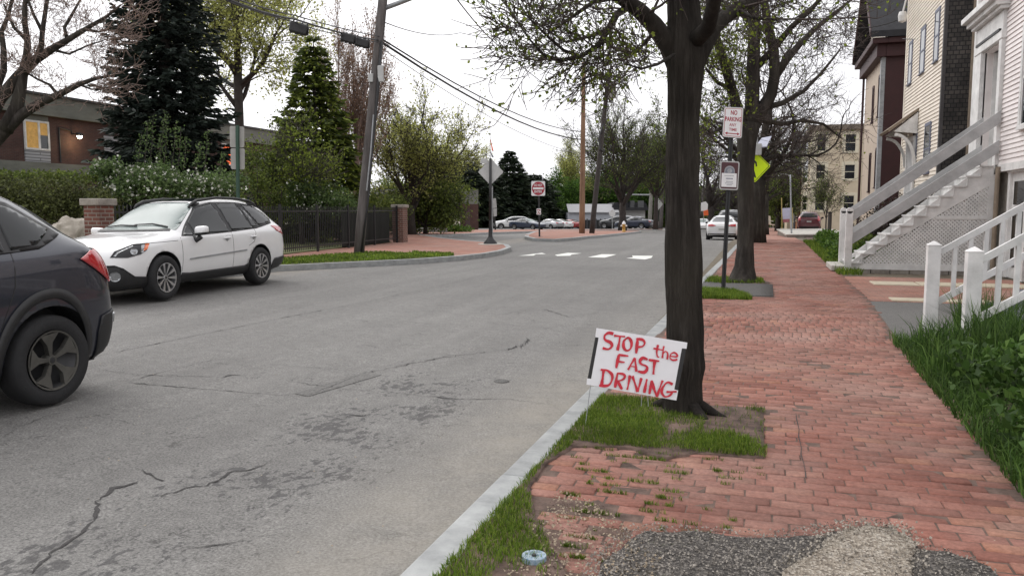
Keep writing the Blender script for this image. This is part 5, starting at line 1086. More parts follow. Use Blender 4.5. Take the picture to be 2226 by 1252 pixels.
# ---- simpler cars farther off
def small_car(name, label, paint, L, W, H, kind='sedan', at=(0, 0, 0), rot=0, group=None, detail=True):
    k = L/4.6; h = H/1.45
    if kind == 'sedan':
        st = [(2.3, .4, .56, .64, .46, .5, .46, .34), (2.2, .24, .62, .74, .68, .74, .7, .5), (1.9, .2, .74, .85, .8, .86, .83, .62), (1.2, .18, .85, .94, .82, .9, .87, .7), (.85, .18, .88, 1.0, .82, .9, .87, .7), (.3, .18, .91, 1.32, .82, .9, .87, .6), (-.2, .18, .93, 1.44, .82, .9, .87, .56), (-.75, .18, .95, 1.42, .82, .9, .87, .56),
              (-1.25, .18, .97, 1.25, .82, .9, .87, .6), (-1.6, .18, .98, 1.09, .82, .89, .86, .68), (-2.0, .22, .96, 1.06, .8, .87, .83, .66), (-2.22, .28, .86, .99, .74, .82, .76, .6), (-2.3, .38, .72, .8, .6, .7, .6, .5)]
        win = [(.80, .93), (.25, 1.28), (-.2, 1.375), (-.8, 1.35), (-1.35, 1.12), (-1.3, 1.02), (-.4, .975)]; rw = [(-.56, 1.06), (-.48, 1.33), (.48, 1.33), (.56, 1.06)]; fw_ = [(-.62, 1.0), (-.5, 1.33), (.5, 1.33), (.62, 1.0)]
    else:
        st = [(2.3, .4, .6, .7, .46, .5, .46, .34), (2.2, .24, .7, .84, .68, .74, .7, .5), (1.9, .2, .82, .94, .8, .86, .83, .62), (1.3, .2, .88, 1.0, .82, .9, .87, .7), (.95, .2, .9, 1.05, .82, .9, .87, .7), (.45, .2, .92, 1.3, .82, .9, .87, .64), (.0, .2, .93, 1.44, .82, .9, .87, .62), (-.9, .2, .95, 1.45, .82, .9, .87, .62),
              (-1.6, .2, .96, 1.42, .82, .9, .87, .62), (-2.0, .22, .96, 1.32, .81, .88, .85, .62), (-2.2, .26, .93, 1.1, .78, .86, .8, .62), (-2.3, .36, .8, .9, .68, .76, .68, .5)]
        win = [(.88, .96), (.30, 1.31), (-.2, 1.365), (-1.3, 1.365), (-1.85, 1.30), (-1.95, 1.02), (-.4, .98)]; rw = [(-.6, 1.03), (-.55, 1.32), (.55, 1.32), (.6, 1.03)]; fw_ = [(-.66, 1.04), (-.55, 1.32), (.55, 1.32), (.66, 1.04)]
    sc = lambda p: (p[0]*k, p[1]*h, p[2]*h, p[3]*h)+tuple(q*W/1.8 for q in p[4:]); st = [sc(p) for p in st]; R = .33*h if kind == 'sedan' else .36; AR = [(1.38*k, R+.05), (-1.32*k, R+.05)]
    full, bv = loft(st, AR, W); root = thing(name, label, 'car', (0, 0, 0), group=group); finish_body('body', full, root, paint, AR, W)
    S = lambda q: [(a*k, b*h) for a, b in q]; T = lambda q: [(a*W/1.8, b*h) for a, b in q]
    for s in (1, -1):
        fr = SIDE if s > 0 else SIDER; mb = MB(); decal(mb, bv, S(win), off=.004, step=.12, **fr); mb.build('side_window', M['carglass'], root, smooth=True)
        mb = MB(); seam(mb, bv, S([(-.28, .95), (-.32, 1.36)]), fr, .05, .008); mb.build('door_pillar', M['black'], root)
        if kind == 'sedan': tl = [(-.74, .80), (-.74, .95), (-.50, .93), (-.30, .845), (-.5, .80)]
        else: tl = [(-.80, .78), (-.80, 1.10), (-.64, 1.10), (-.62, .80)]
        if s > 0: tl = [(-a, b) for a, b in tl][::-1]
        mb = MB(); decal(mb, bv, T(tl), off=.012, step=.06, **REAR); mb.build('tail_light', M['red_lens'], root, smooth=True)
        hl = [(-.72, .66), (-.74, .78), (-.5, .76), (-.36, .66)]
        if s > 0: hl = [(-a, b) for a, b in hl][::-1]
        mb = MB(); decal(mb, bv, T(hl), off=.012, step=.06, **FRONT); mb.build('headlight', M['lamp_glass'], root, smooth=True)
        for x in (1.38*k, -1.32*k): wheel(root, x, s*(W/2-.12), R, s, .21, 7, .64, 'plain')
        wing_mirror(root, .6*k, W/2-.02, .98*h, s, paint)
    mb = MB(); decal(mb, bv, T(rw), off=.005, step=.12, **REAR); mb.build('rear_window', M['carglass'], root, smooth=True)
    mb = MB(); decal(mb, bv, T(fw_), off=.005, step=.12, **FRONT); mb.build('windscreen', M['windscreen'], root, smooth=True)
    mb = MB(); decal(mb, bv, T([(-.17, .60 if kind == 'sedan' else .70), (-.17, .70 if kind == 'sedan' else .80), (.17, .70 if kind == 'sedan' else .80), (.17, .60 if kind == 'sedan' else .70)]), off=.012, step=.1, **REAR); mb.build('number_plate', M['alu'], root)
    mb = MB(); decal(mb, bv, T([(-.72, .24), (-.74, .42), (.74, .42), (.72, .24)]), off=.012, step=.1, **REAR); mb.build('lower_bumper', M['black'], root, smooth=True)
    mb = MB(); mb.box(-1.9*k, -.6, .2, 1.9*k, .6, .32); mb.build('underbody', M['black'], root)
    root.location = at; root.rotation_euler = (0, 0, rot); return root
q = P(1569, 500, 44.5); q.x -= .0; small_car('white_sedan', 'white sedan with red tail lamps parked at the right kerb beyond the sign post', M['car_white'], 4.6, 1.82, 1.45, 'sedan', (q.x, q.y+2.3, road_z(q.x, q.y+2)), rad(90))
q = P(1585, 490, 54); small_car('black_suv', 'tall black vehicle parked just in front of the white sedan', M['car_black'], 4.9, 1.95, 1.9, 'suv', (q.x, q.y+2.5, road_z(q.x, q.y)), rad(90))
q = P(1757, 500, 66); small_car('maroon_suv', 'maroon pickup sized vehicle parked in the driveway beside the beige apartment house', M['car_maroon'], 4.7, 1.9, 1.8, 'suv', (q.x+.2, q.y+2.3, EYE-(506-455)/FPX*66), rad(86))
q = P(1528, 490, 95); small_car('white_hatchback', 'small white car far down the street left of the white sedan', M['car_white'], 4.2, 1.75, 1.5, 'sedan', (q.x, q.y, road_z(q.x, q.y)), rad(-90))
def lot_car(px, py, d, name, label, paint, rot, H, kind, L=4.5): p = P(px, py, d); z = EYE-(py-455)/FPX*d; return small_car(name, label, paint, L, 1.8, H, kind, (p.x, p.y, z), rad(rot), 'cars in the parking lot across the street')
lot_car(1112, 498, 100, 'white_suv', 'white hatchback in the lot behind the dark conifers, farthest left of the parked cars', M['car_white'], 200, 1.62, 'suv')
lot_car(1147, 499, 92, 'dark_blue_car', 'dark blue low car in front of the white hatchback in the lot', M['car_blue'], -20, 1.35, 'sedan')
lot_car(1192, 498, 105, 'silver_car', 'silver car in the lot just right of the do not enter sign', M['car_silver'], 150, 1.4, 'sedan')
lot_car(1213, 498, 108, 'silver_car', 'pale car between the silver car and the reddish car in the lot', M['car_white'], 150, 1.4, 'sedan')
lot_car(1236, 498, 112, 'reddish_car', 'reddish car at the right end of the parked row left of the brown pole', M['car_red'], 150, 1.4, 'sedan')
lot_car(1342, 497, 100, 'black_wagon', 'black car behind the yellow hydrant, below the vase shaped tree', M['car_black'], 165, 1.65, 'suv', 4.7)
lot_car(1378, 497, 92, 'black_sedan', 'black sedan right of the hydrant in front of the white shed', M['car_blue'], 165, 1.45, 'sedan')
lot_car(1396, 497, 110, 'grey_car', 'light grey car half hidden behind the grey pole', M['car_silver'], 165, 1.4, 'sedan')
# ---------------- trees ----------------
class Tree:
    def __init__(s, seed): s.r = random.Random(seed); s.rng = np.random.default_rng(seed); s.thick = MB(); s.seg = []; s.tips = []
    def wig(s, p, d, L, n, wob, trop):
        pts = [Vector(p)]; d = Vector(d).normalized()
        for i in range(n):
            d = (d+Vector((s.r.gauss(0, wob), s.r.gauss(0, wob), s.r.gauss(0, wob*.7)))+Vector((0, 0, trop))).normalized(); pts.append(pts[-1]+d*L/n)
        return pts
    def limb(s, pts, r0, r1, seg=10):
        n = len(pts)-1; rs = [r0+(r1-r0)*(i/n) for i in range(n+1)]; s.thick.tube(pts, rs, seg)
    def thin(s, pts, r0, r1):
        n = len(pts)-1
        for i in range(n): s.seg.append((*pts[i], *pts[i+1], r0+(r1-r0)*i/n, r0+(r1-r0)*(i+1)/n))
    def sprout(s, pts, r, lvl, P, t0=.25):
        """children along a limb given as points"""
        k = P['n'][lvl] if lvl < len(P['n']) else 0; L = P['len'][lvl] if k else 0
        n = len(pts)-1
        for i in range(k):
            t = t0+(1-t0)*(i+s.r.random())/k; j = min(int(t*n), n-1); p = pts[j].lerp(pts[j+1], t*n-j); d = (pts[j+1]-pts[j]).normalized()
            ax = d.orthogonal().normalized(); ax.rotate(Matrix.Rotation(s.r.uniform(0, 6.283), 3, d)); a = rad(s.r.gauss(P['ang'][lvl], 12)); nd_ = d*math.cos(a)+ax*math.sin(a)
            if P.get('flat') and lvl >= 0: nd_.z *= P['flat']
            LL = L*s.r.uniform(.55, 1.2)*(1-.45*t*P.get('taper', 1)); s.grow(p, nd_, LL, r*P.get('rr', .5)*(1-.4*t), lvl+1, P)
        if lvl < len(P['n']) and P.get('tipgrow', True): s.grow(pts[-1], pts[-1]-pts[-2], L*.8, r*.45, lvl+1, P)
    def grow(s, p, d, L, r, lvl, P):
        last = lvl >= len(P['n']); n = max(2, min(7, int(L/P.get('step', .35))+2)); pts = s.wig(p, d, L, n, P['wob'], P['trop'])
        r = max(r, P.get('rmin', .004))
        if r > .02 and not last: s.limb(pts, r, r*.45, 6)
        else: s.thin(pts, r, max(r*.4, P.get('rmin', .004)*.7))
        if last: s.tips.append((pts[-1], (pts[-1]-pts[-2]).normalized(), L)); s.tips.append((pts[len(pts)//2], (pts[-1]-pts[-2]).normalized(), L))
        else: s.sprout(pts, r, lvl, P)
    def twigmesh(s, name, m, root):
        if not s.seg: return
        A = np.array(s.seg); p, q = A[:, :3], A[:, 3:6]; d = unit(q-p); up = np.tile([0, 0, 1.0], (len(A), 1)); up[np.abs(d[:, 2]) > .9] = [1, 0, 0]; x = unit(np.cross(d, up)); y = np.cross(x, d)
        V = []
        for pp, rr in ((p, A[:, 6:7]), (q, A[:, 7:8])):
            for a in (90, 210, 330): V.append(pp+(x*math.cos(rad(a))+y*math.sin(rad(a)))*rr)
        return inst_mesh(name, np.stack(V, 1), [(0, 1, 4, 3), (1, 2, 5, 4), (2, 0, 3, 5)], m, root)
    def leafpts(s, per, spread, along=.5):
        T = np.array([[*t[0]] for t in s.tips]); D = np.array([[*t[1]] for t in s.tips]); L = np.array([t[2] for t in s.tips])
        i = np.repeat(np.arange(len(T)), per); return T[i]-D[i]*(L[i]*s.rng.uniform(0, along, len(i)))[:, None]+s.rng.normal(0, spread, (len(i), 3))
def tree_root(name, label, x, y, z, group=None): return thing(name, label, 'tree', (x, y, z), group)
def ztop(py, d): return EYE+(455-py)/FPX*d
def gz(x, y): return left_z(x, y) if x < -10.8 else (road_z(x, y) if x < KX(y) else walk_z(x, y))
# --- the near street tree
tr = Tree(3); D0 = 5.95
bp = P(1487, 905, D0); root = tree_root('street_tree', 'nearest street tree, dark ridged trunk rising from the grass pit behind the yard sign', bp.x, bp.y, 0)
prof = [(1487, 925, 62), (1487, 905, 50), (1486, 880, 43), (1487, 830, 41), (1493, 800, 41.5), (1492, 740, 38.5), (1491, 690, 38.5), (1489, 640, 38), (1489, 560, 40), (1487, 480, 38), (1486, 400, 36.5), (1488, 320, 35), (1490, 250, 32), (1490, 190, 36), (1491, 140, 40), (1492, 105, 41), (1491, 60, 37), (1489, 0, 34), (1485, -60, 31)]
vs = []; fs = []; SEG = 190; NR = 170; pr = [(p[0]-4, p[1], p[2]*.96) for p in prof[::-1]]; rows = []
ys_ = [p[1] for p in pr]
for i in range(NR+1):
    py = ys_[0]+(ys_[-1]-ys_[0])*(i/NR); k = max(q for q in range(len(pr)-1) if ys_[q] <= py+1e-6); u = (py-ys_[k])/(ys_[k+1]-ys_[k]); u = u*u*(3-2*u) if 0 else u
    px = pr[k][0]*(1-u)+pr[k+1][0]*u; w = pr[k][2]*(1-u)+pr[k+1][2]*u; c = P(px, py, D0); r0 = w/FPX*D0
    for j in range(SEG):
        a = 2*math.pi*j/SEG; ca_, sa_ = math.cos(a), math.sin(a); n1 = noise.noise(Vector((ca_*7, sa_*7, c.z*1.6))); n2 = noise.noise(Vector((ca_*18, sa_*18, c.z*4.5+9))); n3 = noise.noise(Vector((ca_*2.2, sa_*2.2, c.z*1.3)))
        rg_ = r0+.011*(abs(n1)*2.2-.5)+.005*(abs(n2)*2-.4)+.012*n3+.006*math.cos(5*a+c.z)
        if py > 860: rg_ *= 1+((py-860)/50)*.10*(math.cos(5*a+.6)+.2)
        vs.append(c+(_r*ca_+Vector((-_r.y, _r.x, 0))*sa_)*rg_)
for i in range(NR):
    for j in range(SEG): q = (j+1) % SEG; fs.append((i*SEG+j, (i+1)*SEG+j, (i+1)*SEG+q, i*SEG+q))
mb = MB(); mb.add([tuple(v) for v in vs], fs)
# surface roots
for a0, L_ in ((-.25, .50), (-.9, .30), (2.8, .3)):
    p0 = bp+Vector((math.cos(a0)*.12, math.sin(a0)*.12, .10)); p1 = bp+Vector((math.cos(a0)*.26, math.sin(a0)*.26, .035)); p2 = bp+Vector((math.cos(a0-.12)*L_, math.sin(a0-.12)*L_, -.02)); mb.tube([p0, p1, p2], [.045, .032, .012], 10)
def PL(l, d=D0): return [P(q[0], q[1], (q[2] if len(q) > 2 else d)) for q in l]
LB = [([(1487, -40), (1482, -90), (1490, -200), (1480, -330)], .10, .05), ([(1486, 175), (1453, 98), (1422, 55, 5.9), (1388, 22, 5.8), (1345, -8, 5.7), (1290, -60, 5.6), (1240, -130, 5.4)], .085, .03),
      ([(1496, 175), (1528, 105), (1556, 55, 6.1), (1600, 20, 6.25), (1655, -5, 6.4), (1720, -50, 6.6), (1780, -120, 6.8)], .075, .03), ([(1500, 100), (1540, 60, 5.7), (1560, -30, 5.4), (1580, -160, 5)], .07, .03)]
for l, a, b in LB: pl = PL(l); mb.tube(pl, [a+(b-a)*i/(len(pl)-1) for i in range(len(pl))], 14)
sub = [([(1372, 12, 5.8), (1340, 32, 5.7), (1322, 65, 5.6), (1300, 100, 5.5), (1262, 124, 5.4), (1215, 132, 5.3)], .030, .012), ([(1345, -8, 5.7), (1290, 5, 5.6), (1240, 40, 5.5), (1190, 75, 5.5)], .022, .008), ([(1322, 65, 5.6), (1280, 80, 5.6), (1230, 92, 5.8), (1180, 60, 5.9)], .016, .006),
       ([(1430, 62, 5.9), (1405, 90, 6.2), (1380, 118, 6.4), (1340, 110, 6.6)], .018, .006), ([(1556, 55, 6.1), (1560, 10, 6.5), (1600, -60, 6.8)], .03, .012), ([(1262, 124, 5.4), (1225, 110, 5.3), (1180, 70, 5.2), (1140, 30, 5.2)], .014, .005), ([(1215, 132, 5.3), (1180, 118, 5.2), (1150, 85, 5.2), (1125, 50, 5.2)], .012, .004),
       ([(1310, 90, 5.55), (1312, 125, 5.5), (1310, 160, 5.45)], .008, .004), ([(1600, 20, 6.25), (1640, 40, 6.0), (1690, 45, 5.8)], .02, .006), ([(1465, 120, 5.8), (1430, 140, 5.5), (1395, 150, 5.3), (1360, 140, 5.2)], .014, .005)]
NT = dict(n=[5, 4], len=[.48, .26], ang=[50, 45], wob=.22, trop=.03, rr=.45, step=.09, rmin=.0033)
for l, a, b in sub:
    pl = PL(l); mb.tube(pl, [a+(b-a)*i/(len(pl)-1) for i in range(len(pl))], 8); tr.sprout(pl, a*.6, 0, dict(NT, n=[15, 8]), .1)
for l, a, b in LB[1:]: tr.sprout(PL(l)[2:], .03, 0, dict(NT, n=[12, 6, 4], len=[1.0, .5, .25], ang=[60, 50, 45]), .0)
tr.sprout(PL(LB[0][0])[1:], .05, 0, dict(NT, n=[10, 6, 3], len=[1.5, .7, .3], ang=[60, 50, 45]), .2)
mb.build('trunk', M['bark'], root, smooth=True)
if tr.thick.v: tr.thick.build('branches', M['bark'], root, smooth=True)
tr.twigmesh('twigs', M['twig'], root)
def shows(p): v = Vector(p)-Vector((0, 0, EYE)); k = v.dot(_f); return 1113+FPX*v.dot(_r)/k, 626-FPX*v.dot(_u)/k
clear = lambda p: not (1550 < shows(p)[0] < 1630 and 215 < shows(p)[1] < 440)   # no twig hangs in front of the parking sign
tr.seg = [q for q in tr.seg if clear(q[:3])]; tr.tips = [q for i, q in enumerate(tr.tips) if i % 4 < 3 and clear(q[0])]; c = tr.leafpts(1, .03, .6); leaves('foliage', c, .030, M['leaf_new'], root, tr.rng, asp=.8)
# --- generic builders
def broad(seed, name, label, px, d, ybase, ytop, wpx, tw, P_, bark, leafm=None, per=3, spread=.12, lsize=.10, limbs=7, fork=.3, lang=35, llen=None, z0=None, group=None, buds=None, twig=None, asp=.62, lean=0):
    t = Tree(seed); b = P(px, ybase, d); z0 = gz(b.x, b.y) if z0 is None else z0; root = tree_root(name, label, b.x, b.y, z0, group); H = ztop(ytop, d)-z0; Wd = wpx/FPX*d; tr_ = tw/FPX*d/2
    fh = H*fork; pts = [Vector((b.x, b.y, z0-.1)), Vector((b.x+.02*H*lean*.3, b.y, z0+fh*.35)), Vector((b.x+.03*H*lean, b.y, z0+fh*.7)), Vector((b.x+.05*H*lean, b.y, z0+fh))]
    mb = MB(); mb.tube(pts, [tr_*1.5, tr_*1.05, tr_, tr_*.95], 12); r = t.r
    LL = llen or (H-fh)
    cen = t.wig(pts[-1], (0, 0, 1), (H-fh)*.72, 6, .10, .1); mb.tube([pts[-1]]+cen[1:], [tr_*.8*(1-i/7.5) for i in range(7)], 8)
    t.sprout(cen, tr_*.5, 0, P_, .1)
    for i in range(limbs):
        az = 2*math.pi*(i+r.uniform(-.3, .3))/limbs; a = rad(r.gauss(lang, 8)); h = fh*(.75+.25*r.random())+ (H-fh)*.25*r.random()*(1 if i % 2 else 0)
        p0 = Vector((b.x, b.y, z0+h)); d_ = Vector((math.cos(az)*math.sin(a), math.sin(az)*math.sin(a), math.cos(a))); reach = min(LL*.85, (Wd/2)/max(math.sin(a), .3))*r.uniform(.7, 1.0)
        lp = t.wig(p0, d_, reach*.8, 6, .14, P_['trop']*.7); mb.tube(lp, [tr_*.55*(1-i_/8) for i_ in range(7)], 8); t.sprout(lp, tr_*.38, 0, P_, .2)
    mb.build('trunk', bark, root, smooth=True)
    if t.thick.v: t.thick.build('branches', bark, root, smooth=True)
    t.twigmesh('twigs', twig or bark, root)
    if leafm: c = t.leafpts(per, spread, .8); leaves('foliage', c, lsize, leafm, root, t.rng, asp=asp)
    return root
def conifer(seed, name, label, px, d, ybase, ytop, wpx, m, bark=None, z0=None, whorls=46, per=11, dens=26, droop=.25, skirt=.06, extra=None, group=None, sz=.30, curve=1.0, top=0):
    r = random.Random(seed); rng = np.random.default_rng(seed); b = P(px, ybase, d); z0 = gz(b.x, b.y) if z0 is None else z0; root = tree_root(name, label, b.x, b.y, z0, group); H = ztop(ytop, d)-z0; R0 = wpx/FPX*d/2
    mb = MB(); mb.tube([(b.x, b.y, z0-.1), (b.x, b.y, z0+H*.5), (b.x, b.y, z0+H)], [H*.018+.05, H*.010+.02, .015], 8); C = []; Dv = []; S = []
    for i in range(whorls):
        t = (i+r.random()*.7)/whorls; z = z0+H*(skirt+(1-skirt)*t); R = R0*(1-t)**curve*(r.uniform(.88, 1.06)); R = max(R, .12)
        n = max(5, int(per*(1-.35*t)))
        for j in range(n):
            az = 2*math.pi*(j+r.random()*.8)/n; L = R*r.uniform(.72, 1.08); dd = Vector((math.cos(az), math.sin(az), 0)); side = Vector((-dd.y, dd.x, 0)); pts = []
            for k in range(5): u = k/4; pts.append(Vector((b.x, b.y, z))+dd*L*u+Vector((0, 0, -droop*L*u+droop*.75*L*u**3)))
            mb.tube(pts, [.02+.004*L, .016, .012, .008, .005], 3, cap=False)
            m_ = int(dens*L/R0)+6
            for k in range(m_):
                u = r.random()**.7; q = pts[0]+dd*L*u+Vector((0, 0, -droop*L*u+droop*.75*L*u**3)); sd_ = r.choice((-1, 1)); w = r.uniform(.2, .8)
                C.append(q+Vector((0, 0, r.uniform(-.06, .03)))); dv = (dd*(1-w*.5)+side*sd_*w+Vector((0, 0, r.uniform(-.55, .12)))).normalized(); Dv.append(dv); S.append(sz*r.uniform(.5, 1.25)*(.55+.45*(1-t)))
    mb.build('trunk', bark or M['barkfar'], root, smooth=True)
    C = np.array([[*v] for v in C]); Dv = np.array([[*v] for v in Dv]); S = np.array(S)[:, None]; N = len(C); n = unit(rng.normal(size=(N, 3))+np.array([0, 0, .8])); s_ = unit(np.cross(n, Dv)); V = np.stack([C-s_*S*.10, C+s_*S*.10, C+Dv*S*.6+s_*S*.14, C+Dv*S, C+Dv*S*.6-s_*S*.14], 1)
    inst_mesh('needles', V, [(0, 1, 2, 3, 4)], m, root)
    if extra:
        k = rng.random(N) < extra[1]; leaves('new_growth', C[k]+Dv[k]*S[k], extra[2], extra[0], root, rng)
    return root
def bush(seed, name, label, blobs, n, size, m, stem=None, flowers=None, group=None, cat='shrub', asp=.62, zmin=None, sh=.55):
    """blobs: (centre, rx, ry, rz) ellipsoids"""
    rng = np.random.default_rng(seed); r = random.Random(seed); c0 = blobs[0][0]; z0 = min(b[0][2]-b[3] for b in blobs); root = thing(name, label, cat, (c0[0], c0[1], z0), group)
    vol = np.array([b[1]*b[3] for b in blobs]); vol = vol/vol.sum(); C = []
    for b, v in zip(blobs, vol):
        k = int(n*v); u = unit(rng.normal(size=(k, 3))); rr = rng.random(k)**sh
        lump = np.array([1+.45*noise.noise(Vector((*(x*2.1+b[0][0]),)))+.2*noise.noise(Vector((*(x*6+b[0][1]),))) for x in u]); C.append(np.array([*b[0]])+u*(rr*lump)[:, None]*np.array([b[1], b[2], b[3]]))
    C = np.concatenate(C)
    if zmin is not None: C = C[C[:, 2] > zmin]
    leaves('foliage', C, size, m, root, rng, asp=asp)
    mb = MB(); base = Vector((c0[0], c0[1], z0))
    for b in blobs:
        for i in range(5):
            e = Vector(b[0])+Vector((r.uniform(-.7, .7)*b[1], r.uniform(-.7, .7)*b[2], r.uniform(-.2, .8)*b[3])); s0 = Vector((b[0][0]+r.uniform(-.2, .2)*b[1], b[0][1], b[0][2]-b[3])); mb.tube([s0, s0.lerp(e, .5)+Vector((r.uniform(-.1, .1), r.uniform(-.1, .1), .1)), e], [.03, .02, .008], 5)
    mb.build('stems', stem or M['barkfar'], root, smooth=True)
    if flowers:
        cnt, fs_ = flowers; i = rng.choice(len(C), min(cnt, len(C)), replace=False); q = np.repeat(C[i], 4, 0)+rng.normal(0, fs_*.7, (len(i)*4, 3)); leaves('blossom', q+np.array([0, -.03, .02]), fs_, M['blossom'], root, rng, asp=.9)
    return root
BARE = dict(n=[6, 5, 4], len=[2.2, 1.1, .5], ang=[45, 42, 40], wob=.2, trop=.05, rr=.45, step=.3, rmin=.006)
# second street tree: manual limbs
def street2():
    t = Tree(21); d = 16.6; b = GP(1613, 613); root = tree_root('street_tree', 'second street tree, forked bare trunk just behind the parking sign post', b.x, b.y, 0); mb = MB()
    q = lambda l, d=d: [P(p[0], p[1], p[2] if len(p) > 2 else d) for p in l]
    def tb(l, w, seg=12): pl = q(l); mb.tube(pl, [x/FPX*d/2 for x in w], seg); return pl
    tb([(1613, 622), (1615, 608), (1618, 580), (1620, 540), (1621, 480), (1621, 420), (1621, 360), (1623, 310), (1628, 270)], [84, 62, 44, 37, 35, 35, 37, 42, 50])
    Ls = [([(1622, 300), (1606, 250), (1592, 200, 16.4), (1578, 150, 16), (1562, 100, 15.6), (1545, 40, 15.2), (1535, -30, 15)], [30, 26, 22, 20, 18, 14, 10]), ([(1630, 290), (1634, 240), (1636, 180), (1638, 120), (1640, 60), (1636, 0), (1640, -90), (1636, -200)], [38, 32, 30, 28, 26, 24, 18, 8]),
          ([(1632, 285), (1655, 240), (1676, 205), (1684, 165), (1682, 110), (1668, 50), (1660, -10), (1650, -90)], [30, 28, 26, 24, 22, 19, 16, 8]), ([(1684, 168), (1710, 130), (1740, 95, 16.9), (1775, 60, 17.2), (1815, 30, 17.6), (1850, 0, 18)], [20, 17, 14, 12, 9, 6]),
          ([(1640, 150), (1680, 110), (1720, 60, 16), (1760, 25, 15.6), (1800, -20, 15)], [18, 15, 12, 10, 7]), ([(1660, 235), (1700, 225), (1745, 200, 17), (1785, 160, 17.3), (1825, 110, 17.6)], [14, 12, 9, 7, 4]), ([(1612, 270), (1580, 270, 16.2), (1550, 290, 15.6), (1525, 275, 15)], [12, 10, 7, 4]),
          ([(1590, 195), (1560, 180, 16), (1535, 150, 15.5)], [10, 8, 5]), ([(1655, 262), (1700, 270, 17), (1745, 262, 17.5), (1790, 270, 18), (1828, 300, 18.4)], [12, 10, 8, 6, 4]), ([(1636, 0), (1600, -60, 16), (1560, -120, 15.5)], [14, 10, 6]), ([(1640, 60), (1600, 20, 17.4), (1565, 0, 18)], [12, 9, 5])]
    for l, w in Ls: pl = tb(l, w, 9); t.sprout(pl, w[len(w)//2]/FPX*d/2*.45, 0, dict(n=[11, 7, 4], len=[1.15, .6, .32], ang=[50, 45, 45], wob=.25, trop=.03, rr=.42, step=.14, rmin=.005), .15)
    mb.build('trunk', M['bark2'], root, smooth=True)
    if t.thick.v: t.thick.build('branches', M['bark2'], root, smooth=True)
    t.seg = [q for q in t.seg if clear(q[:3]) or q[1] > 16]; t.tips = [q for q in t.tips if clear(q[0]) or q[0][1] > 16]
    t.twigmesh('twigs', M['twig'], root)
    T = [x for x in t.tips if x[0].x < P(1640, 200, 16.6).x or t.r.random() < .05]; t.tips = T; leaves('foliage', t.leafpts(1, .04, .6), .065, M['leaf_new'], root, t.rng)
street2()
broad(31, 'street_tree', 'third street tree, partly hidden behind the forked second tree', 1646, 36, 530, 70, 330, 28, dict(n=[7, 6, 5], len=[2.6, 1.3, .7], ang=[48, 45, 42], wob=.22, trop=.03, rr=.42, step=.3, rmin=.009), M['bark2'], limbs=8, fork=.32, lang=55, z0=walk_z(0, 34), twig=M['twig'])
broad(32, 'street_tree', 'fourth street tree standing at the far brick sidewalk past the third', 1662, 64, 512, 215, 150, 14, dict(n=[6, 5, 4], len=[3.0, 1.5, .8], ang=[48, 45, 42], wob=.2, trop=.03, rr=.42, step=.4, rmin=.014), M['bark2'], limbs=8, fork=.3, lang=50, twig=M['twig'], leafm=M['leaf_mid'], per=1, lsize=.16)
broad(33, 'distant_tree', 'bare distant tree left of the parked white sedan', 1545, 120, 490, 270, 190, 14, dict(n=[7, 6, 5], len=[5, 2.4, 1.2], ang=[45, 42, 40], wob=.18, trop=.04, rr=.4, step=.7, rmin=.022), M['barkfar'], limbs=8, fork=.22, lang=42)
broad(34, 'distant_tree', 'green tinged distant tree at the far end of the sidewalk before the dark house', 1690, 100, 500, 350, 120, 10, dict(n=[7, 6, 4], len=[3, 1.5, .8], ang=[45, 42, 40], wob=.18, trop=.04, rr=.4, step=.7, rmin=.02), M['barkfar'], leafm=M['leaf_mid'], per=3, lsize=.22, spread=.3, limbs=7, fork=.2, lang=45)
broad(35, 'distant_tree', 'dark brown distant tree at the vanishing end of the street', 1595, 160, 490, 360, 170, 12, dict(n=[7, 6, 5], len=[5, 2.4, 1.2], ang=[45, 42, 40], wob=.18, trop=.04, rr=.4, step=.8, rmin=.03), M['barkfar'], limbs=8, fork=.2, lang=50)
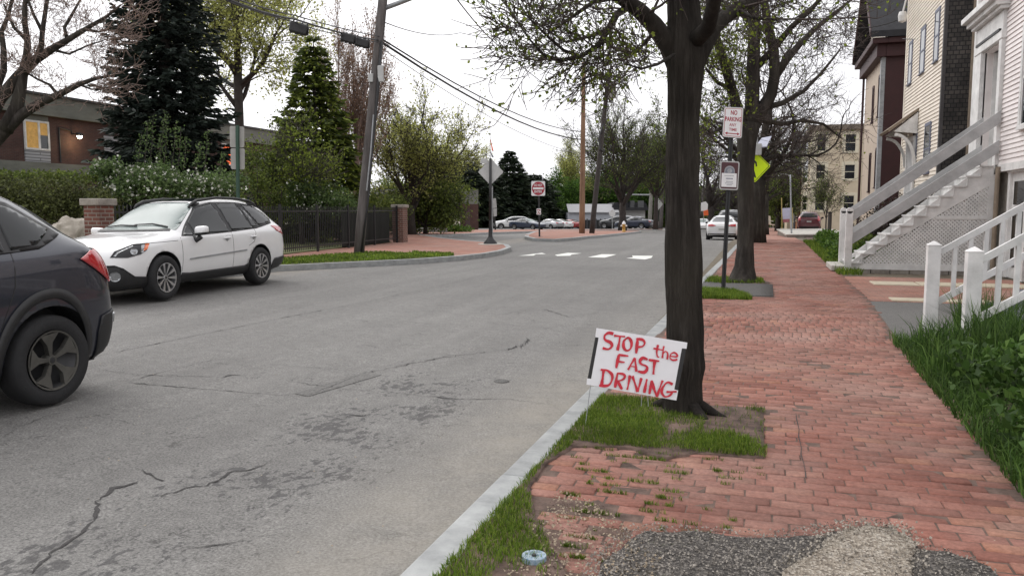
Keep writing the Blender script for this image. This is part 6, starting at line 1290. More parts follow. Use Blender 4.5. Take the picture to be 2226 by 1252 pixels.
# bare maple on the left
def maple_left():
    t = Tree(41); d = 21.0; b = P(-75, 480, d); root = tree_root('bare_maple', 'spreading bare maple leaning into view from the left edge, before the brick building', b.x, b.y, gz(b.x, b.y)); mb = MB()
    def tb(l, w, seg=10): pl = [P(p[0], p[1], p[2] if len(p) > 2 else d) for p in l]; mb.tube(pl, [x/FPX*d/2 for x in w], seg); return pl
    tb([(-75, 620), (-72, 480), (-62, 400), (-40, 350)], [70, 60, 56, 54])
    Ls = [([(-50, 360), (-15, 305), (15, 280), (46, 250), (85, 225), (126, 207), (172, 184), (205, 172), (240, 165)], [44, 36, 26, 22, 18, 15, 11, 8, 5]), ([(-60, 380), (-30, 270), (0, 215), (38, 169), (77, 130), (112, 108), (146, 88), (184, 65), (230, 38), (262, 12)], [38, 30, 25, 23, 20, 16, 13, 10, 7, 4]),
          ([(10, 285), (36, 235), (46, 190), (52, 150), (58, 120), (60, 90), (54, 50), (54, 10), (64, -40), (60, -120)], [32, 28, 22, 18, 15, 13, 11, 10, 8, 5]), ([(52, 162), (77, 132), (90, 100), (92, 70), (98, 30), (104, -10), (110, -80)], [16, 14, 12, 10, 9, 8, 4]), ([(-30, 270), (-5, 185), (8, 153), (8, 110), (3, 70), (18, 35), (26, 0), (10, -70)], [22, 16, 14, 12, 10, 8, 7, 4]),
          ([(126, 207), (108, 185), (80, 172), (60, 160)], [8, 6, 5, 4]), ([(146, 88), (140, 60), (158, 30), (180, -10)], [9, 7, 6, 3]), ([(184, 65), (215, 70), (245, 60), (275, 66)], [7, 5, 4, 2]), ([(60, 90), (30, 60), (8, 10)], [9, 7, 4]), ([(172, 184), (200, 195), (235, 190)], [6, 4, 3]), ([(92, 70), (72, 30), (50, -30)], [8, 6, 4]), ([(112, 108), (150, 118), (190, 100), (235, 85)], [7, 5, 4, 2]), ([(54, 10), (85, -20), (130, -60)], [7, 5, 3])]
    for l, w in Ls: pl = tb(l, w, 8); t.sprout(pl, w[len(w)//2]/FPX*d/2*.4, 0, dict(n=[8, 5, 3], len=[1.15, .55, .28], ang=[52, 48, 45], wob=.28, trop=.05, rr=.45, step=.18, rmin=.007), .15)
    mb.build('trunk', M['bark2'], root, smooth=True)
    if t.thick.v: t.thick.build('branches', M['bark2'], root, smooth=True)
    t.twigmesh('twigs', M['twig_red'], root); t.tips = t.tips[::4]; leaves('buds', t.leafpts(1, .03, .4), .045, M['leaf_bud'], root, t.rng)
maple_left()
conifer(51, 'spruce_tree', 'huge dark blue-green spruce towering in front of the brick building', 372, 34, 470, -430, 330, M['needle'], whorls=84, per=15, dens=64, droop=.24, skirt=.03, sz=.42, curve=.72)
broad(52, 'leafing_maple', 'tall maple with sparse fresh yellow-green leaves right of the huge spruce', 527, 44, 470, -160, 430, 19, dict(n=[7, 6, 4], len=[3.6, 1.9, .9], ang=[48, 45, 42], wob=.18, trop=.05, rr=.42, step=.5, rmin=.011), M['barkfar'], leafm=M['leaf_pale'], per=3, spread=.22, lsize=.17, limbs=10, fork=.52, lang=52)
conifer(53, 'spruce_tree', 'mid sized green spruce left of the utility pole, tips hung with bright leaves', 690, 32, 470, 88, 250, M['needle3'], whorls=34, per=12, dens=58, droop=.10, skirt=.03, sz=.5, curve=.62, extra=(M['leaf_new'], .3, .15))
broad(54, 'leafing_tree', 'low bushy tree of yellow-green leaves in front of the green spruce', 655, 29, 490, 270, 150, 10, dict(n=[6, 5, 3], len=[1.4, .8, .5], ang=[48, 45, 42], wob=.2, trop=.05, rr=.42, step=.4, rmin=.01), M['barkfar'], leafm=M['leaf_new'], per=2, spread=.2, lsize=.11, limbs=6, fork=.25, lang=33)
broad(55, 'budding_maple', 'upright maple covered in reddish buds behind the utility pole', 772, 37, 480, 30, 210, 15, dict(n=[7, 6, 4], len=[2.4, 1.3, .7], ang=[24, 24, 26], wob=.08, trop=.16, rr=.40, step=.4, rmin=.008), M['twig_red'], leafm=M['leaf_bud'], per=3, spread=.09, lsize=.08, limbs=10, fork=.16, lang=19, twig=M['twig_red'])
broad(56, 'crab_apple_tree', 'wide multi-stemmed tree with pale yellow-green leaves right of the utility pole', 895, 41, 500, 195, 320, 15, dict(n=[8, 6, 5], len=[2.2, 1.2, .6], ang=[42, 40, 40], wob=.2, trop=.06, rr=.42, step=.4, rmin=.012), M['barkfar'], leafm=M['leaf_pale'], per=2, spread=.16, lsize=.12, limbs=9, fork=.2, lang=38)
broad(57, 'leafing_tree', 'low dense green tree behind the right brick pillar of the fence', 925, 43, 500, 345, 150, 9, dict(n=[6, 5, 4], len=[1.5, .9, .5], ang=[45, 45, 42], wob=.2, trop=.02, rr=.42, step=.4, rmin=.012), M['barkfar'], leafm=M['leaf_mid'], per=4, spread=.25, lsize=.15, limbs=8, fork=.12, lang=60)
YW = dict(whorls=46, per=13, dens=40, droop=.1, skirt=.03)
conifer(58, 'yew_tree', 'broad dark evergreen left of the diamond sign post', 1000, 112, 499, 352, 240, M['needle2'], sz=1.1, curve=.32, **YW)
conifer(59, 'yew_tree', 'pointed dark conifer right of the diamond sign post', 1108, 118, 498, 328, 165, M['needle2'], sz=1.1, curve=.75, **YW)
conifer(60, 'yew_tree', 'rounded dark evergreen between the pointed conifer and the do not enter sign', 1158, 122, 498, 380, 170, M['needle2'], sz=1.1, curve=.4, **YW)
conifer(70, 'yew_tree', 'wide dark evergreen directly behind the diamond sign', 1060, 116, 498, 372, 210, M['needle2'], sz=1.1, curve=.35, **YW)
broad(61, 'leafing_tree', 'pale leafed tree rising above the dark evergreens by the diamond sign', 1010, 120, 500, 285, 130, 8, dict(n=[6, 5, 4], len=[2.2, 1.2, .7], ang=[42, 42, 40], wob=.2, trop=.05, rr=.42, step=.5, rmin=.016), M['barkfar'], leafm=M['leaf_pale'], per=4, spread=.25, lsize=.16, limbs=8, fork=.3, lang=35)
broad(62, 'leafing_tree', 'rounded bright green tree behind the do not enter sign', 1205, 128, 498, 385, 200, 9, dict(n=[6, 5, 4], len=[2.6, 1.5, .8], ang=[45, 45, 42], wob=.2, trop=.03, rr=.42, step=.5, rmin=.02), M['barkfar'], leafm=M['leaf_green'], per=9, spread=.45, lsize=.30, limbs=10, fork=.08, lang=60)
broad(63, 'leafing_tree', 'slender pale green tree just left of the brown wooden pole', 1240, 132, 498, 295, 100, 8, dict(n=[6, 5, 4], len=[3, 1.7, .9], ang=[38, 38, 38], wob=.18, trop=.06, rr=.42, step=.5, rmin=.018), M['barkfar'], leafm=M['leaf_pale'], per=4, spread=.35, lsize=.2, limbs=8, fork=.25, lang=28)
broad(64, 'leafing_tree', 'dark green low tree mass between the do not enter sign and the brown pole', 1175, 130, 498, 425, 170, 8, dict(n=[6, 5, 4], len=[2.2, 1.2, .7], ang=[45, 45, 42], wob=.2, trop=.03, rr=.42, step=.5, rmin=.02), M['barkfar'], leafm=M['leaf_mid'], per=9, spread=.4, lsize=.28, limbs=9, fork=.06, lang=60)
broad(65, 'vase_shaped_tree', 'vase shaped street tree with fine bare twigs above the yellow hydrant', 1353, 74, 500, 205, 250, 14, dict(n=[8, 7, 5], len=[3.2, 1.8, .9], ang=[36, 36, 36], wob=.16, trop=.05, rr=.42, step=.5, rmin=.014), M['barkfar'], leafm=M['leaf_mid'], per=1, spread=.15, lsize=.14, limbs=11, fork=.22, lang=40)
broad(66, 'leafing_tree', 'leafy green tree low behind the vase shaped tree', 1325, 136, 498, 370, 120, 10, dict(n=[6, 5, 4], len=[3.4, 2, 1], ang=[45, 45, 42], wob=.2, trop=.03, rr=.42, step=.6, rmin=.025), M['barkfar'], leafm=M['leaf_green'], per=6, spread=.6, lsize=.35, limbs=9, fork=.25, lang=55)
broad(67, 'distant_tree', 'tall bare tree with green lower leaves beside the grey lamp pole', 1425, 86, 498, 225, 170, 9, dict(n=[8, 6, 5], len=[3.4, 1.9, 1], ang=[40, 38, 36], wob=.18, trop=.05, rr=.42, step=.5, rmin=.018), M['barkfar'], leafm=M['leaf_mid'], per=2, spread=.3, lsize=.2, limbs=9, fork=.28, lang=38)
broad(68, 'leafing_tree', 'green tree behind the grey lamp pole, near the dark trunk of the nearest tree', 1400, 140, 498, 380, 120, 10, dict(n=[6, 5, 4], len=[3.4, 2, 1], ang=[45, 45, 42], wob=.2, trop=.03, rr=.42, step=.6, rmin=.025), M['barkfar'], leafm=M['leaf_green'], per=6, spread=.6, lsize=.35, limbs=9, fork=.2, lang=55)
# ---------------- left side: building, fence, hedges ----------------
XB = -32.8
def bx(px, py): p = onX(px, py, XB); return p.y, p.z
root = thing('brick_school_building', 'long brown brick building with a concrete roof band and lit windows behind the spruce', 'building', (XB, 30, 0))
zf1 = bx(0, 190)[1]; zf0 = bx(0, 240)[1]; Y0, Y1 = 8, 50.0; zb0 = bx(100, 352)[1]
mb = MB(); mb.box(XB-14, Y0, -.5, XB-.02, Y1, zf0); mb.build('wall', M['brickwall'], root)
mb = MB(); mb.box(XB-14.2, Y0-.3, zf0, XB+.28, Y1+.3, zf1-.12); mb.box(XB-.02, Y0, zb0-.6, XB+.10, Y1, zb0-.05); mb.build('concrete_band', M['fascia'], root)
mb = MB(); mb.box(XB-14.3, Y0-.4, zf1-.12, XB+.38, Y1+.4, zf1); mb.build('roof_edge', mat('dark_roof_edge', (.05, .05, .05), .7, .1, 5), root)
lv = brick_tex('louvre_panel', (.36, .37, .39), (.33, .34, .36), (.16, .16, .17), bw=30, rh=.14, msize=.03, plane='YZ', var=.1)
def bay(pa, pb, ya_, yb_, lit):
    """window bay between pixel columns, seen on the street face"""
    y0 = bx(pa, 300)[0]; y1 = bx(pb, 300)[0]; z1 = zf0-.02; mb = MB(); mb.box(XB-.02, y0, zb0-.04, XB+.05, y1, z1-.25-1.38-.02); mb.build('louvre_panel', lv, root)
    w = MB(); zt_ = z1-.25; zb_ = zt_-1.38; o = XB+.07
    w.box(XB-.01, y0, zb_, o, y0+.09, zt_); w.box(XB-.01, y1-.09, zb_, o, y1, zt_); w.box(XB-.01, y0+.09, zt_-.09, o, y1-.09, zt_); w.box(XB-.01, y0+.09, zb_, o, y1-.09, zb_+.09); ym = y0+(y1-y0)*.58; w.box(XB-.01, ym-.05, zb_+.09, o, ym+.05, zt_-.09)
    wf = w.build('window', M['white'], root); g = MB(); g.box(XB-.01, ym+.05, zb_+.09, XB+.03, y1-.09, zb_+.72); g.build('pane', M['darkglass'], wf)
    g = MB(); g.box(XB-.01, y0+.09, zb_+.09, XB+.03, ym-.05, zt_-.09); g.build('lit_pane', lit, wf); g = MB(); g.box(XB-.01, ym+.05, zb_+.72, XB+.03, y1-.09, zt_-.09); g.build('upper_pane', lit, wf)
    g = MB(); g.box(XB-.02, y0, zt_, XB+.03, y1, z1); g.build('header_panel', M['fascia'], root)
bay(52, 106, 0, 0, M['lit']); bay(480, 518, 0, 0, M['orange_lit']); bay(-120, -60, 0, 0, M['darkglass'])
for pa, pb in ((225, 262), (560, 600)): 
    y0 = bx(pa, 300)[0]; y1 = bx(pb, 300)[0]; g = MB(); g.box(XB-.01, y0, zb0, XB+.05, y1, zf0-.6); g.build('louvre_panel', lv, root)
for y0 in (20, 28, 41.5, 46): window(root, 'X', XB, 1, y0, y0+1.6, .9, 2.6, M['fascia'], M['darkglass'], sash=False)
p = onX(173, 296, XB+.5); mb = MB(); mb.tube([(XB+.02, p.y, p.z+.1), (XB+.35, p.y, p.z+.14), (p.x, p.y, p.z+.12)], .03, 8); mb.lathe((p.x, p.y, p.z), [(.05, .17), (.14, .12), (.18, .0), (.16, .0), (.1, .08)], seg=16); wl = mb.build('wall_lamp', M['black'], root, smooth=True)
mb = MB(); mb.lathe((p.x, p.y, p.z), [(.0, .03), (.11, .03), (.13, -.03), (.08, -.12), (0, -.15)], seg=16); mb.build('bulb', M['lampon'], wl, smooth=True)
pl_ = bpy.data.lights.new('wall_lamp_light', 'POINT'); pl_.energy = 14; pl_.color = (1, .72, .38); pl_.shadow_soft_size = .1; po = bpy.data.objects.new('wall_lamp_light', pl_); COL.objects.link(po); po.location = (p.x, p.y, p.z-.3)
mb = MB(); a, b = bx(128, 290), bx(128, 352); yq = bx(168, 292)[0]; mb.tube([(XB+.02, a[0], zb0), (XB+.02, a[0], p.z+.35), (XB+.02, p.y, p.z+.25), (XB+.03, p.y, p.z+.12)], .035, 6); mb.build('conduit', M['black'], root)
# second range of the building, lower and farther back
def lowbuild(name, label, pts, z0, z1, m, d, cap=None):
    pass
root = thing('brick_wing', 'low brown brick building with a pale roof band showing between the dark evergreens', 'building', (-36, 66, 0)); q0 = P(885, 480, 74); q1 = P(1040, 480, 78)
mb = MB(); dx = Vector((q1.x-q0.x, q1.y-q0.y)); nrm = Vector((-dx.y, dx.x)).normalized()*8
mb.prism([(q0.x, q0.y, -2), (q1.x, q1.y, -2), (q1.x, q1.y, 2.0), (q0.x, q0.y, 2.0)], (nrm.x, nrm.y, 0)); mb.build('wall', mat('dim_brick', (.075, .038, .032), .9, .2, 3), root)
mb = MB(); mb.prism([(q0.x, q0.y, 2.0), (q1.x, q1.y, 2.0), (q1.x, q1.y, 3.4), (q0.x, q0.y, 3.4)], (nrm.x, nrm.y, 0)); mb.build('roof_band', M['fascia'], root)
mb = MB(); e = P(1001, 470, 75.5); mb.box(e.x-1.2, e.y-1.3, -1, e.x+1.0, e.y-.1, 1.6); en = mb.build('entrance', M['maroon'], root); mb = MB(); mb.box(e.x-.3, e.y-1.34, -.9, e.x+.45, e.y-1.3, 1.1); mb.build('entrance_door', M['cream'], en)
# brick pillars
def pillar(px, pyb, d, top_z, w, label):
    b = P(px, 500, d); z0 = left_z(b.x, b.y); root = thing('brick_pillar', label, 'pillar', (b.x, b.y, z0), 'brick gate pillars'); h = w/2
    mb = MB(); mb.add([(b.x-h, b.y-h, z0-.1), (b.x+h, b.y-h, z0-.1), (b.x+h, b.y+h, z0-.1), (b.x-h, b.y+h, z0-.1), (b.x-h, b.y-h, top_z-.13), (b.x+h, b.y-h, top_z-.13), (b.x+h, b.y+h, top_z-.13), (b.x-h, b.y+h, top_z-.13)], [(1, 2, 6, 5), (3, 0, 4, 7)], 0)
    mb.add([(b.x-h, b.y-h, z0-.1), (b.x+h, b.y-h, z0-.1), (b.x+h, b.y+h, z0-.1), (b.x-h, b.y+h, z0-.1), (b.x-h, b.y-h, top_z-.13), (b.x+h, b.y-h, top_z-.13), (b.x+h, b.y+h, top_z-.13), (b.x-h, b.y+h, top_z-.13)], [(0, 1, 5, 4), (2, 3, 7, 6)], 1)
    mb.build('shaft', [M['brickpil'], M['brickpilX']], root); mb = MB(); mb.box(b.x-h-.05, b.y-h-.05, top_z-.13, b.x+h+.05, b.y+h+.05, top_z); mb.build('cap', M['stone'], root, bevel=.015); return b
pa = pillar(217, 500, 15.2, 1.70, .36, 'square brick pillar with stone cap just behind the hood of the white estate car')
pb_ = pillar(870, 527, 31.0, 1.68, .43, 'square brick pillar ending the black fence near the street corner')
# black picket fence
A = Vector((pa.x-.1, pa.y+.3)); Bq = Vector((pb_.x, pb_.y-.3)); root = thing('iron_fence', 'long black iron picket fence between the two brick pillars', 'fence', (A.x, A.y, .2)); Ln = (Bq-A).length; n = int(Ln/.115)
mb = MB()
for zz in (.18, 1.22): mb.bar((A.x, A.y, left_z(A.x, A.y)+zz), (Bq.x, Bq.y, left_z(Bq.x, Bq.y)+zz), .03, .04)
mb.build('rails', M['iron'], root); mb = MB()
for i in range(n+1):
    q = A.lerp(Bq, i/n); z = left_z(q.x, q.y); mb.box(q.x-.009, q.y-.009, z+.08, q.x+.009, q.y+.009, z+1.36)
mb.build('pickets', M['iron'], root); 
for i in range(8):
    q = A.lerp(Bq, i/7); z = left_z(q.x, q.y); mb = MB(); mb.box(q.x-.03, q.y-.03, z-.1, q.x+.03, q.y+.03, z+1.42); mb.build('post', M['iron'], root)
# dark screen behind the right end of the fence
mb = MB(); q0 = A.lerp(Bq, .70); q1 = A.lerp(Bq, .97); mb.prism([(q0.x-.12, q0.y, .25), (q1.x-.12, q1.y, .25), (q1.x-.12, q1.y, 1.38), (q0.x-.12, q0.y, 1.38)], (-.02, 0, 0)); mb.build('mesh_screen', mat('dark_mesh_screen', (.014, .020, .014), .9, .3, 2), root)
# boulder, hedge, bushes
b = P(150, 478, 17.5); root = None
bm = bmesh.new(); bmesh.ops.create_icosphere(bm, subdivisions=5, radius=1)
for v in bm.verts:
    k = 1+.25*noise.noise(v.co*1.6)+.12*noise.noise(v.co*4)+.05*noise.noise(v.co*10); v.co = Vector((v.co.x*.62*k, v.co.y*.5*k, v.co.z*.55*k))
me = bpy.data.meshes.new('boulder'); bm.to_mesh(me); bm.free(); me.materials.append(M['rock']); [setattr(f, 'use_smooth', True) for f in me.polygons]; o = link_mesh('boulder', me); o.location = (b.x+.1, b.y, .72); o.scale = (.95, 1, 1.05); tag(o, 'pale rough boulder between the dark car and the brick pillar', 'boulder')
def BP(px, py, d): v = P(px, py, d); return (v.x, v.y, v.z)
bush(71, 'hedge', 'dense clipped green hedge below the brick building at the far left', [(BP(60, 440, 19), 1.0, .8, .70), (BP(-40, 440, 19), 1.0, .8, .70), (BP(150, 440, 19.5), .9, .8, .62), (BP(215, 450, 20), .6, .7, .55), (BP(-120, 445, 18), 1.0, .8, .75)], 20000, .075, M['leaf_hedge'])
bush(72, 'hedge', 'loose vine covered hedge top sprawling over the clipped hedge', [(BP(60, 390, 21), 1.2, .6, .25), (BP(-30, 388, 21), 1.0, .6, .25), (BP(150, 388, 21), 1.0, .6, .2)], 4500, .09, M['leaf_mid'])
bush(73, 'blossom_shrub', 'white blossoming shrub behind the white estate car, below the huge spruce', [(BP(300, 405, 21), 1.0, .8, .52), (BP(380, 405, 21.5), 1.0, .8, .5), (BP(235, 370, 21), .55, .5, .34), (BP(450, 410, 22), .9, .8, .45), (BP(330, 375, 22), .7, .6, .3), (BP(480, 400, 23), .8, .7, .45)], 10000, .095, M['leaf_shrub'], flowers=(300, .085), sh=.75)
r_ = random.Random(5); root = thing('water_sprouts', 'tall thin leafy shoots standing up out of the blossoming shrub', 'shrub', BP(370, 380, 22)); mb = MB(); C = []
for px, y1, y0 in ((318, 265, 370), (330, 250, 372), (352, 240, 360), (362, 252, 365), (378, 262, 370), (392, 275, 372), (300, 290, 375), (450, 285, 370), (430, 310, 372), (482, 330, 385), (345, 290, 370), (405, 300, 370)):
    a = Vector(BP(px-6, y0, 22.3)); b = Vector(BP(px+r_.uniform(-4, 8), y1, 22.3)); mb.tube([a, a.lerp(b, .5)+Vector((.03, 0, 0)), b], [.012, .009, .005], 5)
    for k in range(90): C.append(a.lerp(b, r_.random()**.8)+Vector((r_.gauss(0, .055), r_.gauss(0, .055), 0)))
mb.build('stems', M['barkfar'], root); leaves('foliage', np.array([[*c] for c in C]), .07, M['leaf_shrub'], root)
bush(74, 'blossom_shrub', 'smaller shrub with scattered white blossom left of the utility pole', [(BP(660, 430, 28), 1.0, .7, .75), (BP(700, 435, 28), .9, .7, .65), (BP(735, 445, 29), .8, .7, .55)], 7500, .10, M['leaf_shrub'], flowers=(110, .07))
bush(75, 'vine_shrub', 'olive green vine covered shrub against the brick wall behind the grey sign backs', [(BP(560, 400, 27), 1.0, .7, 1.0), (BP(590, 350, 28), .7, .6, 1.0), (BP(545, 350, 28), .6, .6, .8), (BP(600, 430, 27), .7, .6, .6), (BP(500, 440, 25), .7, .6, .7)], 5200, .085, M['leaf_mid'], sh=.9)
bush(76, 'garden_bush', 'low green planting around the foot of the right brick pillar', [(BP(905, 470, 44), 2.0, 1, .9), (BP(845, 455, 38), 1.2, 1, .9), (BP(800, 450, 34), 1.2, .8, .8), (BP(745, 470, 33), 1.0, .8, .7), (BP(950, 470, 50), 1.6, 1, .6)], 11000, .12, M['leaf_mid'])
bush(77, 'groundcover_mound', 'bright green grassy mound behind the low granite wall across the side street', [(BP(965, 497, 52), 1.9, 1, .30), (BP(930, 492, 51), .9, 1, .35), (BP(990, 499, 53), 1.2, 1, .2)], 5000, .14, M['weed'])
a = P(890, 502, 49); b = P(973, 503, 50.5); root = thing('granite_wall', 'low grey granite block wall beside the side street sidewalk', 'wall', (a.x, a.y, -.1)); d_ = (b-a); 
for i in range(5):
    p0 = a+d_*(i/5); p1 = a+d_*((i+1)/5-.006); mb = MB(); mb.prism([(p0.x, p0.y, -.4), (p1.x, p1.y, -.4), (p1.x, p1.y, .35), (p0.x, p0.y, .35)], (-.15, .35, 0)); mb.build('block', M['granite'], root, bevel=.02)
# fences and sheds across the lot
def wall_seg(name, label, cat, x0, x1, yb, yt, d, m, th=.15, parts=None):
    a = P(x0, yb, d); b = P(x1, yb, d); z0 = EYE-(yb-455)/FPX*d-1; z1 = EYE-(yt-455)/FPX*d; root = thing(name, label, cat, (a.x, a.y, z0)); mb = MB(); off = Vector((-_r.y, _r.x, 0))*th; mb.prism([(a.x, a.y, z0), (b.x, b.y, z0), (b.x, b.y, z1), (a.x, a.y, z1)], off); mb.build('boards' if cat == 'fence' else 'wall', m, root); return root, a, b, z0, z1
for x0, x1, lab, mm in ((1160, 1262, 'dark board fence behind the parked cars left of the brown pole', 'leaf'), (1262, 1330, 'dark grey slatted fence between the two wooden poles and the hydrant', 'leaf')):
    root, a, b, z0, z1 = wall_seg('board_fence', lab, 'fence', x0, x1, 499, 478, 122 if x0 < 1200 else 108, M['black'])
    for k in range(7): q = a.lerp(b, (k+.5)/7); mb = MB(); mb.box(q.x-.08, q.y-.2, z0, q.x+.08, q.y-.02, z1+.15); mb.build('post', greyh, root)
root, a, b, z0, z1 = wall_seg('white_shed', 'long low white shed with a shallow roof beyond the parking lot fence', 'building', 1235, 1345, 499, 463, 116, mat('shed_white', (.40, .42, .46), .7, .1, 2), 8)
mb = MB(); off = Vector((-_r.y, _r.x, 0)); mb.prism([a-off*.4+Vector((0, 0, z1-a.z)), b-off*.4+Vector((0, 0, z1-b.z)), b+Vector((0, 0, z1-b.z+1.2))+off*4, a+Vector((0, 0, z1-a.z+1.2))+off*4], (0, 0, .12)); mb.build('roof', mat('shed_roof', (.28, .28, .29), .7, .1, 2), root)
for k in (.25, .5, .75): q = a.lerp(b, k)-off*.05; mb = MB(); mb.bar(q+Vector((0, 0, z1-q.z-2.1)), q+_r*1.2+Vector((0, 0, z1-q.z-2.1)), .1, 1.0); mb.build('window', M['darkglass'], root)
root, a, b, z0, z1 = wall_seg('white_house_behind', 'white two storey house with dark porch roof behind the vase shaped tree', 'house', 1335, 1402, 499, 452, 118, mat('far_white', (.50, .50, .49), .7, .1, 2), 7)
mb = MB(); mb.prism([a-_r*.4+Vector((0, 0, z1-a.z)), b+_r*.4+Vector((0, 0, z1-b.z)), b+Vector((0, 0, z1-b.z+.8)), a+Vector((0, 0, z1-a.z+.8))], off*7); mb.build('roof', M['roof'], root)
mb = MB(); mb.prism([a-_r*.2+Vector((0, 0, 1.35-a.z)), b+_r*.6+Vector((0, 0, 1.35-b.z)), b+_r*.6+Vector((0, 0, 1.75-b.z)), a-_r*.2+Vector((0, 0, 1.75-a.z))], -off*1.2); mb.build('porch_roof', M['roof'], root)
for k, zz in ((.15, 2.0), (.45, 2.0), (.75, 2.0), (.15, -.7), (.5, -.7), (.8, -.7)): q = a.lerp(b, k)-off*.05; mb = MB(); q.z = zz+.2; mb.bar(q, q+_r*.9, .1, 1.1); mb.build('window', M['darkglass'], root)
# ---------------- poles, signs, wires ----------------
def upole(name, label, base, top, d, w0, w1, m, zf=left_z):
    b = GP(*base, zf) if d is None else P(*base, d); dd = (b-Vector((0, 0, EYE))).dot(_f); t = P(*top, dd); root = thing(name, label, 'utility pole', (b.x, b.y, b.z)); n = 8; mb = MB(); pts = [b+(t-b)*(i/n) for i in range(n+1)]; pts[0] = b+Vector((0, 0, -.2)); mb.tube(pts, [(w0+(w1-w0)*i/n)/FPX*dd/2 for i in range(n+1)], 14); mb.build('shaft', m, root, smooth=True); return root, b, t, dd
root, b, t, d1 = upole('utility_pole', 'tall weathered utility pole leaning right over the left sidewalk, hung with cable boxes', (779, 552), (838, -60), None, 23, 20, M['pole_grey'])
POLE1 = d1
def add(root, name, m, f, **k): mb = MB(); f(mb); return mb.build(name, m, root, **k)
add(root, 'cable_riser', M['black'], lambda mb: mb.tube([P(785, 552, d1-.14), P(800, 440, d1-.14), P(812, 300, d1-.13), P(822, 190, d1-.12), P(829, 90, d1-.12)], [.03, .03, .03, .05, .04], 8), smooth=True)
add(root, 'meter_box', M['alu'], lambda mb: mb.box(*[min(a, b) for a, b in zip(P(822, 180, d1-.1), P(833, 142, d1-.25))], *[max(a, b) for a, b in zip(P(822, 180, d1-.1), P(833, 142, d1-.25))]), bevel=.03)
add(root, 'junction_box', M['alu'], lambda mb: mb.box(*[min(a, b) for a, b in zip(P(803, 180, d1-.05), P(810, 160, d1-.2))], *[max(a, b) for a, b in zip(P(803, 180, d1-.05), P(810, 160, d1-.2))]), bevel=.01)
add(root, 'lamp_arm', M['galv'], lambda mb: mb.tube([P(838, 18, d1), P(862, 9, d1), P(900, -6, d1-.6), P(960, -40, d1-1.5)], .07, 8), smooth=True)
add(root, 'metal_strip', M['galv'], lambda mb: mb.tube([P(797, 415, d1-.14), P(806, 330, d1-.14), P(812, 250, d1-.13)], .022, 6))
def cable(name, label, pts, r, sag=0, m='black'):
    """pts: (px,py,d)"""
    P_ = [P(*p) for p in pts]; out = []
    for a, b in zip(P_, P_[1:]):
        n = 10
        for i in range(n): u = i/n; out.append(a.lerp(b, u)+Vector((0, 0, -sag*4*u*(1-u))))
    out.append(P_[-1]); mb = MB(); mb.tube(out, r, 6); return tag(mb.build(name, M[m], smooth=True), label, 'cable', 'overhead cables')
cable('overhead_cable', 'thick cable bundle running from the tall leaning pole to the top left edge', [(824, 88, d1), (640, 42, 16), (480, -8, 12)], .022, .05)
cable('overhead_cable', 'upper thin cable from the tall leaning pole to the top left edge', [(826, 80, d1), (640, 34, 16), (486, -12, 12)], .014, .03)
cable('overhead_cable', 'cable carrying the black splice boxes left of the leaning pole', [(824, 92, d1), (730, 74, 18.5), (640, 48, 16), (480, -3, 12)], .012, .03)
cable('overhead_cable', 'lower of the two long cables from the leaning pole down to the brown pole', [(832, 94, d1), (1264, 304, 50)], .035, .55)
cable('overhead_cable', 'upper of the two long cables from the leaning pole towards the brown pole', [(834, 88, d1), (1266, 287, 50)], .025, .55)
cable('overhead_cable', 'thin wire crossing the sky from the leaning pole to the top of the brown pole', [(838, 50, d1), (1000, 72, 33), (1268, 100, 50), (1330, 118, 50)], .018, .2, 'galv')
cable('overhead_cable', 'long wire dropping from the top edge towards the leaning transformer pole', [(985, -12, 18), (1090, 105, 28), (1210, 200, 40), (1322, 262, 50)], .016, .1)
cable('overhead_cable', 'faint wire from the top edge behind the nearest tree crown', [(1040, -15, 20), (1180, 90, 32), (1322, 180, 50)], .014, .1, 'galv')
cable('overhead_cable', 'thin wire low in the sky between the poles', [(836, 110, d1), (1264, 335, 50)], .013, .5, 'galv')
cable('overhead_cable', 'wire from the transformer pole towards the grey far pole', [(1326, 180, 50), (1380, 270, 75), (1419, 310, 99)], .03, .5, 'galv')
cable('overhead_cable', 'wire from the cream house eave across to the street trees', [(1962, 40, 30), (1860, 62, 30), (1700, 95, 30)], .016, .1)
cable('overhead_cable', 'service wire running along the upper cream house wall', [(1962, 85, 31), (2060, 82, 24)], .012, .03)
def splice(px0, py0, px1, py1, d, label):
    root = thing('splice_box', label, 'cable box', P(px0, py0, d), 'splice boxes on the overhead cable'); a = P(px0, py0, d); b = P(px1, py1, d); mb = MB(); mb.bar(a, b, .17, .20); mb.build('housing', M['black'], root, bevel=.03)
    mb = MB()
    for u in (.2, .5, .8): q = a.lerp(b, u); mb.bar(q+Vector((0, 0, -.11)), q+Vector((0, 0, .11)), .19, .02, (0, 1, 0))
    mb.build('ribs', M['iron'], root); mb = MB(); mb.tube([a.lerp(b, .2)+Vector((0, 0, .09)), a.lerp(b, .2)+Vector((0, 0, .22))], .01, 5); mb.tube([a.lerp(b, .8)+Vector((0, 0, .09)), a.lerp(b, .8)+Vector((0, 0, .22))], .01, 5); mb.build('hanger', M['iron'], root)
splice(631, 58, 669, 68, 16.2, 'left black splice box hanging on the cable'); splice(742, 80, 772, 88, 19.2, 'middle black splice box hanging on the cable near the pole'); splice(773, 90, 802, 98, 20.5, 'slim black splice box closest to the leaning pole')
root, b, t, d2 = upole('utility_pole', 'straight brown wooden pole on the traffic island', (1265, 507), (1269, 135), None, 13, 8, M['pole_brown'])
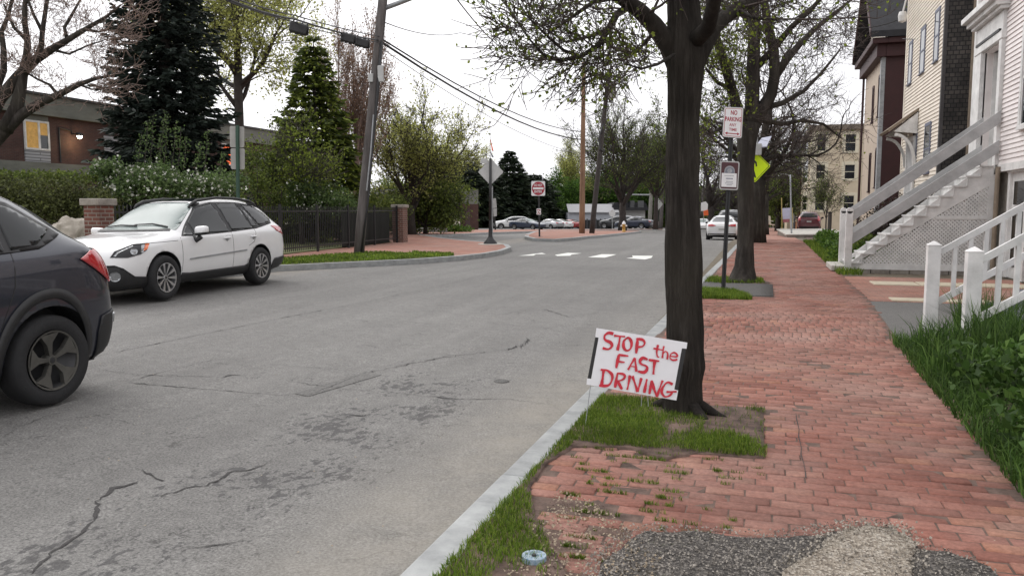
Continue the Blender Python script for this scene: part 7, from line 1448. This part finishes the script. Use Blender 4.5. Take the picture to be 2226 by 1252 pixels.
add(root, 'lamp_arm', M['galv'], lambda mb: (mb.tube([P(1268, 222, d2), P(1258, 221, d2-.3), P(1247, 220, d2-.6)], .03, 6), mb.box(*(P(1247, 220, d2-.6)-Vector((.25, .25, .06))), *(P(1247, 220, d2-.6)+Vector((.15, .25, .05))))))
root, b, t, d3 = upole('utility_pole', 'dark leaning pole with crossarm and grey transformer on the traffic island', (1286, 507), (1324, 152), None, 12, 9, mat('dark_pole', (.05, .043, .04), .9, .3, 6))
add(root, 'crossarm', M['pole_grey'], lambda mb: mb.bar(P(1283, 162, d3), P(1350, 168, d3), .1, .12))
add(root, 'transformer', M['alu'], lambda mb: mb.lathe(tuple(P(1331, 215, d3-.3)), [(0, .02), (.22, .02), (.25, .06), (.25, .62), (.27, .64), (.2, .72), (0, .74)], seg=18), smooth=True)
add(root, 'bushing', M['galv'], lambda mb: mb.tube([P(1329, 192, d3-.3), P(1328, 170, d3-.2)], .03, 6)); add(root, 'cable_loop', M['black'], lambda mb: mb.tube([P(1312, 330, d3-.15), P(1305, 325, d3-.2), P(1302, 300, d3-.2), P(1312, 270, d3-.15)], .05, 6))
root, b, t, d4 = upole('utility_pole', 'pale grey far pole with a long horizontal mast arm', (1412, 498), (1421, 292), 100, 9, 6, mat('silvered_pole', (.20, .19, .17), .8, .2, 3))
add(root, 'mast_arm', M['galv'], lambda mb: mb.tube([P(1414, 424, d4), P(1380, 423.5, d4), P(1345, 424, d4)], [.09, .08, .06], 8)); add(root, 'lamp_arm', M['galv'], lambda mb: mb.tube([P(1420, 328, d4), P(1432, 322, d4), P(1446, 320, d4)], .06, 6))
root, b, t, d5 = upole('utility_pole', 'thin dark pole standing beside the grey far pole', (1436, 498), (1446, 300), 103, 9, 6, M['pole_grey'])
root, b, t, d5 = upole('utility_pole', 'slanting dark pole far down the street left of the sedan', (1523, 470), (1533, 372), 140, 6, 4, M['pole_grey'])
root, b, t, d5 = upole('utility_pole', 'small distant pole between the slanting pole and the sign post', (1549, 470), (1551, 392), 170, 4, 3, M['pole_grey'])
# grey sign backs on a green post
gp_ = GP(517, 545, left_z); dg_ = 19.5; root = thing('sign_back', 'backs of four narrow white-grey panels on a green post behind the estate car', 'sign', tuple(P(519, 500, dg_)))
add(root, 'post', mat('green_post', (.015, .05, .03), .6, .2, 6), lambda mb: mb.bar(P(519, 590, dg_), P(516, 273, dg_), .075, .05, (0, 1, 0)))
for q in ([(499, 274), (531, 276), (531, 321), (500, 321)], [(501, 323), (532, 323), (532, 369), (502, 368)]):
    c = [P(*p, dg_+.04) for p in q]; mb = MB(); panel(mb, c, rrect(0, 0, 1, 1, .12, .08), 0); mb.build('panel', mat('back_panel', (.30, .29, .27), .6, .1, 5) if 'back_panel' not in bpy.data.materials else bpy.data.materials['back_panel'], root)
# diamond sign back on the black post at the corner
bs = GP(1066, 531, left_z); dd_ = (bs-Vector((0, 0, EYE))).dot(_f); root = thing('diamond_sign_back', 'grey back of a diamond warning sign on a black post with flared base', 'sign', (bs.x, bs.y, bs.z))
mb = MB(); mb.lathe(tuple(bs), [(.0, .02), (.46, .02), (.48, .0), (.48, -.05)], seg=12); mb.build('footing', M['concrete'], root); mb = MB(); mb.lathe(tuple(bs), [(.26, .02), (.25, .06), (.13, .20), (.075, .30), (.06, .6), (.055, .9)], seg=20); mb.tube([bs+Vector((0, 0, .85)), P(1066, 345, dd_)], .052, 14); mb.build('post', M['iron'], root, smooth=True)
c = [P(1067, 345, dd_+.08), P(1095, 374, dd_+.08), P(1066, 403, dd_+.08), P(1039, 374, dd_+.08)]; mb = MB(); panel(mb, c, rrect(0, 0, 1, 1, .07, .07), 0); mb.build('diamond_panel', M['alu'], root)
c = [P(1045, 345, dd_+.06), P(1060, 345, dd_+.06), P(1060, 356, dd_+.06), P(1045, 356, dd_+.06)]; mb = MB(); panel(mb, c, rrect(0, 0, 1, 1, .1, .1), 0); mb.build('small_panel', M['alu'], root)
mb = MB(); mb.box(*(P(1067, 438, dd_-.0)-Vector((.04, .04, 0))), *(P(1067, 424, dd_-.0)+Vector((.04, .04, 0)))); mb.tube([P(1070, 405, dd_+.1), P(1070, 524, dd_+.1)], .03, 8); mb.build('pipe', M['galv'], root)
# leaning pair of grey panels behind it
root = thing('leaning_panel_sign', 'two narrow grey panels on a thin dark leaning post right of the diamond sign', 'sign', tuple(P(1077, 498, 50)))
add(root, 'post', M['iron'], lambda mb: mb.bar(P(1077, 500, 50), P(1071, 432, 50), .09, .06, (0, 1, 0)))
for q in ([(1070, 432), (1078, 431), (1080, 452), (1072, 453)], [(1072, 454), (1080, 453), (1080, 470), (1073, 471)]): c = [P(*p, 49.9) for p in q]; mb = MB(); panel(mb, c, [(0, 0), (1, 0), (1, 1), (0, 1)], 0); mb.build('panel', M['alu'], root)
# flagpole
f0 = P(1066, 500, 95); root = thing('flagpole', 'thin grey flagpole with a drooping orange and dark flag above the trees', 'flagpole', (f0.x, f0.y, -1)); ft_ = P(1065, 268, 95)
mb = MB(); mb.tube([(f0.x, f0.y, -1.5), (f0.x, f0.y, 5), tuple(ft_)], [.10, .08, .05], 8); mb.lathe(tuple(ft_), [(0, .3), (.12, .2), (.16, .1), (.1, 0), (0, -.05)], seg=10); mb.build('pole', M['alu'], root, smooth=True)
for nm, m, y0, y1, w in (('flag', M['orange'], 304, 328, .16), ('lower_flag', M['car_blue'], 330, 342, .2)):
    a = P(1066, y0, 94.8); b = P(1069, y1, 94.8); mb = MB(); pts = []
    for k in range(9): u = k/8; c_ = a.lerp(b, u); pts.append((c_, w*(.3+u)))
    vs = []
    for c_, ww in pts: vs += [tuple(c_), tuple(c_+_r*ww*.5+_f*.15), tuple(c_+_r*ww), tuple(c_+_r*ww*.5-_f*.15)]
    mb.add(vs, [(4*i+j, 4*i+(j+1) % 4, 4*i+4+(j+1) % 4, 4*i+4+j) for i in range(8) for j in range(4)]); mb.build(nm, m, root, smooth=True)
# do not enter sign
bs = GP(1173, 514, left_z); dd_ = (bs-Vector((0, 0, EYE))).dot(_f); root = thing('do_not_enter_sign', 'square white sign with red DO NOT ENTER disc on a post at the island tip', 'sign', tuple(bs))
mb = MB(); mb.bar(bs+Vector((0, 0, -.1)), P(1171, 420, dd_), .075, .05, (0, 1, 0)); mb.bar(P(1166, 515, dd_), P(1180, 515, dd_), .4, .03); mb.build('post', M['iron'], root)
c = [P(1155, 394, dd_-.06), P(1185, 394, dd_-.06), P(1185, 426, dd_-.06), P(1155, 426, dd_-.06)]; mb = MB(); panel(mb, c, rrect(0, 0, 1, 1, .07, .07), 0); s1 = mb.build('sign_panel', M['sign_white'], root)
mb = MB(); panel(mb, c, [(.5+.46*math.cos(rad(a)), .5+.46*math.sin(rad(a))) for a in range(0, 360, 12)], .006, .002); mb.build('red_disc', M['sign_red'], s1)
mb = MB(); panel(mb, c, [(.12, .43), (.88, .43), (.88, .57), (.12, .57)], .012, .002); text_on(mb, c, 'DO NOT', .20, .20, .80, .36, .013, .02); text_on(mb, c, 'ENTER', .22, .64, .78, .80, .013, .02); mb.build('lettering', M['sign_white'], s1)
c = [P(1166.5, 453.5, dd_-.06), P(1176, 453.5, dd_-.06), P(1176, 467, dd_-.06), P(1166.5, 467, dd_-.06)]; mb = MB(); panel(mb, c, rrect(0, 0, 1, 1, .07, .07), 0); s2 = mb.build('small_sign', M['sign_white'], root)
mb = MB()
for q in ([(.15, .15), (.45, .12), (.45, .3), (.15, .35)], [(.55, .15), (.85, .2), (.85, .4), (.6, .4)], [(.2, .55), (.5, .5), (.6, .6), (.3, .75)], [(.55, .75), (.85, .65), (.85, .85), (.5, .88)], [(.15, .85), (.4, .8), (.4, .93), (.15, .95)]): panel(mb, c, q, .006, .002)
mb.build('red_marks', M['sign_red'], s2)
# hydrant
hb = GP(1356, 504.5, left_z); root = thing('fire_hydrant', 'yellow fire hydrant with white top on the traffic island', 'hydrant', tuple(hb)); z = .0
mb = MB(); mb.lathe(tuple(hb), [(.17, 0), (.17, .06), (.12, .07), (.115, .5), (.15, .52), (.15, .57), (0, .57)], seg=18); mb.build('barrel', M['yellow'], root, smooth=True)
mb = MB(); mb.lathe((hb.x, hb.y, hb.z+.57), [(.14, 0), (.14, .05), (.12, .14), (.05, .20), (.04, .25), (0, .25)], seg=18); mb.build('bonnet', M['sign_white'], root, smooth=True)
mb = MB(); mb.lathe((hb.x, hb.y, hb.z+.45), [(0, -.24), (.06, -.24), (.06, .24), (0, .24)], 'x', 12); mb.build('nozzles', M['sign_white'], root)
mb = MB(); mb.lathe((hb.x, hb.y-.0, hb.z+.38), [(0, -.22), (.08, -.22), (.08, 0)], 'y', 12); mb.build('pumper_cap', M['yellow'], root)
# round white sign, yield sign back, work sign
def flat_sign(name, label, px, pyb, d, shape, post_m, pan_m, extra=None):
    b = P(px, pyb, d); root = thing(name, label, 'sign', tuple(b)); mb = MB(); ys = [p[1] for p in shape]; mb.bar(b+Vector((0, 0, -.1)), P(px, (min(ys)+max(ys))/2, d), .08, .08, (0, 1, 0)); mb.build('post', post_m, root); mb = MB(); mb.prism([P(*p, d-.08) for p in shape], _f*.02); s = mb.build('sign_panel', pan_m, root); return root, s
flat_sign('round_sign', 'round white sign on a thin pole left of the vase shaped tree', 1331, 496, 90, [(1331+7*math.cos(rad(a)), 464+7.5*math.sin(rad(a))) for a in range(0, 360, 24)], M['galv'], M['sign_white'])
flat_sign('sign_back', 'grey back of a small diamond sign beside the far grey pole', 1431, 498, 96, [(1431, 430), (1441, 444), (1431, 457), (1429, 444)], M['iron'], M['alu'])
root, s = flat_sign('work_zone_sign', 'white sign with an orange flag panel far left of the white sedan', 1529, 482, 92, [(1524, 441), (1534, 438), (1539, 444), (1538, 458), (1524, 459)], M['galv'], M['sign_white'])
add(root, 'orange_panel', M['orange'], lambda mb: mb.prism([P(*p, 91.7) for p in ((1529, 459), (1539, 456), (1540, 468), (1530, 469))], _f*.03))
# banner, white pole, yellow poles, lawn chair near the maroon vehicle
root = thing('yard_banner', 'pale blue-white banner strung between two yellow poles left of the maroon vehicle', 'banner', tuple(P(1708, 500, 70)))
add(root, 'cloth', mat('banner_cloth', (.50, .50, .62), .8, .12, 2), lambda mb: mb.prism([P(*p, 70) for p in ((1700, 453), (1718, 452), (1717, 477), (1702, 478))], _f*.02)); add(root, 'red_hem', mat('banner_red', (.40, .15, .16), .8, .3, 3), lambda mb: mb.prism([P(*p, 69.95) for p in ((1702, 477), (1716, 476), (1716, 483), (1702, 484))], _f*.02))
for x, y1 in ((1699, 430), (1722, 452)): add(root, 'yellow_pole', mat('pale_yellow_pole', (.42, .33, .12), .7, .1, 5) if x == 1699 else bpy.data.materials['pale_yellow_pole'], lambda mb: mb.tube([P(x+1, 498, 70), P(x, y1, 70)], .04, 8))
pv = P(1719, 501, 66); root = thing('white_bollard', 'tall white marker post between the banner and the maroon vehicle', 'post', tuple(pv)); add(root, 'shaft', M['sign_white'], lambda mb: mb.tube([P(1719, 503, 66), P(1719, 470, 66), P(1719, 450, 66)], [.06, .05, .045], 10), smooth=True); add(root, 'cap', M['sign_blue'], lambda mb: mb.lathe(tuple(P(1719, 450, 66)), [(.06, -.02), (.06, .04), (0, .08)], seg=10))
root, b, t, _d = upole('street_light_pole', 'thin grey pole in front of the maroon vehicle beside the low wall', (1721, 521), (1718, 380), 52, 4, 3, M['galv']); add(root, 'arm', M['galv'], lambda mb: mb.tube([P(1718, 385, 52), P(1712, 380, 52), P(1700, 378, 52)], .03, 6))
root = thing('lawn_chair', 'pale folding chair on the sidewalk edge far down on the right', 'chair', tuple(P(1677, 500, 92))); s_ = 92
add(root, 'seat', M['cream'], lambda mb: mb.bar(P(1668, 487, s_), P(1682, 489, s_), .7, .12)); add(root, 'backrest', M['cream'], lambda mb: mb.prism([P(*p, s_) for p in ((1667, 468), (1675, 470), (1676, 487), (1667, 487))], _f*.06))
for x in (1669, 1680): add(root, 'leg', M['white'], lambda mb: mb.tube([P(x, 488, s_), P(x+1, 498, s_)], .05, 6))
add(root, 'armrest', M['white'], lambda mb: mb.bar(P(1668, 480, s_), P(1681, 481, s_), .1, .08))
# dark entry behind it
# low stone wall at the end of the planting
a = GP(1722, 524); root = thing('low_stone_wall', 'low concrete retaining wall edging the driveway of the maroon vehicle', 'wall', tuple(a)); a = P(1712, 517, 50); b_ = P(1778, 517, 52); zt_ = EYE-(508-455)/FPX*51
mb = MB(); mb.prism([(a.x, a.y, -1), (b_.x+2, b_.y, -1), (b_.x+2, b_.y, zt_-.1), (a.x, a.y, zt_-.1)], (-.3, 14, 0)); mb.build('core', M['stone'], root); mb = MB(); mb.prism([(a.x-.1, a.y-.1, zt_-.1), (b_.x+2.1, b_.y-.1, zt_-.1), (b_.x+2.1, b_.y-.1, zt_), (a.x-.1, a.y-.1, zt_)], (-.3, 14.2, 0)); mb.build('coping', M['concrete'], root, bevel=.02)
structure(ground_poly([(2.5, 36), (12, 36), (12, 118), (4.4, 118), (3.0, 60)], walk_z, 4, .1, -.012).build('gravel_yard', M['sandbed']))
# short fence posts and shrubs by the drive
for px, y0, y1 in ((1803, 498, 463), (1833, 500, 470)):
    p = P(px, y0, 40); root = thing('fence_post', 'short dark wooden post %s in the planting before the beige apartment house' % ('nearer the maroon vehicle' if px < 1810 else 'nearer the stairs'), 'post', tuple(p)); add(root, 'shaft', M['pole_grey'], lambda mb: mb.box(p.x-.09, p.y-.09, -.5, p.x+.09, p.y+.09, P(px, y1, 40).z), bevel=.02); add(root, 'cap', M['black'], lambda mb: mb.box(p.x-.11, p.y-.11, P(px, y1, 40).z, p.x+.11, p.y+.11, P(px, y1, 40).z+.05))
# ---------------- planting on the right ----------------
def yard_blades(name, label, poly, n, h, w, m, dn=lambda x, y: 1, hz_=None, lean=.7, z=0):
    pts = turf_pts(poly, n, dn, z); return tag(blades(name, pts, h, w, M[m], lean=lean), label, kind='stuff')
x0 = lambda y: EX(y)
bed = [(EX(y)+(.03 if y < 9 else .12), y) for y in (2.5, 4, 5, 6, 7, 8, 9, 9.6)]+[(2.15, 10.0), (2.4, 11.0), (2.7, 11.5), (6, 11.5), (6, 2.5)]
structure(lumpy(bed, walk_z, .3, .05, 1.2, .02).build('garden_bed', M['earth'], smooth=True))
yard_blades('tall_grass', 'tall dark green grass filling the garden bed at the right edge', bed, 26000, .34, .013, 'tall_grass', lambda x, y: 1 if y > 7.3 else .12, lean=.9)
yard_blades('tall_grass', 'longer grass tufts rising around the white newel posts', [(2.0, 8.2), (4.5, 8.2), (4.5, 11.2), (2.4, 11.2)], 5000, .52, .014, 'tall_grass', lean=.8)
yard_blades('tall_grass', 'grass fringe leaning over the brick edge of the garden bed', [(EX(y)-.05, y) for y in (3.5, 5, 6, 7, 8, 9, 9.9)]+[(EX(y)+.22, y) for y in (9.9, 9, 8, 7, 6, 5, 3.5)], 5000, .17, .010, 'tall_grass', lambda x, y: .9 if noise.noise(Vector((y*2.2, 0, 1))) > -.2 else .3, lean=1.2)
def gbush(seed, name, label, c, rx, ry, rz, n, size, m, **k): return bush(seed, name, label, [((c[0], c[1], c[2]), rx, ry, rz)]+k.pop('more', []), n, size, M[m], zmin=.0, **k)
gbush(81, 'leafy_groundcover', 'dark green leafy plants crowding the brick edge at the lower right', (2.15, 5.6, .14), .66, 1.1, .30, 17000, .085, 'tall_grass', more=[((2.2, 7.2, .15), .66, 1.0, .30), ((2.4, 4.4, .15), .7, .8, .34), ((2.9, 6.4, .18), .8, 1.5, .36)])
gbush(82, 'leafy_groundcover', 'brighter green plant patch among the tall grass below the newel posts', (2.9, 8.0, .22), .6, .5, .26, 5000, .06, 'weed')
wl_ = [(3.0, 26, .3), (2.6, 24.5, .25), (3.1, 29, .3), (2.9, 23.6, .25), (3.6, 27, .35)]
bush(83, 'weed_bank', 'bright green weedy planting between the sidewalk and the porch stairs', [((x, y, z), .65, 1.7, .42) for x, y, z in wl_], 15000, .10, M['weed'], zmin=-.02)
bush(84, 'weed_bank', 'strip of green weeds along the sidewalk edge farther down', [((2.75, 32, .2), .5, 2.4, .35), ((2.9, 37, .15), .5, 2.5, .32), ((3.3, 42, .1), .6, 3, .35)], 8000, .12, M['weed'], zmin=-.1)
bush(85, 'dark_shrub', 'dark reddish shrub behind the porch stairs against the cream house', [((3.7, 24.2, 1.1), .8, .9, .75), ((4.5, 24.5, 1.3), .7, .8, .8), ((3.1, 25.2, .8), .6, .8, .6), ((4.4, 26.5, 1.1), .6, 1.2, .9)], 15000, .07, M['leaf_darkred'])
bush(86, 'green_shrub', 'small green shrub beside the foot of the porch stairs', [((2.75, 23.6, .5), .5, .6, .45)], 3500, .07, M['leaf_mid'])
yard_blades('grass', 'fringe of weeds along the sidewalk edge by the porch stairs', [(EX(y)-.03, y) for y in (19.6, 24, 30, 40)]+[(EX(y)+.5, y) for y in (40, 30, 24, 19.6)], 3500, .16, .02, 'grass', lean=1)
broad(91, 'young_tree', 'small bare sapling with a few green leaves before the beige apartment house', 1795, 52, 500, 380, 80, 3, dict(n=[6, 5, 3], len=[1.0, .6, .3], ang=[35, 38, 40], wob=.15, trop=.08, rr=.45, step=.3, rmin=.008), M['barkfar'], limbs=6, fork=.3, lang=28, leafm=M['leaf_mid'], per=1, lsize=.08, z0=-.2)
# ragged far tree line beyond the lots
for i, (px, d, yt, w, m) in enumerate([(1480, 210, 420, 120, 'leaf_mid'), (1130, 190, 425, 170, 'leaf_mid'), (1290, 190, 415, 140, 'leaf_green'), (1375, 180, 400, 130, 'leaf_mid'), (1575, 200, 425, 110, 'leaf_mid'), (1655, 190, 400, 110, 'leaf_mid'), (850, 90, 400, 190, 'leaf_mid'), (700, 75, 400, 200, 'leaf_mid'), (1440, 150, 395, 90, 'leaf_mid')]):
    nm = ['behind the trunk of the nearest tree', 'beyond the dark evergreens', 'beyond the brown pole', 'beyond the vase shaped tree', 'beyond the white sedan', 'where the sidewalk vanishes', 'behind the crab apple', 'behind the utility pole', 'right of the grey lamp pole'][i]
    broad(100+i, 'background_tree', 'low leafy background tree '+nm, px, d, 497, yt, w, 8, dict(n=[6, 5], len=[d*.035, d*.018], ang=[48, 45], wob=.2, trop=.03, rr=.42, step=d*.01, rmin=.03), M['barkfar'], leafm=M[m], per=22, spread=d*.006, lsize=d*.0028, limbs=10, fork=.1, lang=58, group='background trees')
